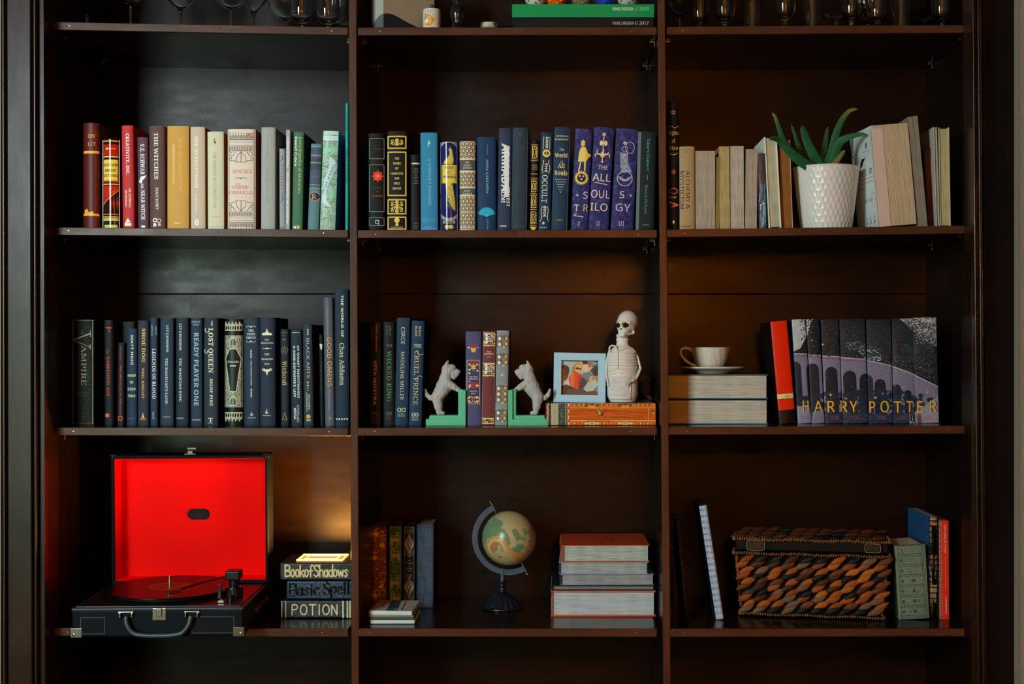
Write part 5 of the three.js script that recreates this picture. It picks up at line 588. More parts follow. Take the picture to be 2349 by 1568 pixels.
// ---------------------------------------------------------------- bottom row, left bay: record player and the glowing stack
{
  const zf = 0.09, x0 = X(166, zf), x1 = X(557, zf), base = shelfY(3, 0, (x0 + x1) / 2) + 0.0004, w = x1 - x0, h = 0.066, D = 0.335, t = thing('record_player', 'open black suitcase record player with a bright red lining in its lid', 'record player', [(x0 + x1) / 2, base, zf]);
  t.rotation.y = 0.035;
  const vinyl = pixels(256, 256, (u, v) => { const k = 0.4 + 0.6 * n4(u, v) * n2(v, u); return [k, k, k]; }, false);
  const black = new THREE.MeshPhysicalMaterial({ color: own('#080d15', 1.2), roughness: 0.55, specularIntensity: 0.14, bumpMap: vinyl, bumpScale: 0.0004 }), trim = mat('#10161f', 0.45, 1.6), chrome = metal('#b8ac9c', 0.22), plastic = mat('#0b0b0d', 0.25, 1.2);
  part(t, 'case_body', metreUV(rbox(w, h - 0.004, D, 0.006, 0, (h - 0.004) / 2, -D / 2, 3)), black);
  part(t, 'rim', metreUV(rbox(w + 0.001, 0.008, D + 0.001, 0.003, 0, h - 0.004, -D / 2)), trim);
  part(t, 'deck', rbox(w - 0.016, 0.003, D - 0.016, 0.001, 0, h + 0.0006, -D / 2), mat('#14090a', 0.35, 1.2));
  for (const [a, b] of [[-w / 2 + 0.02, -0.115], [0.075, w / 2 - 0.02]]) { const s = new THREE.Shape(); s.moveTo(a, 0.008); s.lineTo(b, 0.008); s.lineTo(b, h - 0.02); s.lineTo(a, h - 0.02); s.closePath(); const k = new THREE.Path(); k.moveTo(a + 0.002, 0.01); k.lineTo(a + 0.002, h - 0.022); k.lineTo(b - 0.002, h - 0.022); k.lineTo(b - 0.002, 0.01); k.closePath(); s.holes.push(k); part(t, 'stitched_panel', new THREE.ExtrudeGeometry(s, { depth: 0.001, bevelEnabled: false }).translate(0, 0, -0.0002), trim); }
  // corners, latch, handle
  for (const s of [-1, 1]) { part(t, 'metal_corner', merge([rbox(0.024, 0.02, 0.0015, 0.0006, s * (w / 2 - 0.011), 0.011, 0.0006), rbox(0.0015, 0.02, 0.022, 0.0006, s * (w / 2 + 0.0004), 0.011, -0.01), ball(0.0075, s * (w / 2 - 0.006), 0.007, -0.005, 14, 10)]), chrome, 'shiny metal corner'); }
  part(t, 'latch', merge([rbox(0.030, 0.027, 0.002, 0.001, 0.004, h - 0.0145, 0.0012), rbox(0.0125, 0.018, 0.004, 0.0012, 0.004, h - 0.010, 0.003)]), chrome, 'square metal latch');
  for (const s of [-1, 1]) part(t, 'handle_bracket', merge([rbox(0.034, 0.0035, 0.004, 0.001, s * 0.072 + 0.004, h - 0.009, 0.004), ball(0.0034, s * 0.088 + 0.004, h - 0.0105, 0.003, 10, 8), rbox(0.004, 0.011, 0.006, 0.001, s * 0.085 + 0.004 - s * 0.0, h - 0.0155, 0.005), rbox(0.004, 0.011, 0.006, 0.001, s * 0.059 + 0.004, h - 0.0155, 0.005)]), chrome);
  { const p = [[-0.067, h - 0.018, 0.008], [-0.064, h - 0.034, 0.012], [-0.05, h - 0.053, 0.014], [-0.025, h - 0.0585, 0.015], [0.004, h - 0.0592, 0.015], [0.033, h - 0.0585, 0.015], [0.058, h - 0.053, 0.014], [0.072, h - 0.034, 0.012], [0.075, h - 0.018, 0.008]]; part(t, 'handle', tube(p, 0.0058, 60, 12), mat('#16242e', 0.42, 1.7)); }
  for (const [i, zz] of [0.13, 0.17, 0.215, 0.26].entries()) part(t, 'control_knob', new THREE.CylinderGeometry(0.0062, 0.0066, 0.006, 20).rotateZ(Math.PI / 2).translate(w / 2 + 0.003, h - 0.034 + i * 0.0, -zz), metal('#c87c34', 0.3));
  // platter, record and arm
  const px = -0.018, pz = -0.165, py = h + 0.003;
  part(t, 'platter', lathe([[0, 0], [0.128, 0], [0.13, 0.004], [0.128, 0.011], [0, 0.011]], 72).translate(px, py, pz), mat('#121214', 0.5, 1.2));
  const groove = pixels(1024, 8, (u) => { const k = 0.5 + 0.5 * Math.sin(u * 1400); return [k, k, k]; }, false);
  const rec = part(t, 'record', lathe([[0.052, 0.0105], [0.146, 0.0105], [0.148, 0.0118], [0.146, 0.0132], [0.054, 0.0128], [0.052, 0.012]], 96).translate(px, py, pz), new THREE.MeshPhysicalMaterial({ color: own('#050506', 1), roughness: 0.32, specularIntensity: 0.6 }));
  const lr = region(110, 110, (g) => { fill('#6e2208', 0, 0, 110, 110); ring('#a8501c', 55, 55, 46, 1.4); ring('#4a1406', 55, 55, 20, 1); }, 1.4);
  const lab = new THREE.CircleGeometry(0.053, 48).rotateX(-Math.PI / 2), uv = lab.attributes.uv; for (let i = 0; i < uv.count; i++) uv.setXY(i, lerp(lr.u0, lr.u1, uv.getX(i)), lerp(lr.v0, lr.v1, uv.getY(i)));
  part(rec, 'record_label', lab.translate(px, py + 0.0131, pz), printed(lr, 0.5), 'orange brown record label');
  part(t, 'spindle', merge([cyl(0.0028, 0.0028, 0.026, 14, px, py + 0.0245, pz), ball(0.0028, px, py + 0.0375, pz, 10, 8)]), metal('#d8cdb8', 0.2));
  const ax = w / 2 - 0.045, az = -0.11;
  part(t, 'arm_base', merge([cyl(0.021, 0.019, 0.022, 28, ax, py + 0.011, az), cyl(0.012, 0.012, 0.026, 20, ax, py + 0.03, az), rbox(0.034, 0.022, 0.036, 0.004, ax, py + 0.05, az)]), plastic);
  part(t, 'arm_rest', merge([rbox(0.008, 0.03, 0.006, 0.001, ax - 0.026, py + 0.015, az + 0.03), rbox(0.01, 0.004, 0.012, 0.001, ax - 0.026, py + 0.03, az + 0.03)]), plastic);
  part(t, 'tone_arm', tube([[ax - 0.01, py + 0.048, az], [ax - 0.05, py + 0.041, az + 0.024], [ax - 0.105, py + 0.03, az + 0.062]], 0.0024, 24, 8), metal('#a8643c', 0.25));
  part(t, 'cartridge', merge([rbox(0.03, 0.009, 0.013, 0.002, 0, 0, 0).rotateY(0.55).translate(ax - 0.118, py + 0.025, az + 0.072), rbox(0.006, 0.008, 0.005, 0.001, ax - 0.128, py + 0.018, az + 0.078)]), mat('#3a0c0e', 0.35, 1.2));
  part(t, 'switch', merge([cyl(0.0085, 0.0085, 0.016, 18, ax + 0.006, py + 0.008, -0.05), rbox(0.004, 0.012, 0.004, 0.001, ax + 0.006, py + 0.02, -0.05)]), plastic);
  part(t, 'switch', merge([rbox(0.014, 0.005, 0.010, 0.001, ax - 0.012, py + 0.0025, -0.035), rbox(0.003, 0.004, 0.003, 0.0005, ax - 0.012, py + 0.006, -0.035)]), chrome);
  // the lid stands open at the back: a shallow tray with a red satin lining
  const lid = new THREE.Group(); lid.name = 'lid'; t.add(lid); lid.position.set(0.004, h + 0.004, -D + 0.01); lid.rotation.x = 0.03; lid.rotation.y = 0.012;
  const lw = w, lh = 0.315, ld = 0.058, th = 0.0085, red = new THREE.MeshPhysicalMaterial({ color: new THREE.Color(0.8, 0.002, 0.001), roughness: 0.5, specularIntensity: 0.08 });
  part(lid, 'lid_shell', merge([rbox(lw, lh, 0.006, 0.002, 0, lh / 2, -0.003 + 0.0), ...[-1, 1].map((s) => rbox(th, lh, ld, 0.0035, s * (lw / 2 - th / 2), lh / 2, ld / 2)), ...[0, 1].map((s) => rbox(lw, th, ld, 0.0035, 0, s ? lh - th / 2 : th / 2, ld / 2))].map((g) => metreUV(g))), black);
  const iw = lw - 2 * th, ih = lh - 2 * th;
  part(lid, 'red_lining', merge([box(iw, ih, 0.001, 0, lh / 2, 0.001), ...[-1, 1].map((s) => box(0.001, ih, ld - 0.006, s * (iw / 2 - 0.0005), lh / 2, ld / 2 - 0.002)), ...[-1, 1].map((s) => box(iw, 0.001, ld - 0.006, 0, lh / 2 + s * (ih / 2 - 0.0005), ld / 2 - 0.002))]), red, 'bright red satin lining');
  const br = region(54, 26, (g) => { fill('#0c0507', 0, 0, 54, 26); ht('Fair', 27, 13, 26, 13, '#2c1014', F.s); }, 1.3, 0.05, 4);
  const oval = new THREE.Shape(); oval.absarc(-0.0135, 0, 0.0125, Math.PI / 2, Math.PI * 1.5); oval.absarc(0.0135, 0, 0.0125, -Math.PI / 2, Math.PI / 2); const og = new THREE.ExtrudeGeometry(oval, { depth: 0.002, bevelEnabled: true, bevelSize: 0.0008, bevelThickness: 0.0008, bevelSegments: 2 }).translate(0.008, lh * 0.515, 0.0015);
  part(lid, 'badge', og, mat('#12070a', 0.6, 1.2), 'dark oval badge'); part(lid, 'badge', faceGeo(0.03, 0.0145, br).translate(0.008, lh * 0.515, 0.00445), printed(br, 0.5));
  part(lid, 'lid_latch', merge([rbox(0.028, 0.003, 0.008, 0.001, 0, lh + 0.0015, ld - 0.01), rbox(0.013, 0.008, 0.003, 0.001, 0, lh + 0.006, ld - 0.008), rbox(0.022, 0.006, 0.003, 0.001, 0.003, lh + 0.0145, ld - 0.012)]), metal('#6c6660', 0.35));
  for (const s of [-1, 1]) part(lid, 'lid_corner', merge([rbox(0.014, 0.0016, 0.012, 0.0006, s * (lw / 2 - 0.006), lh + 0.0004, ld - 0.006), ball(0.0065, s * (lw / 2 - 0.0048), lh - 0.005, ld - 0.006, 12, 8)]), mat('#1a1c20', 0.3, 1.4));
}
{ // stack of three carved toy spell books with a glowing glass tray let into the top
  const z = -0.112, base = shelfY(3, 0, X(735)) + 0.0004, t = thing('spell_book_stack', 'dark carved stack of three spell books with a glowing light on top', 'ornament', [X(728, z), base, z]);
  const x = (n) => X(n, z) - X(728, z), y = (n) => Y(n, z) - base, D = 0.128, blues = ['#0a1116', '#14253a', '#0a151c'];
  const lay = [[642, 812, 1290, 1331, 0, 'BookofShadows', '#b8aa84'], [656, 813, 1332, 1375, -0.004, 'Basic Spells', '#04060a'], [644, 812.5, 1376, 1417.5, 0.001, 'POTION', '#b8aa88']];
  const crack = pixels(256, 256, (u, v) => { const k = 0.5 * n1(u, v * 0.3) + 0.5 * n4(u, v); return [k, k, k]; }, false);
  lay.forEach(([a, b, c, d, dz, text, ink], i) => {
    const w = x(b) - x(a), h = y(c) - y(d), m = new THREE.MeshPhysicalMaterial({ color: own(blues[i], 1.5), roughness: 0.42, bumpMap: crack, bumpScale: 0.0012 });
    const bk = part(t, 'carved_book', metreUV(rbox(w, h - 0.0012, D + dz, 0.004, (x(a) + x(b)) / 2, (y(c) + y(d)) / 2, -(D + dz) / 2 + dz, 3)).scale(1, 1, 1), m);
    const words = lettering(text, i === 0 ? x(655) : i === 1 ? x(664) : x(671), i === 0 ? x(799) : i === 1 ? x(816) : x(775), i === 0 ? y(1322) : i === 1 ? y(1365) : y(1409), i === 2 ? S(23, z) : S(27, z), dz, i === 1 ? 0.03 : 0);
    part(bk, 'raised_lettering', words, i === 1 ? mat(ink, 0.25, 1) : mat(ink, 0.5, 1.45), i === 1 ? 'black raised lettering' : 'cream raised lettering');
    if (i === 2) for (const q of [647, 656, 787.5, 797.5, 803.5]) part(bk, 'raised_band', rbox(S(q < 700 ? 2.6 : 4, z), h - 0.002, 0.003, 0.0012, x(q), (y(c) + y(d)) / 2, 0.0014), mat('#b8aa88', 0.5, 1.45), 'cream raised band');
  });
  // the light: a shallow clear tray with bright edges over a warm lamp
  const top = y(1290) + 0.0008, tw = S(108, z), td = 0.088, cx = x(730), cz = -0.06, glow = new THREE.MeshStandardMaterial({ color: 0xffffff, emissive: new THREE.Color(1, 0.5, 0.13), emissiveIntensity: 1.5 }), amber = new THREE.MeshStandardMaterial({ color: own('#c87818', 1), roughness: 0.3, emissive: new THREE.Color(0.9, 0.34, 0.03), emissiveIntensity: 0.5 });
  const lampPart = part(t, 'glowing_tray', merge([rbox(tw, 0.002, td, 0.0008, cx, top, cz)]), amber, 'amber glowing tray');
  for (const [a, b, c, d] of [[0, td / 2 - 0.003, tw, 0.005], [0, -td / 2 + 0.003, tw, 0.005], [-tw / 2 + 0.003, 0, 0.005, td], [tw / 2 - 0.003, 0, 0.005, td], [0, td / 2 - 0.02, tw - 0.03, 0.011], [0, -td / 2 + 0.015, tw - 0.03, 0.003], [-tw / 2 + 0.018, 0, 0.004, td - 0.03], [tw / 2 - 0.018, 0, 0.004, td - 0.03]]) part(lampPart, 'glowing_edge', rbox(c, 0.0036, d, 0.0012, cx + a, top + 0.0022, cz + b), glow);
  const panel = new THREE.RectAreaLight(new THREE.Color(1, 0.42, 0.07), 420, tw, td); panel.name = 'tray_lamp_light'; panel.position.set(t.position.x + cx, t.position.y + top + 0.0052, t.position.z + cz); panel.lookAt(panel.position.x, panel.position.y + 1, panel.position.z); scene.add(panel);
}
// raised hand-cut capitals from single strokes: every letter is a few thick round-ended bars
function lettering(text, x0, x1, y0, h, z, tilt = 0) {
  const G = { B: [[0, 0, 0, 1], [0, 1, 0.5, 0.9], [0.5, 0.9, 0.5, 0.6], [0.5, 0.6, 0, 0.5], [0, 0.5, 0.55, 0.4], [0.55, 0.4, 0.55, 0.08], [0.55, 0.08, 0, 0]], o: 'ring', k: [[0, 0, 0, 0.95], [0.4, 0.55, 0, 0.25], [0.1, 0.32, 0.42, 0]], f: [[0.15, 0, 0.15, 0.85], [0.15, 0.85, 0.3, 1], [0.3, 1, 0.45, 0.9], [0, 0.5, 0.35, 0.5]], S: [[0.5, 0.85, 0.3, 1], [0.3, 1, 0.05, 0.85], [0.05, 0.85, 0.1, 0.6], [0.1, 0.6, 0.45, 0.42], [0.45, 0.42, 0.5, 0.15], [0.5, 0.15, 0.25, 0], [0.25, 0, 0, 0.14]], h: [[0, 0, 0, 1], [0, 0.45, 0.22, 0.58], [0.22, 0.58, 0.38, 0.45], [0.38, 0.45, 0.4, 0]], a: 'bowl', d: [[0.42, 0, 0.42, 1], 'ring'], w: [[0, 0.55, 0.15, 0], [0.15, 0, 0.3, 0.5], [0.3, 0.5, 0.45, 0], [0.45, 0, 0.6, 0.55]], s: [[0.38, 0.5, 0.2, 0.6], [0.2, 0.6, 0.03, 0.48], [0.03, 0.48, 0.36, 0.15], [0.36, 0.15, 0.2, 0], [0.2, 0, 0, 0.08]], i: [[0.1, 0, 0.1, 0.55], [0.1, 0.8, 0.1, 0.83]], c: [[0.4, 0.5, 0.2, 0.6], [0.2, 0.6, 0.02, 0.4], [0.02, 0.4, 0.03, 0.15], [0.03, 0.15, 0.2, 0], [0.2, 0, 0.4, 0.1]], p: [[0, -0.25, 0, 0.6], [0, 0.58, 0.3, 0.6], [0.3, 0.6, 0.42, 0.4], [0.42, 0.4, 0.3, 0.15], [0.3, 0.15, 0, 0.12]], e: [[0, 0.32, 0.4, 0.36], [0.4, 0.36, 0.3, 0.58], [0.3, 0.58, 0.1, 0.56], [0.1, 0.56, 0, 0.3], [0, 0.3, 0.1, 0.04], [0.1, 0.04, 0.4, 0.08]], l: [[0.08, 0, 0.08, 0.98]], P: [[0, 0, 0, 1], [0, 1, 0.42, 0.96], [0.42, 0.96, 0.5, 0.74], [0.5, 0.74, 0.38, 0.52], [0.38, 0.52, 0, 0.48]], O: 'RING', T: [[0.3, 0, 0.3, 1], [0, 1, 0.6, 1]], I: [[0.1, 0, 0.1, 1]], N: [[0, 0, 0, 1], [0, 1, 0.5, 0], [0.5, 0, 0.5, 1]] };
  const wid = (c) => (c === ' ' ? 0.14 : c === 'I' || c === 'i' || c === 'l' ? 0.2 : c === 'O' ? 0.62 : c === 'w' || c === 'T' ? 0.6 : c === 'B' || c === 'S' || c === 'N' || c === 'P' ? 0.54 : 0.42), gap = text === 'POTION' ? 0.22 : 0.11;
  let total = 0; for (const c of text) total += wid(c) + gap; total -= gap; const sx = (x1 - x0) / total, out = [], r = h * 0.085; let u = 0;
  const bar = (a, b, c, d) => { const L = Math.hypot(c - a, d - b); if (L > 1e-6) out.push(new THREE.CylinderGeometry(r, r, L, 8).rotateZ(Math.atan2(d - b, c - a) - Math.PI / 2).translate((a + c) / 2, (b + d) / 2, z + r * 0.35)); out.push(ball(r, a, b, z + r * 0.35, 8, 6), ball(r, c, d, z + r * 0.35, 8, 6)); };
  const ringAt = (cx, cy, rx, ry) => { for (let i = 0; i < 10; i++) { const p = i / 10 * 6.2832, q = (i + 1) / 10 * 6.2832; bar(x0 + cx * sx + rx * sx * Math.cos(p), y0 + h * (cy + ry * Math.sin(p)), x0 + cx * sx + rx * sx * Math.cos(q), y0 + h * (cy + ry * Math.sin(q))); } };
  for (const c of text) { const g = G[c]; const lift = tilt * u; if (g === 'ring') ringAt(u + 0.2, 0.3 + lift, 0.2, 0.3); else if (g === 'RING') ringAt(u + 0.31, 0.5 + lift, 0.31, 0.5); else if (g === 'bowl') { ringAt(u + 0.18, 0.28 + lift, 0.18, 0.28); bar(x0 + (u + 0.38) * sx, y0 + h * (0.56 + lift), x0 + (u + 0.4) * sx, y0 + h * lift); } else if (g) for (const s of g) { if (s === 'ring') ringAt(u + 0.2, 0.28 + lift, 0.2, 0.28); else bar(x0 + (u + s[0]) * sx, y0 + h * (s[1] + lift), x0 + (u + s[2]) * sx, y0 + h * (s[3] + lift)); } u += wid(c) + gap; }
  return merge(out);
}
// ---------------------------------------------------------------- bottom row, middle bay
{
  const z = -0.235, B = (l, b0, b1, t0, y, o) => book(3, 1, l, b0, b1, t0, y, o.z ?? z, { D: 0.125, ...o });
  B('golden brown patterned book at the far left, set back on the lowest shelf', 850, 886, 850, 1207, { color: '#54330e', cover: '#2c1c08', pages: '#6a4a20', draw: (w) => { const h = w / 2; fill('#3a2008', -h, 1207, w, 8); swirls(['#8a6a1c', '#74400e', '#a07c24', '#5a2a0a'], 90, -h, 1212, w, 190, 6); speckle(['#b8902c', '#7c4412', '#2c1806'], 200, -h, 1212, w, 190, 0.6, 1.8); for (const [x, y] of [[-6, 1225], [8, 1250], [-9, 1280], [6, 1345], [-8, 1366]]) { disc('#a8861e', x, y, 6, 4); arcline('#a8861e', 1.6, x + 4, y - 8, 5, 1.6, 5.4); } } });
  B('dark green cloth book with a column of pale chairs', 892, 921, 892, 1206, { color: '#22402f', cover: '#0c1c14', pages: '#4c4434', draw: (w) => { const s = '#a09a78', h = w / 2; frame('#6a7a60', -h + 2, 1209, w - 4, 200, 0.7); for (const [y, m] of [[1238, 1], [1274, -1], [1336, 1], [1372, -1]]) { pen.save(); pen.translate(0, y); pen.scale(m, 1); line(s, 1.2, -8, -10, -8, 10); line(s, 1.4, -10, -4, -10, 16); line(s, 1.2, 8, -16, 9, 12); line(s, 1.4, 2, -16, 2, 0); line(s, 1.2, 2, -16, 9, -16); line(s, 1, 2, -10, 8, -10); line(s, 1, -8, -10, 2, -8); fill('#7c7660', -8, -4, 15, 8); line(s, 1.2, -6, 4, -6, 12); line(s, 1.4, 4, 4, 4, 18); pen.restore(); } line(s, 1, -8, 1208, -8, 1214); line(s, 1, 8, 1208, 8, 1214); ['EMMA', 'JANE', 'AUSTEN'].forEach((q, i) => ht(q, 0, 1298 + i * 6.4, [12, 9, 15][i], 4.4, '#8c8a70', F.sb)); } });
  B('slim black book with silver art deco feather pattern', 925.5, 951, 926, 1206, { color: '#0a0e16', cover: '#06080c', pages: '#6a5030', draw: (w) => { const s = '#98a0aa', h = w / 2; frame(s, -h + 2, 1209, w - 4, 200, 0.9); for (const y of [1248, 1346]) { for (const q of [-1, 1]) for (let i = 0; i < 4; i++) line(s, 1, 0, y - 22 + i * 4, q * (10 - i), y - 4 + i * 2, q * (9 - i), y + 4, 0, y + 24 - i * 4); disc('#0a0e16', 0, y, 6); ring(s, 0, y, 5.4, 1.6); disc(s, 0, y, 3); poly('#0a0e16', -1, y - 1, 1, y - 1, 0, y + 2); } for (let i = 0; i < 5; i++) for (const q of [-1, 1]) { line('#5c6a78', 1, 0, 1216 + i * 3, q * 10, 1208 + i * 3); line('#5c6a78', 1, 0, 1270 + i * 2.4, q * 10, 1262 + i * 2); line('#5c6a78', 1, 0, 1372 + i * 3, q * 10, 1362 + i * 3); } line(s, 1, 0, 1264, 0, 1278); ['THE', 'PICTURE', 'OF', 'DORIAN', 'GRAY'].forEach((q, i) => ht(q, 0, 1285 + i * 6, [8, 14, 4, 14, 10][i], 4.4, '#a8aeb4', F.sb)); ['OSCAR', 'WILDE'].forEach((q, i) => ht(q, 0, 1318 + i * 5.6, 12, 4.2, '#a8aeb4', F.sb)); } });
  B('grey blue cloth book with dark drawn roses, rightmost of the four standing books', 955, 993, 956, 1202, { color: '#2c3e54', cover: '#0c141e', pages: '#8c8478', draw: (w) => { const h = w / 2, k = '#17222f'; fill('#24344a', -h, 1202, w, 8); for (let i = 0; i < 26; i++) { const x = rr(-h, h), y = rr(1212, 1400); arcline(k, 0.9, x, y, rr(4, 11), rr(0, 6), rr(1, 9)); } for (const [x, y] of [[2, 1240], [6, 1270], [-2, 1328], [6, 1358], [-4, 1388]]) { star(k, x, y, 8, 7, 0.6); for (const q of [5, 3.2, 1.6]) ring('#33475e', x, y, q, 0.9); } line(k, 1.2, -10, 1212, -2, 1250, -10, 1300, 4, 1340, -8, 1400); frame('#1e2c3e', -h + 1.5, 1210, w - 3, 186, 0.7); ht('LITTLE WOMEN', 0, 1298, 24, 4, '#222e40', F.sb); } });
  // two coasters and a small notepad, lying at the front
  const zc = -0.046, base = shelfY(3, 1, X(900)), tile = mat('#a8acae', 0.45, 1.5);
  const tr = region(105, 105, (g) => { fill('#8c8578', 0, 0, 105, 105); speckle(['#a09888', '#7c7464'], 300, 0, 0, 105, 105, 0.4, 1.4); poly('#1c4250', 34, 0, 58, 0, 70, 105, 40, 105); poly('#14303c', 36, 30, 60, 30, 66, 80, 42, 80); swirls(['#24566a', '#0e2430'], 20, 36, 4, 26, 96, 5); for (const [x, y, c] of [[22, 30, '#a83c18'], [26, 20, '#8a5a1c'], [18, 46, '#b4542c'], [34, 84, '#b87a30'], [28, 74, '#8c3018'], [64, 88, '#a8682c'], [20, 62, '#6c5c24']]) disc(c, x, y, 7, 5); line('#1c1c1c', 3, 72, 10, 80, 100); for (let i = 0; i < 9; i++) line('#6c6454', 0.8, 84, 10 + i * 10, 100, 12 + i * 10); line('#3c3830', 1.2, 8, 70, 30, 96); line('#3c3830', 1.2, 4, 84, 22, 100); }, 1.6, 0.08, 3);
  const slab = (name, label, x0, x1, y0, y1, D, b, r, m) => { const w = S(x1 - x0, zc), h = S(y1 - y0, zc), t = thing(name, label, 'coaster', [X((x0 + x1) / 2, zc), b, zc]); part(t, 'tile', rbox(w, h, D, 0.0035, 0, h / 2, -D / 2, 3), m); if (r) part(t, 'printed_top', faceGeo(w - 0.006, D - 0.006, r).rotateX(-Math.PI / 2).translate(0, h + 0.0002, -D / 2), printed(r, 0.5)); return t; };
  const c1 = slab('coaster', 'plain white stone coaster with rounded edges, lowest of the small pile', 848.5, 952, 1423, 1432.5, 0.12, base + 0.0003, null, tile);
  const h1 = S(9.5, zc), pad = thing('notepad', 'thin olive cream notepad between the two white coasters', 'notepad', [X(899, zc), base + h1 + 0.0005, zc]), ph = S(9.5, zc);
  const pg = box(S(99, zc), ph - 0.0026, 0.098, 0, ph / 2 + 0.0002, -0.049); { const uv = pg.attributes.uv; for (let i = 0; i < uv.count; i++) uv.setXY(i, uv.getY(i), uv.getX(i)); } part(pad, 'page_block', pg, pages('#5c5c40', 1.5));
  part(pad, 'cover_board', box(S(101, zc), 0.0012, 0.1, 0, 0.0006, -0.05), mat('#16303a', 0.5, 1.5)); part(pad, 'cover_board', box(S(103, zc), 0.0012, 0.1, -0.002, ph - 0.0006, -0.05), mat('#9c948c', 0.5, 1.5));
  const c2 = slab('coaster', 'white stone coaster printed with a teal and orange scene, topmost of the pile', 844.5, 946, 1401, 1411.5, 0.126, base + h1 + ph + 0.0012, tr, tile); c2.rotation.y = -0.05;
  { // small desk globe
    const zg = -0.235, gx = X(1152, zg), gb = shelfY(3, 1, gx) + 0.0003, u = (n) => S(n, zg), t = thing('globe', 'small antique coloured desk globe on a dark ribbed stand', 'globe', [gx, gb, zg]), y0 = Y(1400, zg - 0) - gb;
    const yy = (py) => Y(py, zg) - gb, xx = (px) => X(px, zg) - gx, ebony = new THREE.MeshPhysicalMaterial({ color: own('#0e141c', 1.4), roughness: 0.24 }), brass = metal('#a89468', 0.3);
    const land = noiseTile(8, 91), fine = noiseTile(32, 9), tint = noiseTile(8, 31);
    const map = pixels(1024, 512, (a, v) => { const L = 0.52 * land(a, v * 0.5) + 0.36 * fine(a, v * 0.5) + 0.1 * n2(a, v * 0.5), g = tint(a + 0.3, v * 0.5), gr = 0.93 + 0.14 * n4(a, v) , sea = [0.44, 0.37, 0.19], c = L > 0.525 ? (g > 0.62 ? [0.13, 0.24, 0.13] : g > 0.46 ? [0.56, 0.26, 0.05] : g > 0.3 ? [0.5, 0.42, 0.2] : [0.42, 0.17, 0.06]) : L > 0.505 ? [0.16, 0.27, 0.2] : sea; const line2 = (a * 24 % 1 < 0.02 || v * 12 % 1 < 0.02) ? 0.86 : 1; return c.map((q) => toS(q * gr * line2)); });
    const ball2 = new THREE.SphereGeometry(u(62), 64, 48); part(t, 'globe_ball', ball2.rotateY(0.6).rotateZ(0.47).translate(xx(1167.5), yy(1233.5), 0), new THREE.MeshPhysicalMaterial({ map, roughness: 0.28 }));
    const arc = new THREE.Shape(), a0 = Math.PI / 2 + 0.47 - 0.02, a1 = a0 + Math.PI + 0.04; arc.absarc(0, 0, u(84), a0, a1, false); arc.absarc(0, 0, u(72), a1, a0, true);
    part(t, 'meridian_arm', new THREE.ExtrudeGeometry(arc, { depth: u(6), bevelEnabled: true, bevelSize: 0.0006, bevelThickness: 0.0006, bevelSegments: 2, curveSegments: 48 }).translate(xx(1167.5), yy(1233.5), -u(3)), mat('#26384a', 0.45, 1.5), 'slate blue meridian arm');
    const dir = [-Math.sin(0.47), Math.cos(0.47)], pin = (s) => merge([new THREE.CylinderGeometry(u(2.4), u(2.4), u(16), 12).rotateZ(0.47).translate(xx(1167.5) + s * dir[0] * u(72), yy(1233.5) + s * dir[1] * u(72), 0), new THREE.CylinderGeometry(u(2), u(2.6), u(12), 12).rotateZ(0.47).translate(xx(1167.5) + s * dir[0] * u(86), yy(1233.5) + s * dir[1] * u(86), 0), ball(u(3.6), xx(1167.5) + s * dir[0] * u(93), yy(1233.5) + s * dir[1] * u(93), 0, 12, 10)]);
    part(t, 'axis_pin', pin(1), brass); part(t, 'axis_pin', pin(-1), brass);
    part(t, 'rod', merge([cyl(u(4), u(4), u(30), 16, 0, yy(1318), 0), cyl(u(6), u(6), u(10), 16, 0, yy(1310), 0)]), mat('#34465a', 0.3, 1.5));
    const stem = lathe([[0, 0], [0, yy(1362) - 0.004], [8, 62], [7, 66], [10, 68], [10, 71], [6.6, 73], [6.6, 78], [9, 80], [9, 83], [6, 85], [11, 88], [11.5, 91], [0, 92]].map(([a, b], i) => (i < 2 ? [a, b] : [u(a), u(b) - u(61) + yy(1362)])), 32); part(t, 'stem', stem, ebony);
    const dome = new THREE.LatheGeometry([...Array(25)].map((_, i) => { const q = i / 24; return new THREE.Vector2(u(9 + 36 * Math.pow(q, 0.55)), lerp(yy(1360), u(4), q)); }).concat([new THREE.Vector2(u(47), u(3.4)), new THREE.Vector2(u(47), 0), new THREE.Vector2(0.0001, 0)]).reverse(), 120), p = dome.attributes.position;
    for (let i = 0; i < p.count; i++) { const a = Math.atan2(p.getZ(i), p.getX(i)), R = Math.hypot(p.getX(i), p.getZ(i)); if (p.getY(i) > u(4.2)) { const k = 1 - 0.085 * Math.pow(Math.abs(Math.cos(a * 9)), 4) * clamp(R / u(30), 0, 1); p.setX(i, p.getX(i) * k); p.setZ(i, p.getZ(i) * k); } } dome.computeVertexNormals(); part(t, 'base', dome, ebony, 'dark ribbed dome base');
  }
  // five books and one thin board lying in a pile
  { const zs = -0.132, b0 = shelfY(3, 1, X(1384)) + 0.0003; let y = b0; const pile = (label, x0, x1, y0, y1, D, o) => { const t = flatBook(label, x0, x1, y0, y1, o.z ?? zs, D, { col: 1, base: y, ...o }); y += S(y1 - y0, zs) + 0.0003; return t; };
    pile('big thick red bound book with pale blue white pages, lowest of its pile', 1264, 1504, 1356.5, 1416, 0.2, { cover: '#8a4436', pages: '#9096a4', gain: 1.3, flatSpine: 0.35, board: 0.0042, over: 0.004 });
    pile('thin dark book with pale pages on the big red bound one', 1265, 1501.5, 1344, 1356, 0.19, { cover: '#10161a', pages: '#84868a', board: 0.0024 });
    pile('medium grey paged book third from the bottom of the pile', 1285, 1500.5, 1319, 1343.8, 0.16, { cover: '#586270', pages: '#84868a', gain: 1.3, board: 0.0016, spine: '#0e1830', yaw: 0.01 });
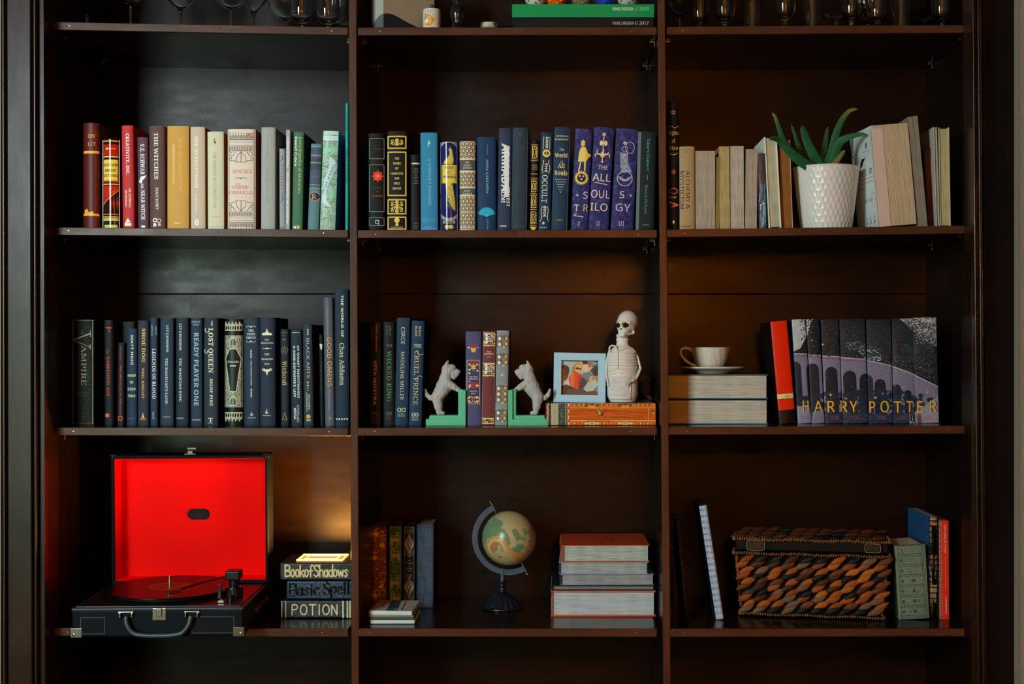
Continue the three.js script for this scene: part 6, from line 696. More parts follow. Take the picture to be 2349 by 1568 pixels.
    pile('pale blue covered book with white pages just under the orange one', 1282, 1487, 1291.5, 1319, 0.16, { cover: '#6a7684', pages: '#8c9294', gain: 1.3, board: 0.002, spine: '#10203c', yaw: -0.02 });
    const o = pile('orange covered book lying on top of the pile', 1289, 1490.5, 1251.5, 1291, 0.185, { cover: '#94381a', pages: '#8c9892', gain: 1.25, board: 0.0022, over: 0.004, yaw: 0.015, spine: '#6e3628' });
    const r = region(205, 185, () => { fill('#94381a', 0, 0, 205, 185); swirls(['#7c2c12', '#8a3416', '#a8441f'], 60, 0, 0, 205, 185, 8); line('#5c2010', 1.6, 90, 120, 110, 60, 120, 130, 128, 50); for (let i = 0; i < 14; i++) line('#5c2010', 1, 20 + i * 13, rr(70, 130), 26 + i * 13, rr(70, 130)); }, 1.75);
    part(o, 'printed_cover', faceGeo(S(201, zs) - 0.002, 0.183, r).rotateX(-Math.PI / 2).translate(0, S(39.5, zs) + 0.0002, -0.0925), printed(r, 0.5)); }
}
// ---------------------------------------------------------------- bottom row, right bay
{
  const z = -0.1, B = (l, b0, b1, t0, y, o) => book(3, 2, l, b0, b1, t0, y, o.z ?? z, o);
  const wireRings = (t, W, H, n, m, bar = 0.0012, r = 0.0055) => { for (let i = 0; i < n; i++) part(t, 'wire_ring', new THREE.TorusGeometry(r, bar, 6, 14).rotateX(Math.PI / 2).scale(W / (2 * r) * 0.9, 1, 1.3).translate(0, H * (0.04 + 0.92 * i / (n - 1)), -0.001), m); };
  const spiral = (label, b0, b1, t0, y, zz, n, cover, m, extra) => { const W = S(b1 - b0, zz), xc = X((b0 + b1) / 2, zz), bs = shelfY(3, 2, xc), H = Y(y, zz) - bs, t = thing('spiral_notebook', label, 'notebook', [xc, bs + 0.0008, zz]); t.rotation.z = -Math.atan2(S(t0 - b0, zz), H); t.position.y += Math.abs(Math.sin(t.rotation.z)) * W / 2; const D = extra?.D ?? 0.16; part(t, 'page_block', box(W - 0.003, H - 0.004, D - 0.012, 0, H / 2, -D / 2 - 0.006), pages(extra?.pages ?? '#3c3834', 2)); for (const s of [-1, 1]) part(t, 'cover_board', rbox(0.0018, H, D - 0.006, 0.0007, s * (W / 2 - 0.001), H / 2, -D / 2 - 0.003), (s < 0 && extra?.left) || cover); wireRings(t, W, H, n, m); return t; };
  const blk = mat('#08090a', 0.6, 1.5);
  spiral('black notebook with faint bronze rings against the upright', 1535, 1546, 1535, 1184, -0.06, 26, blk, metal('#5c4c34', 0.4));
  spiral('black ring notebook leaning right of the one against the upright', 1572, 1583, 1552, 1196, -0.09, 14, blk, metal('#7c7058', 0.35));
  B('slim pale blue plaid notebook leaning far to the left', 1643, 1661, 1604, 1161, { name: 'notebook', category: 'notebook', color: '#5a7084', cover: '#101418', z: -0.095, pages: '#2a2a2a', draw: (w) => { const h = w / 2; fill('#7c90a8', -h, 1160, w, 280); fill('#6c84a0', -h + 3, 1160, 3, 280); fill('#8c9cb0', 1, 1160, 2, 280); for (let y = 1168; y < 1430; y += 14) { fill('#4c545c', -h, y, w, 1); fill('#5a4a48', -h, y + 3, w, 1.2); fill('#8a5c54', -h, y + 1.6, 6, 1.6); fill('#6a7c94', -h, y + 6, w, 1); } } });
  basket();
  B('narrow grey green book printed like a stack of framed labels, right of the basket', 2062, 2132, 2052.5, 1251.5, { color: '#4a5e54', cover: '#1a2420', kind: 'hard', bulge: 0.0012, z: -0.095, D: 0.13, draw: (w) => { const k = '#1a2822', h = w / 2; speckle(['#56695e', '#40534a'], 400, -h, 1250, w, 174, 0.5, 1.6); line(k, 0.8, h - 6, 1250, h - 6, 1430); line(k, 0.8, h - 3, 1250, h - 3, 1430); ['SLEEPING DRAUGHT', 'SLEEPING DRAUGHT', 'MANDRAKE ELIXIR', 'POLYJUICE POTION', 'SHRINKING SOLUTION', 'INFLATING DRAUGHT', 'WIDEYE BREW', 'LAUGHING ELIXIR'].forEach((q, i) => { const y = 1251 + i * 23.4; frame(k, -h + 7, y - 2, w - 16, 23.4, 1); ht(q, -1, y + 2.4, 58, 4, '#16241e', F.sb); swirls(['#36483f', '#2c3c34'], 8, -22, y + 8, 44, 9, 3); disc('#2e4038', -22, y + 12, 4); if (i > 2) disc('#26362e', 4, y + 12, 4); }); disc('#8a4a2c', -24, 1264, 3); } });
  { const zz = -0.105, t = spiral('blue spiral notebook with a pale wire binding, behind the grey green label book', 2131, 2153, 2130.5, 1185, zz, 18, mat('#2c2820', 0.6, 1.6), metal('#2c2a28', 0.4), { left: mat('#143458', 0.7, 2.1), D: 0.18, pages: '#7c786c' });
    const W = S(22, zz); const H = Y(1185, zz) - shelfY(3, 2, X(2142, zz)); const r = region(22, 236, (g) => { fill('#8a8474', 0, 0, 22, 75); for (let y = 0; y < 75; y += 13) { fill('#6c6450', 0, y, 22, 2); } fill('#a8a08c', 6, 0, 4, 75); fill('#24180e', 0, 75, 22, 170); for (let y = 80; y < 236; y += 9) fill('#1a120c', 0, y, 22, 3); }, 2); part(t, 'binding_strip', new THREE.CylinderGeometry(W * 0.42, W * 0.42, H * 0.98, 16, 1, false, -Math.PI / 2, Math.PI).scale(1, 1, 0.5).translate(0, H / 2, -0.005), printed(rolled(r), 0.5)); }
  B('slim bright orange red paperback with white lettering, last on the lowest shelf', 2160, 2177.5, 2158.5, 1194, { color: '#a82412', cover: '#8a8078', coverR: '#9a2010', kind: 'soft', board: 0.0008, D: 0.13, pages: '#6a645c', z: -0.098, draw: (w) => { vt('Innovating for People', 2, 1203, 1269, 7, '#d8a898', F.s); vt('Handbook of Human-Centered Design Methods', 1, 1275, 1352, 3.6, '#c88474', F.s); vt('LUMA INSTITUTE', 2, 1368, 1408, 4.6, '#d0b0a4', F.sb); for (let y = 1200; y < 1420; y += 7) fill('#d0a8a0', -w / 2 + 0.6, y, 1, 2); } });
}
function rolled(r) { return r; }
function basket() {
  const x0 = X(1690, -0.16), zl = -0.14, zr = -0.085, xl = X(1699, zl), xr = X(2026, zr), ang = Math.atan2(zr - zl, xr - xl), W = Math.hypot(xr - xl, zr - zl), base = shelfY(3, 2, (xl + xr) / 2) + 0.0006;
  const t = thing('basket', 'rectangular dark woven wicker basket with a hinged lid', 'basket', [(xl + xr) / 2, base, (zl + zr) / 2]); t.rotation.y = -ang;
  const D = 0.15, hb = 0.148, grow = 0.028;           // body height, and how much wider the rim is than the foot
  const cols = ['#7a3e10', '#6a300c', '#8a4c16', '#2c1a10', '#4c2a14', '#0a0d13', '#54402f', '#3a1a08'].map((c) => mat(c, 0.46, 1.6));
  const strandMap = pixels(128, 64, (u, v) => { const k = 0.5 + 0.5 * n2(u * 0.2, v); return [k, k, k]; }, false); for (const m of cols) { m.bumpMap = strandMap; m.bumpScale = 0.0006; }
  const core = new THREE.BoxGeometry(W - 0.012, hb, D - 0.012), p = core.attributes.position; for (let i = 0; i < p.count; i++) if (p.getY(i) > 0) p.setX(i, p.getX(i) * (1 + grow / W)); part(t, 'frame', core.translate(0, hb / 2 + 0.004, -D / 2), mat('#07070a', 0.8, 1));
  // a strand: a flattened spindle, pointed at both ends, lying a little askew
  const strandGeo = (L, H, tw) => { const g = new THREE.SphereGeometry(1, 14, 8), q = g.attributes.position; for (let i = 0; i < q.count; i++) { const a = q.getX(i), k = 1 - 0.35 * a * a; q.setXYZ(i, a * L, q.getY(i) * H * k + tw * a * Math.abs(a), q.getZ(i) * 0.0052 * k); } g.computeVertexNormals(); return g; };
  const shapes = [strandGeo(0.0215, 0.0078, 0.004), strandGeo(0.0225, 0.0072, 0.0048), strandGeo(0.02, 0.0082, 0.003)];
  const pick = (row, i) => { const q = rnd(); if (row === 9 || row === 0 && i % 3) return cols[q < 0.7 ? 5 : 6]; if (row === 3 && i % 2) return cols[5]; if (row === 6 && i % 3 === 1) return cols[5]; return cols[q < 0.3 ? 0 : q < 0.5 ? 1 : q < 0.68 ? 2 : q < 0.78 ? 4 : q < 0.86 ? 6 : q < 0.93 ? 7 : 3]; };
  const rows = 10, step = (hb - 0.016) / rows;
  for (let r = 0; r < rows; r++) {
    const y = 0.012 + (r + 0.5) * step, k = 1 + grow / W * (y / hb), w = W * k;
    const n = 10; for (let i = 0; i < n; i++) { const s = part(t, 'strand', shapes[(i + r) % 3], pick(rows - 1 - r, i)); s.position.set(-w / 2 + w * (i + 0.5 + (r % 2 ? 0.25 : -0.05)) / n, y + rr(-0.001, 0.001), 0.001 + rr(-0.001, 0.002)); s.rotation.z = 0.3 + rr(-0.08, 0.08); s.rotation.y = rr(-0.12, 0.12); }
    for (const sd of [-1, 1]) for (let i = 0; i < 5; i++) { const s = part(t, 'strand', shapes[i % 3], pick(rows - 1 - r, i)); s.position.set(sd * (w / 2 - 0.004), y, -D * (i + 0.5) / 5); s.rotation.y = Math.PI / 2; s.rotation.z = 0.28; }
  }
  // rims bound with thin cord, lid with slanted strands, and dark leather-like handle patches
  const cord = (y, w, zf, d, r, m, name) => { const g = []; const n = Math.round(w / 0.0058); for (let i = 0; i < n; i++) { const e = new THREE.SphereGeometry(1, 8, 6).scale(0.0023, r * rr(0.6, 1.1), 0.0036).rotateZ(-0.45 + rr(-0.15, 0.15)).translate(-w / 2 + w * (i + 0.5) / n, y + Math.sin(i * 0.31) * 0.0012, zf + rr(-0.0006, 0.0006)); g.push(e); } for (const s of [-1, 1]) { const k = Math.round(d / 0.008); for (let i = 0; i < k; i++) g.push(new THREE.SphereGeometry(1, 8, 6).scale(0.004, r, 0.0028).translate(s * w / 2, y, zf - d * (i + 0.5) / k)); } part(t, name, merge(g), m).userData.kind = 'stuff'; };
  const tan = mat('#5c3c22', 0.5, 1.7), pale = mat('#664426', 0.5, 1.7), wt = W + grow;
  cord(0.006, W + 0.004, 0.003, D, 0.0042, pale, 'foot_cord');
  cord(hb + 0.003, wt + 0.006, 0.0035, D, 0.0052, tan, 'rim_cord');
  const lid = new THREE.Group(); lid.name = 'lid'; t.add(lid); const ly = hb + 0.009, lh = 0.03;
  part(lid, 'lid_board', rbox(wt - 0.002, lh, D - 0.006, 0.004, 0, ly + lh / 2, -D / 2), mat('#07080b', 0.7, 1.2));
  for (let i = 0; i < 11; i++) for (let k = 0; k < 3; k++) { const s = part(lid, 'lid_strand', shapes[(i + k) % 3], cols[[7, 3, 5, 3, 7][Math.floor(rnd() * 5)]]); s.position.set(-wt / 2 + wt * (i + 0.5) / 11 + k * 0.009 - 0.008, ly + lh + 0.003 + k * 0.0016, -0.02 - k * 0.05); s.rotation.set(-1.2, 0, 0.15 + rr(-0.1, 0.1)); }
  const old = t; cord(ly + lh - 0.002, wt + 0.004, 0.003, D, 0.0052, pale, 'lid_cord');
  for (const [cx, w, h] of [[-wt / 2 + 0.05, 0.042, 0.023], [wt / 2 - 0.038, 0.036, 0.02]]) { const pts = []; for (let i = 0; i <= 20; i++) { const a = i / 20 * Math.PI * 2, q = (v) => Math.sign(v) * Math.pow(Math.abs(v), 0.35); pts.push([cx + q(Math.cos(a)) * w / 2, ly + lh / 2 - 0.002 + q(Math.sin(a)) * h / 2, 0.0016]); } pts.pop(); part(lid, 'stitched_edge', tube(pts, 0.0012, 60, 6, true), mat('#6c5844', 0.6, 1.6)); part(lid, 'handle_patch', rbox(w - 0.004, h - 0.004, 0.003, 0.001, cx, ly + lh / 2 - 0.002, 0.0005), mat('#0a0b0e', 0.4, 1.3)); }
}

// ---------------------------------------------------------------- top row: glasses, and a few boxes and books
const glass = new THREE.MeshPhysicalMaterial({ color: 0xffffff, roughness: 0.02, transmission: 1, thickness: 0.01, ior: 1.5, side: THREE.DoubleSide });
const profiles = {
  wine: [[0, 0], [34, 0], [35, 1.5], [12, 4], [4, 9], [3.2, 30], [3.4, 58], [5, 64], [16, 72], [32, 88], [42, 110], [44, 132], [40, 158], [36, 176], [35, 176.5], [34, 176], [38.2, 158], [42.2, 132], [40.2, 111], [30.4, 89.8], [14, 74.5], [4, 69], [0, 68]],
  beer: [[0, 0], [31, 0], [32, 2], [10, 5], [6.5, 9], [5, 16], [6, 21], [11, 25], [19, 30], [25, 40], [27, 58], [28, 100], [27, 135], [26.4, 136], [25.6, 135], [26.2, 100], [25, 58], [22.6, 42], [16, 34], [7, 31], [0, 30.4]],
  tumbler: [[0, 0], [28, 0], [30, 2], [33, 90], [32.2, 91], [31.4, 90], [28.4, 8], [26, 6], [0, 6]],
  coupe: [[0, 0], [32, 0], [33, 1.5], [10, 4], [3.6, 9], [3, 40], [4.4, 50], [18, 56], [40, 66], [50, 84], [49, 85], [48, 84], [38.4, 68], [17, 58.6], [3, 55], [0, 54.6]],
};
const glassGeo = Object.fromEntries(Object.entries(profiles).map(([k, p]) => [k, lathe(p.map(([a, b]) => [a / 1000, b / 1000]), 48)]));
function drinkingGlass(name, kind, label, col, px, z, sy = 1, sx = 1, group) {
  const x = X(px, z), t = thing(name, label, 'glass', [x, shelfY(0, col, x) + 0.0003, z], group); t.scale.set(sx, sy, sx); t.rotation.y = rnd() * 6; part(t, 'glass_body', glassGeo[kind], glass); return t;
}
for (const [k, px, z, sy, sx, l] of [['wine', 200, -0.2, 1.1, 1, 'clear stemmed wine glass with only its dim stem showing, first from the left'], ['wine', 300, -0.1, 1.05, 1, 'clear stemmed wine glass with a bright glint at the stem top, second from the left'], ['wine', 414, -0.15, 1.1, 1.05, 'clear wine glass with a thick lit stem, third from the left'], ['wine', 530, -0.09, 0.9, 1.05, 'wide bowled clear wine glass in the middle of the left bay'], ['wine', 582, -0.22, 1.3, 0.9, 'clear wine glass with a pale straight stem behind the wide bowled one'], ['wine', 655, -0.2, 0.98, 1.1, 'clear wine glass half hidden behind the left beer glass'], ['wine', 776, -0.27, 1.1, 0.86, 'clear wine glass behind the right beer glass, next to the upright']]) drinkingGlass('wine_glass', k, l, 0, px, z, sy, sx);
drinkingGlass('beer_glass', 'beer', 'short footed clear beer glass, left one of two at the upright', 0, 692, -0.07, 1, 0.95);
drinkingGlass('beer_glass', 'beer', 'short footed clear beer glass, right one of two at the upright', 0, 752, -0.075, 1, 0.95);
[['wine', 1560, -0.14, 0.9, 'first stemmed glass in the right bay, dim beside the upright'], ['beer', 1606, -0.06, 0.8, 'low footed glass second from the upright in the right bay'], ['beer', 1662, -0.06, 1, 'footed glass with bright glints at its foot, third in the right bay'], ['tumbler', 1725, -0.1, 1, 'straight clear tumbler left of the glass with a banded foot'], ['beer', 1801, -0.05, 1.1, 'footed glass with a banded sparkling foot in the right bay'], ['tumbler', 1862, -0.09, 1, 'clear tumbler right of the glass with the banded foot'], ['coupe', 1918, -0.12, 0.8, 'low wide coupe glass in the middle of the right bay'], ['beer', 1953, -0.05, 0.95, 'footed glass in front of the low coupe glass'], ['wine', 1990, -0.18, 0.8, 'stemmed glass behind the middle of the right bay'], ['beer', 2012, -0.07, 0.9, 'footed glass left of the bright cut tumbler'], ['tumbler', 2066, -0.05, 0.95, 'clear tumbler with a bright vertical reflection toward the right end'], ['coupe', 2118, -0.14, 0.75, 'low coupe glass second from the right end'], ['beer', 2160, -0.06, 0.95, 'footed glass with sparkles, last at the right end']].forEach(([k, px, z, sy, l]) => drinkingGlass({ wine: 'wine_glass', beer: 'footed_glass', tumbler: 'tumbler', coupe: 'coupe_glass' }[k], k, l, 2, px, z, sy, k === 'tumbler' ? 0.72 : 0.9));
{
  const base = (px) => shelfY(0, 1, X(px)) + 0.0003;
  { // carton with a dark wave along its foot, one corner to the front
    const z = -0.03, t = thing('carton', 'white carton with a dark wavy lower half, turned with a corner forward', 'box', [X(879.5, z), base(880), z]), H = 0.16, wl = 0.06, wr = 0.135; t.rotation.y = 0.62;
    const r1 = region(210, 160, (g) => { fill('#7a6c5a', 0, 0, 210, 160); speckle(['#6c604e', '#857662'], 500, 0, 0, 210, 160, 0.5, 1.6); pen.fillStyle = '#15171b'; pen.beginPath(); pen.moveTo(0, 122); pen.bezierCurveTo(30, 112, 60, 124, 110, 134); pen.bezierCurveTo(150, 140, 180, 146, 210, 148); pen.lineTo(210, 160); pen.lineTo(0, 160); pen.fill(); }, 1.7), r2 = region(62, 160, (g) => { fill('#8c8880', 0, 0, 62, 160); pen.fillStyle = '#4a4e52'; pen.beginPath(); pen.moveTo(0, 136); pen.bezierCurveTo(20, 130, 40, 118, 62, 121); pen.lineTo(62, 160); pen.lineTo(0, 160); pen.fill(); }, 1.7);
    part(t, 'carton_body', box(wr, H, wl, wr / 2, H / 2, -wl / 2), mat('#8a8478', 0.6, 1.7)); part(t, 'printed_side', faceGeo(wr, H, r1).translate(wr / 2, H / 2, 0.0002), printed(r1, 0.6)); part(t, 'printed_end', faceGeo(wl, H, r2).rotateY(-Math.PI / 2).translate(-0.0002, H / 2, -wl / 2), printed(r2, 0.6)); }
  { const z = -0.02, u = (n) => S(n, z), t = thing('jar', 'small white ceramic jar with an orange diamond label', 'jar', [X(990.5, z), base(990), z]);
    part(t, 'jar_body', lathe([[0, 0], [19, 0], [20, 1], [20, 43], [19, 45], [12, 46], [0, 46]].map(([a, b]) => [u(a), u(b)]), 48), mat('#a09a92', 0.4, 1.75)); part(t, 'stopper', lathe([[0, 45.5], [4, 45.5], [4, 56], [3, 57], [0, 57]].map(([a, b]) => [u(a), u(b)]), 20), mat('#3a2420', 0.5, 1.7));
    const r = region(63, 42, (g) => { fill('#9c968e', 0, 0, 63, 42); poly('#c0641c', 18, 12, 28, 14, 42, 24, 30, 40, 18, 38); poly('#a87a34', 18, 15, 27, 17, 36, 25, 28, 35, 18, 33); speckle(['#7c8464', '#c8a860'], 30, 20, 17, 12, 16, 0.6, 1.6); for (let i = 0; i < 4; i++) { fill('#1c1a18', 15, 12 + i * 5, 4, 1); fill('#1c1a18', 16.4, 10.6 + i * 5, 1, 4); } for (const x of [23, 29]) for (const y of [3, 7]) fill('#7c4c44', x, y, 2.4, 2.4); for (let i = 0; i < 3; i++) line('#b0a8a0', 0.8, 46 + i * 4, 6, 46 + i * 4, 30); fill('#8a827a', 46, 33, 12, 2); disc('#c8c4bc', 20, 28, 4); }, 1.75, 0.04, 4);
    const g = new THREE.CylinderGeometry(u(20.2), u(20.2), u(42), 36, 1, true, -Math.PI / 2, Math.PI).translate(0, u(22), 0), uv = g.attributes.uv; for (let i = 0; i < uv.count; i++) uv.setXY(i, lerp(r.u0, r.u1, uv.getX(i)), lerp(r.v0, r.v1, uv.getY(i))); part(t, 'label', g, printed(r, 0.4), 'printed label with an orange diamond'); }
  { const z = -0.05, u = (n) => S(n, z), t = thing('pepper_mill', 'glossy black turned pepper mill with rounded bulges', 'mill', [X(1049, z), base(1049), z]); part(t, 'mill_body', lathe([[0, 0], [15, 0], [16, 3], [15, 12], [12, 19], [10, 22], [13, 28], [16, 38], [16.5, 46], [14, 56], [9, 63], [8, 66], [12, 70], [15, 80], [13, 92], [6, 100], [0, 101]].map(([a, b]) => [u(a), u(b)]), 40), mat('#101112', 0.22, 1.6)); part(t, 'top_knob', ball(u(6), 0, u(106), 0), metal('#8a8a8c', 0.25)); }
  { const z = -0.02, u = (n) => S(n, z), t = thing('small_bowl', 'tiny cream bowl with black painted motifs, low beside the two big books', 'bowl', [X(1122, z), base(1122), z]); part(t, 'bowl_body', lathe([[0, 0], [13, 0], [17.5, 3], [19, 8], [18.4, 13], [17, 13.4], [16.4, 12], [16.8, 8], [15, 4], [0, 3]].map(([a, b]) => [u(a), u(b)]), 40), mat('#8a8870', 0.4, 1.75)); for (const a of [-0.95, 0.75]) part(t, 'painted_motif', merge([ball(u(2.2), 0, 0, 0, 8, 6).scale(1, 1, 0.25), ball(u(1.7), u(-2.6), u(2.2), 0, 8, 6).scale(1, 1, 0.25), ball(u(1.7), u(2.4), u(2.4), 0, 8, 6).scale(1, 1, 0.25), ball(u(1.5), u(0.4), u(-3), 0, 8, 6).scale(1, 1, 0.25)]).translate(0, u(8), u(18.7)).rotateY(a), mat('#141210', 0.4, 1.2)); }
  // two big books lying with their spines to the front
  const z = -0.02, lie = (label, x0, x1, y0, y1, b, o) => { const w = S(x1 - x0, z), h = S(y1 - y0, z), D = 0.26, t = thing('book', label, 'book', [X((x0 + x1) / 2, z), b, z]); const r = region(w * 1000, h * 1000, (g, W, H) => { fill(o.color, -1, -1, W + 2, H + 2); o.draw(W, H); }, 1.75, 0.05, 3); part(t, 'spine', rbox(w, h, 0.004, 0.0012, 0, h / 2, -0.002), mat(o.color, 0.5, 1.75)); part(t, 'spine_print', faceGeo(w - 0.002, h - 0.002, r).translate(0, h / 2, 0.0002), printed(r, 0.5)); for (const q of [0.0015, h - 0.0015]) part(t, 'cover_board', rbox(w, 0.003, D - 0.004, 0.001, 0, q, -D / 2 - 0.002), mat(o.color, 0.5, 1.75)); part(t, 'page_block', box(w - 0.008, h - 0.0062, D - 0.01, 0, h / 2, -D / 2 - 0.001), pages('#8a8478', 1.6)); return h; };
  const b0 = base(1338) + 0.0003, dh = lie('wide navy book lying flat with white lettering, under the green one', 1180, 1500, 36, 62.5, b0, { color: '#06090f', draw: (w) => { ht('NIKE.DESIGN', w * 0.782, 13.5, 50, 10, '#8a867c', F.ab); ht('// 2017', w * 0.915, 13, 33, 11, '#b4aea4', F.a); } });
  lie('wide bright green book lying flat on the navy one', 1174.5, 1501, 5, 35.4, b0 + dh + 0.0006, { color: '#046a3a', draw: (w) => { ht('NIKE.DESIGN', w * 0.782, 11.5, 50, 10, '#a8a49a', F.ab); ht('// 2019', w * 0.915, 11, 33, 11, '#7ca888', F.a); } });
  const gy = b0 + dh + 0.0012 + S(30.4, z);
  [[1228, '#9a968c', 'small white bowl with dark dabs, leftmost of five on the green book', '#141414'], [1277, '#a83c08', 'small glowing orange bowl on the green book', '#c8a030'], [1334, '#5c4a34', 'small dull brown bowl in the middle of the green book', '#8a7c64'], [1388, '#0c2c84', 'small deep blue bowl on the green book', '#0a2058'], [1440, '#8c8c84', 'small grey bowl with black dabs, rightmost of five on the green book', '#141414']].forEach(([px, c, l, c2], i) => { const zz = -0.06, u = (n) => S(n, zz), t = thing('small_bowl', l, 'bowl', [X(px, zz), gy, zz], 'five small bowls on the green book'); part(t, 'bowl_body', lathe([[0, 0], [12, 0], [14, 2], [22, 14], [27, 30], [28, 38], [26.6, 38.4], [25, 30], [20, 15], [12, 5], [0, 4]].map(([a, b]) => [u(a), u(b)]), 36), mat(c, 0.3, 1.75)); for (let q = 0; q < 7; q++) part(t, 'painted_dab', ball(u(2.4), 0, 0, 0, 8, 6).scale(1.4, 0.8, 0.3).rotateX(-0.5).translate(0, u(8 + (q % 3) * 5), u(19 + (q % 3) * 2.6)).rotateY(-1.2 + q * 0.42), mat(c2, 0.3, 1.75)); });
}
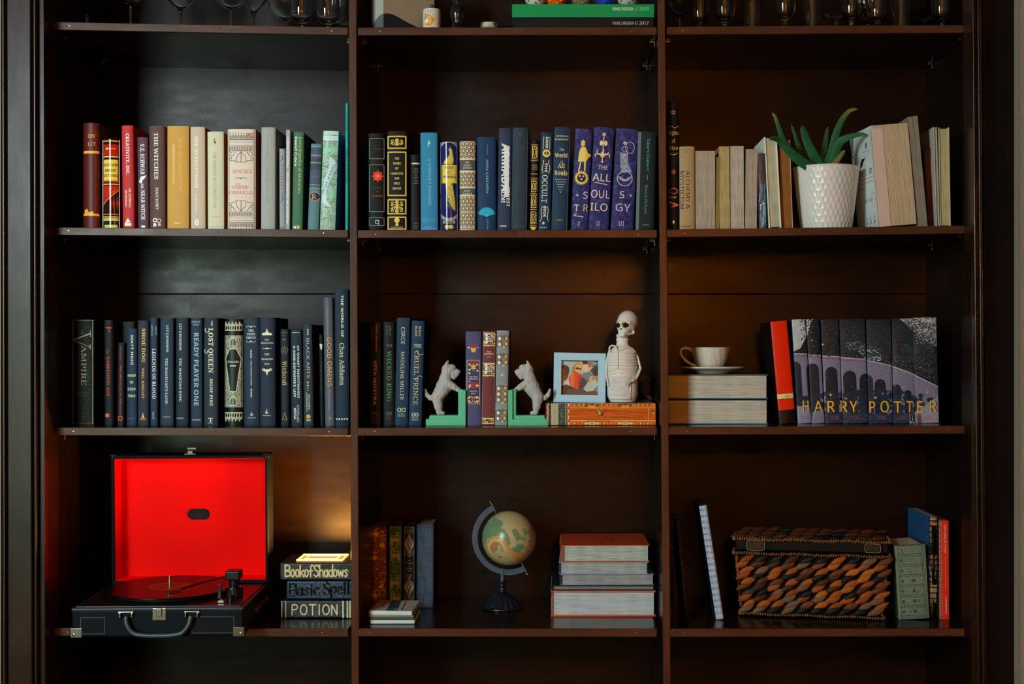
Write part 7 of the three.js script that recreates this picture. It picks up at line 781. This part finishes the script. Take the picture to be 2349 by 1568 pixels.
// ---------------------------------------------------------------- plant in the white pot, second row, right bay
{
  const z = -0.078, u = (n) => S(n, z), cx = X(1895, z), base = shelfY(1, 2, cx) + 0.0004, t = thing('potted_aloe', 'spiky green aloe plant in a white embossed tapering pot', 'potted plant', [cx, base, z]);
  const top = Y(386, z) - base, N = 288, M = 90, pos = [], uv = [], idx = [];
  const rad = (q) => u(lerp(57, 75, Math.pow(q, 0.85)));
  for (let j = 0; j <= M; j++) for (let i = 0; i <= N; i++) { const q = j / M, a = i / N * Math.PI * 2, rows = 10, rowf = q * rows, row = Math.floor(rowf), fy = rowf - row, dim = 34, fx = ((i / N * dim + (row % 2) * 0.5) % 1), d = Math.max(0, 1 - Math.abs(fx - 0.5) * 2.3) * Math.pow(Math.sin(Math.PI * Math.min(1, fy * 1.02)), 0.7), edge = clamp((1 - q) * 9, 0, 1), r = rad(q) + (q > 0.985 ? u(1.4) : 0) - u(1.15) * d * edge; pos.push(r * Math.sin(a), q * top, r * Math.cos(a)); uv.push(i / N, q); }
  for (let j = 0; j < M; j++) for (let i = 0; i < N; i++) { const a = j * (N + 1) + i; idx.push(a, a + 1, a + N + 1, a + 1, a + N + 2, a + N + 1); }
  const g = new THREE.BufferGeometry(); g.setAttribute('position', new THREE.Float32BufferAttribute(pos, 3)); g.setAttribute('uv', new THREE.Float32BufferAttribute(uv, 2)); g.setIndex(idx); g.computeVertexNormals();
  const white = new THREE.MeshPhysicalMaterial({ color: new THREE.Color(0.76, 0.77, 0.75), roughness: 0.24 });
  part(t, 'pot', g, white); part(t, 'pot_lining', lathe([[0, 0], [56, 0], [56.5, 1]].map(([a, b]) => [u(a), u(b)]).concat([[rad(1) + u(1.2), top], [rad(1) - u(2.5), top + u(0.6)], [rad(1) - u(4), top], [rad(0.8) - u(5), top * 0.8], [0, top * 0.8]]).slice(3), 64), white); part(t, 'pot_foot', cyl(u(56), u(57), u(2), 48, 0, u(1), 0), white);
  part(t, 'soil', new THREE.CylinderGeometry(rad(0.86) - u(5.5), rad(0.86) - u(5.5), u(4), 40).translate(0, top * 0.86, 0), mat('#1a120c', 1, 1.5));
  const px = (n, zz = z) => X(n, zz) - cx, py = (n, zz = z) => Y(n, zz) - base;
  // [photo points from foot to tip, half widths, depth at foot and tip, colour at the tip]
  const L = [
    [[[1868, 388], [1845, 376], [1812, 348], [1788, 322], [1775, 318], [1764, 319]], 13, 0.04, 0.1, 0], [[[1884, 388], [1868, 360], [1850, 322], [1843, 300], [1839, 289]], 14, 0.01, 0.03, 0], [[[1848, 360], [1838, 348], [1830, 330], [1822, 305], [1815, 285]], 6.5, -0.02, -0.03, 0], [[[1810, 345], [1797, 322], [1787, 295], [1778, 268], [1771, 258]], 7, -0.04, -0.05, 1], [[[1888, 380], [1890, 350], [1894, 320], [1899, 290]], 8.5, -0.03, -0.04, 0],
    [[[1888, 392], [1904, 362], [1914, 320], [1924, 290], [1938, 265], [1953, 252], [1968, 250]], 10.5, 0.0, 0.01, 1], [[[1908, 390], [1916, 355], [1926, 326], [1948, 314], [1975, 308], [1992, 311]], 11.5, 0.02, 0.055, 0], [[[1908, 384], [1922, 366], [1932, 352], [1938, 344]], 6, 0.03, 0.035, 2],
  ];
  const skin = noiseTile(64, 21);
  const leafTex = [0, 1, 2].map((k) => pixels(128, 256, (a, vv) => { const v = 1 - vv, w = skin(a, v), s = w > 0.78 && v < 0.55 ? 1.9 : 1, n = 0.85 + 0.3 * n4(a, v), tip = k === 2 ? 1 : k === 1 ? clamp((v - 0.55) / 0.35, 0, 1) : clamp((v - 0.93) / 0.05, 0, 1), c0 = [0.008, 0.10, 0.038], c1 = k === 0 ? [0.18, 0.14, 0.05] : k === 1 ? [0.2, 0.19, 0.045] : [0.22, 0.13, 0.06]; return [0, 1, 2].map((q) => toS(clamp(lerp(c0[q] * s, c1[q], tip) * n, 0, 1))); }));
  L.forEach(([pts, hw, d0, d1, kind]) => {
    const n = pts.length, curve = new THREE.CatmullRomCurve3(pts.map(([a, b], i) => { const dz = lerp(d0, d1, i / (n - 1)), k = (EYE - z - dz) / (EYE - z); return new THREE.Vector3((px(a) + cx - camera.position.x) * k + camera.position.x - cx, (py(b) + base - camera.position.y) * k + camera.position.y - base, dz); })), seg = 44, P = [], U = [], I = [], sides = 14, up = new THREE.Vector3(0, 0, 1), teeth = [];
    for (let i = 0; i <= seg; i++) { const q = i / seg, p = curve.getPoint(q), tg = curve.getTangent(q), sd = new THREE.Vector3().crossVectors(tg, up).normalize(), nr = new THREE.Vector3().crossVectors(sd, tg).normalize(), w = u(hw) * Math.pow(1 - q, 0.72) * (0.9 + 0.25 * q) + u(0.5); for (let s = 0; s <= sides; s++) { const a = s / sides * Math.PI * 2, c = Math.cos(a), e = Math.sin(a), th = e > 0 ? 0.2 : 0.5, v = p.clone().addScaledVector(sd, c * w).addScaledVector(nr, e * w * th); P.push(v.x, v.y, v.z); U.push(s / sides, q); } if (i > 3 && i < seg - 3 && i % 2 === 0) for (const s of [-1, 1]) { const tp = new THREE.ConeGeometry(u(0.9), u(3), 5); tp.rotateZ(-Math.PI / 2); const m = new THREE.Matrix4().makeBasis(sd.clone().multiplyScalar(s), tg.clone().multiplyScalar(s), nr).setPosition(p.clone().addScaledVector(sd, s * (w + u(0.7)))); teeth.push(tp.applyMatrix4(m)); } }
    for (let i = 0; i < seg; i++) for (let s = 0; s < sides; s++) { const a = i * (sides + 1) + s; I.push(a, a + sides + 1, a + 1, a + 1, a + sides + 1, a + sides + 2); }
    const lg = new THREE.BufferGeometry(); lg.setAttribute('position', new THREE.Float32BufferAttribute(P, 3)); lg.setAttribute('uv', new THREE.Float32BufferAttribute(U, 2)); lg.setIndex(I); lg.computeVertexNormals();
    const lf = part(t, 'leaf', lg, new THREE.MeshPhysicalMaterial({ map: leafTex[kind], roughness: 0.5, specularIntensity: 0.4, side: THREE.DoubleSide })); if (teeth.length) part(lf, 'leaf_teeth', merge(teeth), mat('#5c6c38', 0.6, 1.6)).userData.kind = 'stuff';
  });
  part(t, 'withered_tip', merge([tube([[px(1992), py(311), 0.055], [px(2000), py(322), 0.058], [px(2002), py(334), 0.058], [px(1996), py(346), 0.057], [px(1995), py(362), 0.056]], u(1.1), 24, 6), tube([[px(1992), py(311), 0.055], [px(1999), py(318), 0.057], [px(2005), py(330), 0.059]], u(1), 14, 6)]), mat('#7c4c1c', 0.7, 1.7));
}
renderer.render(scene, camera);
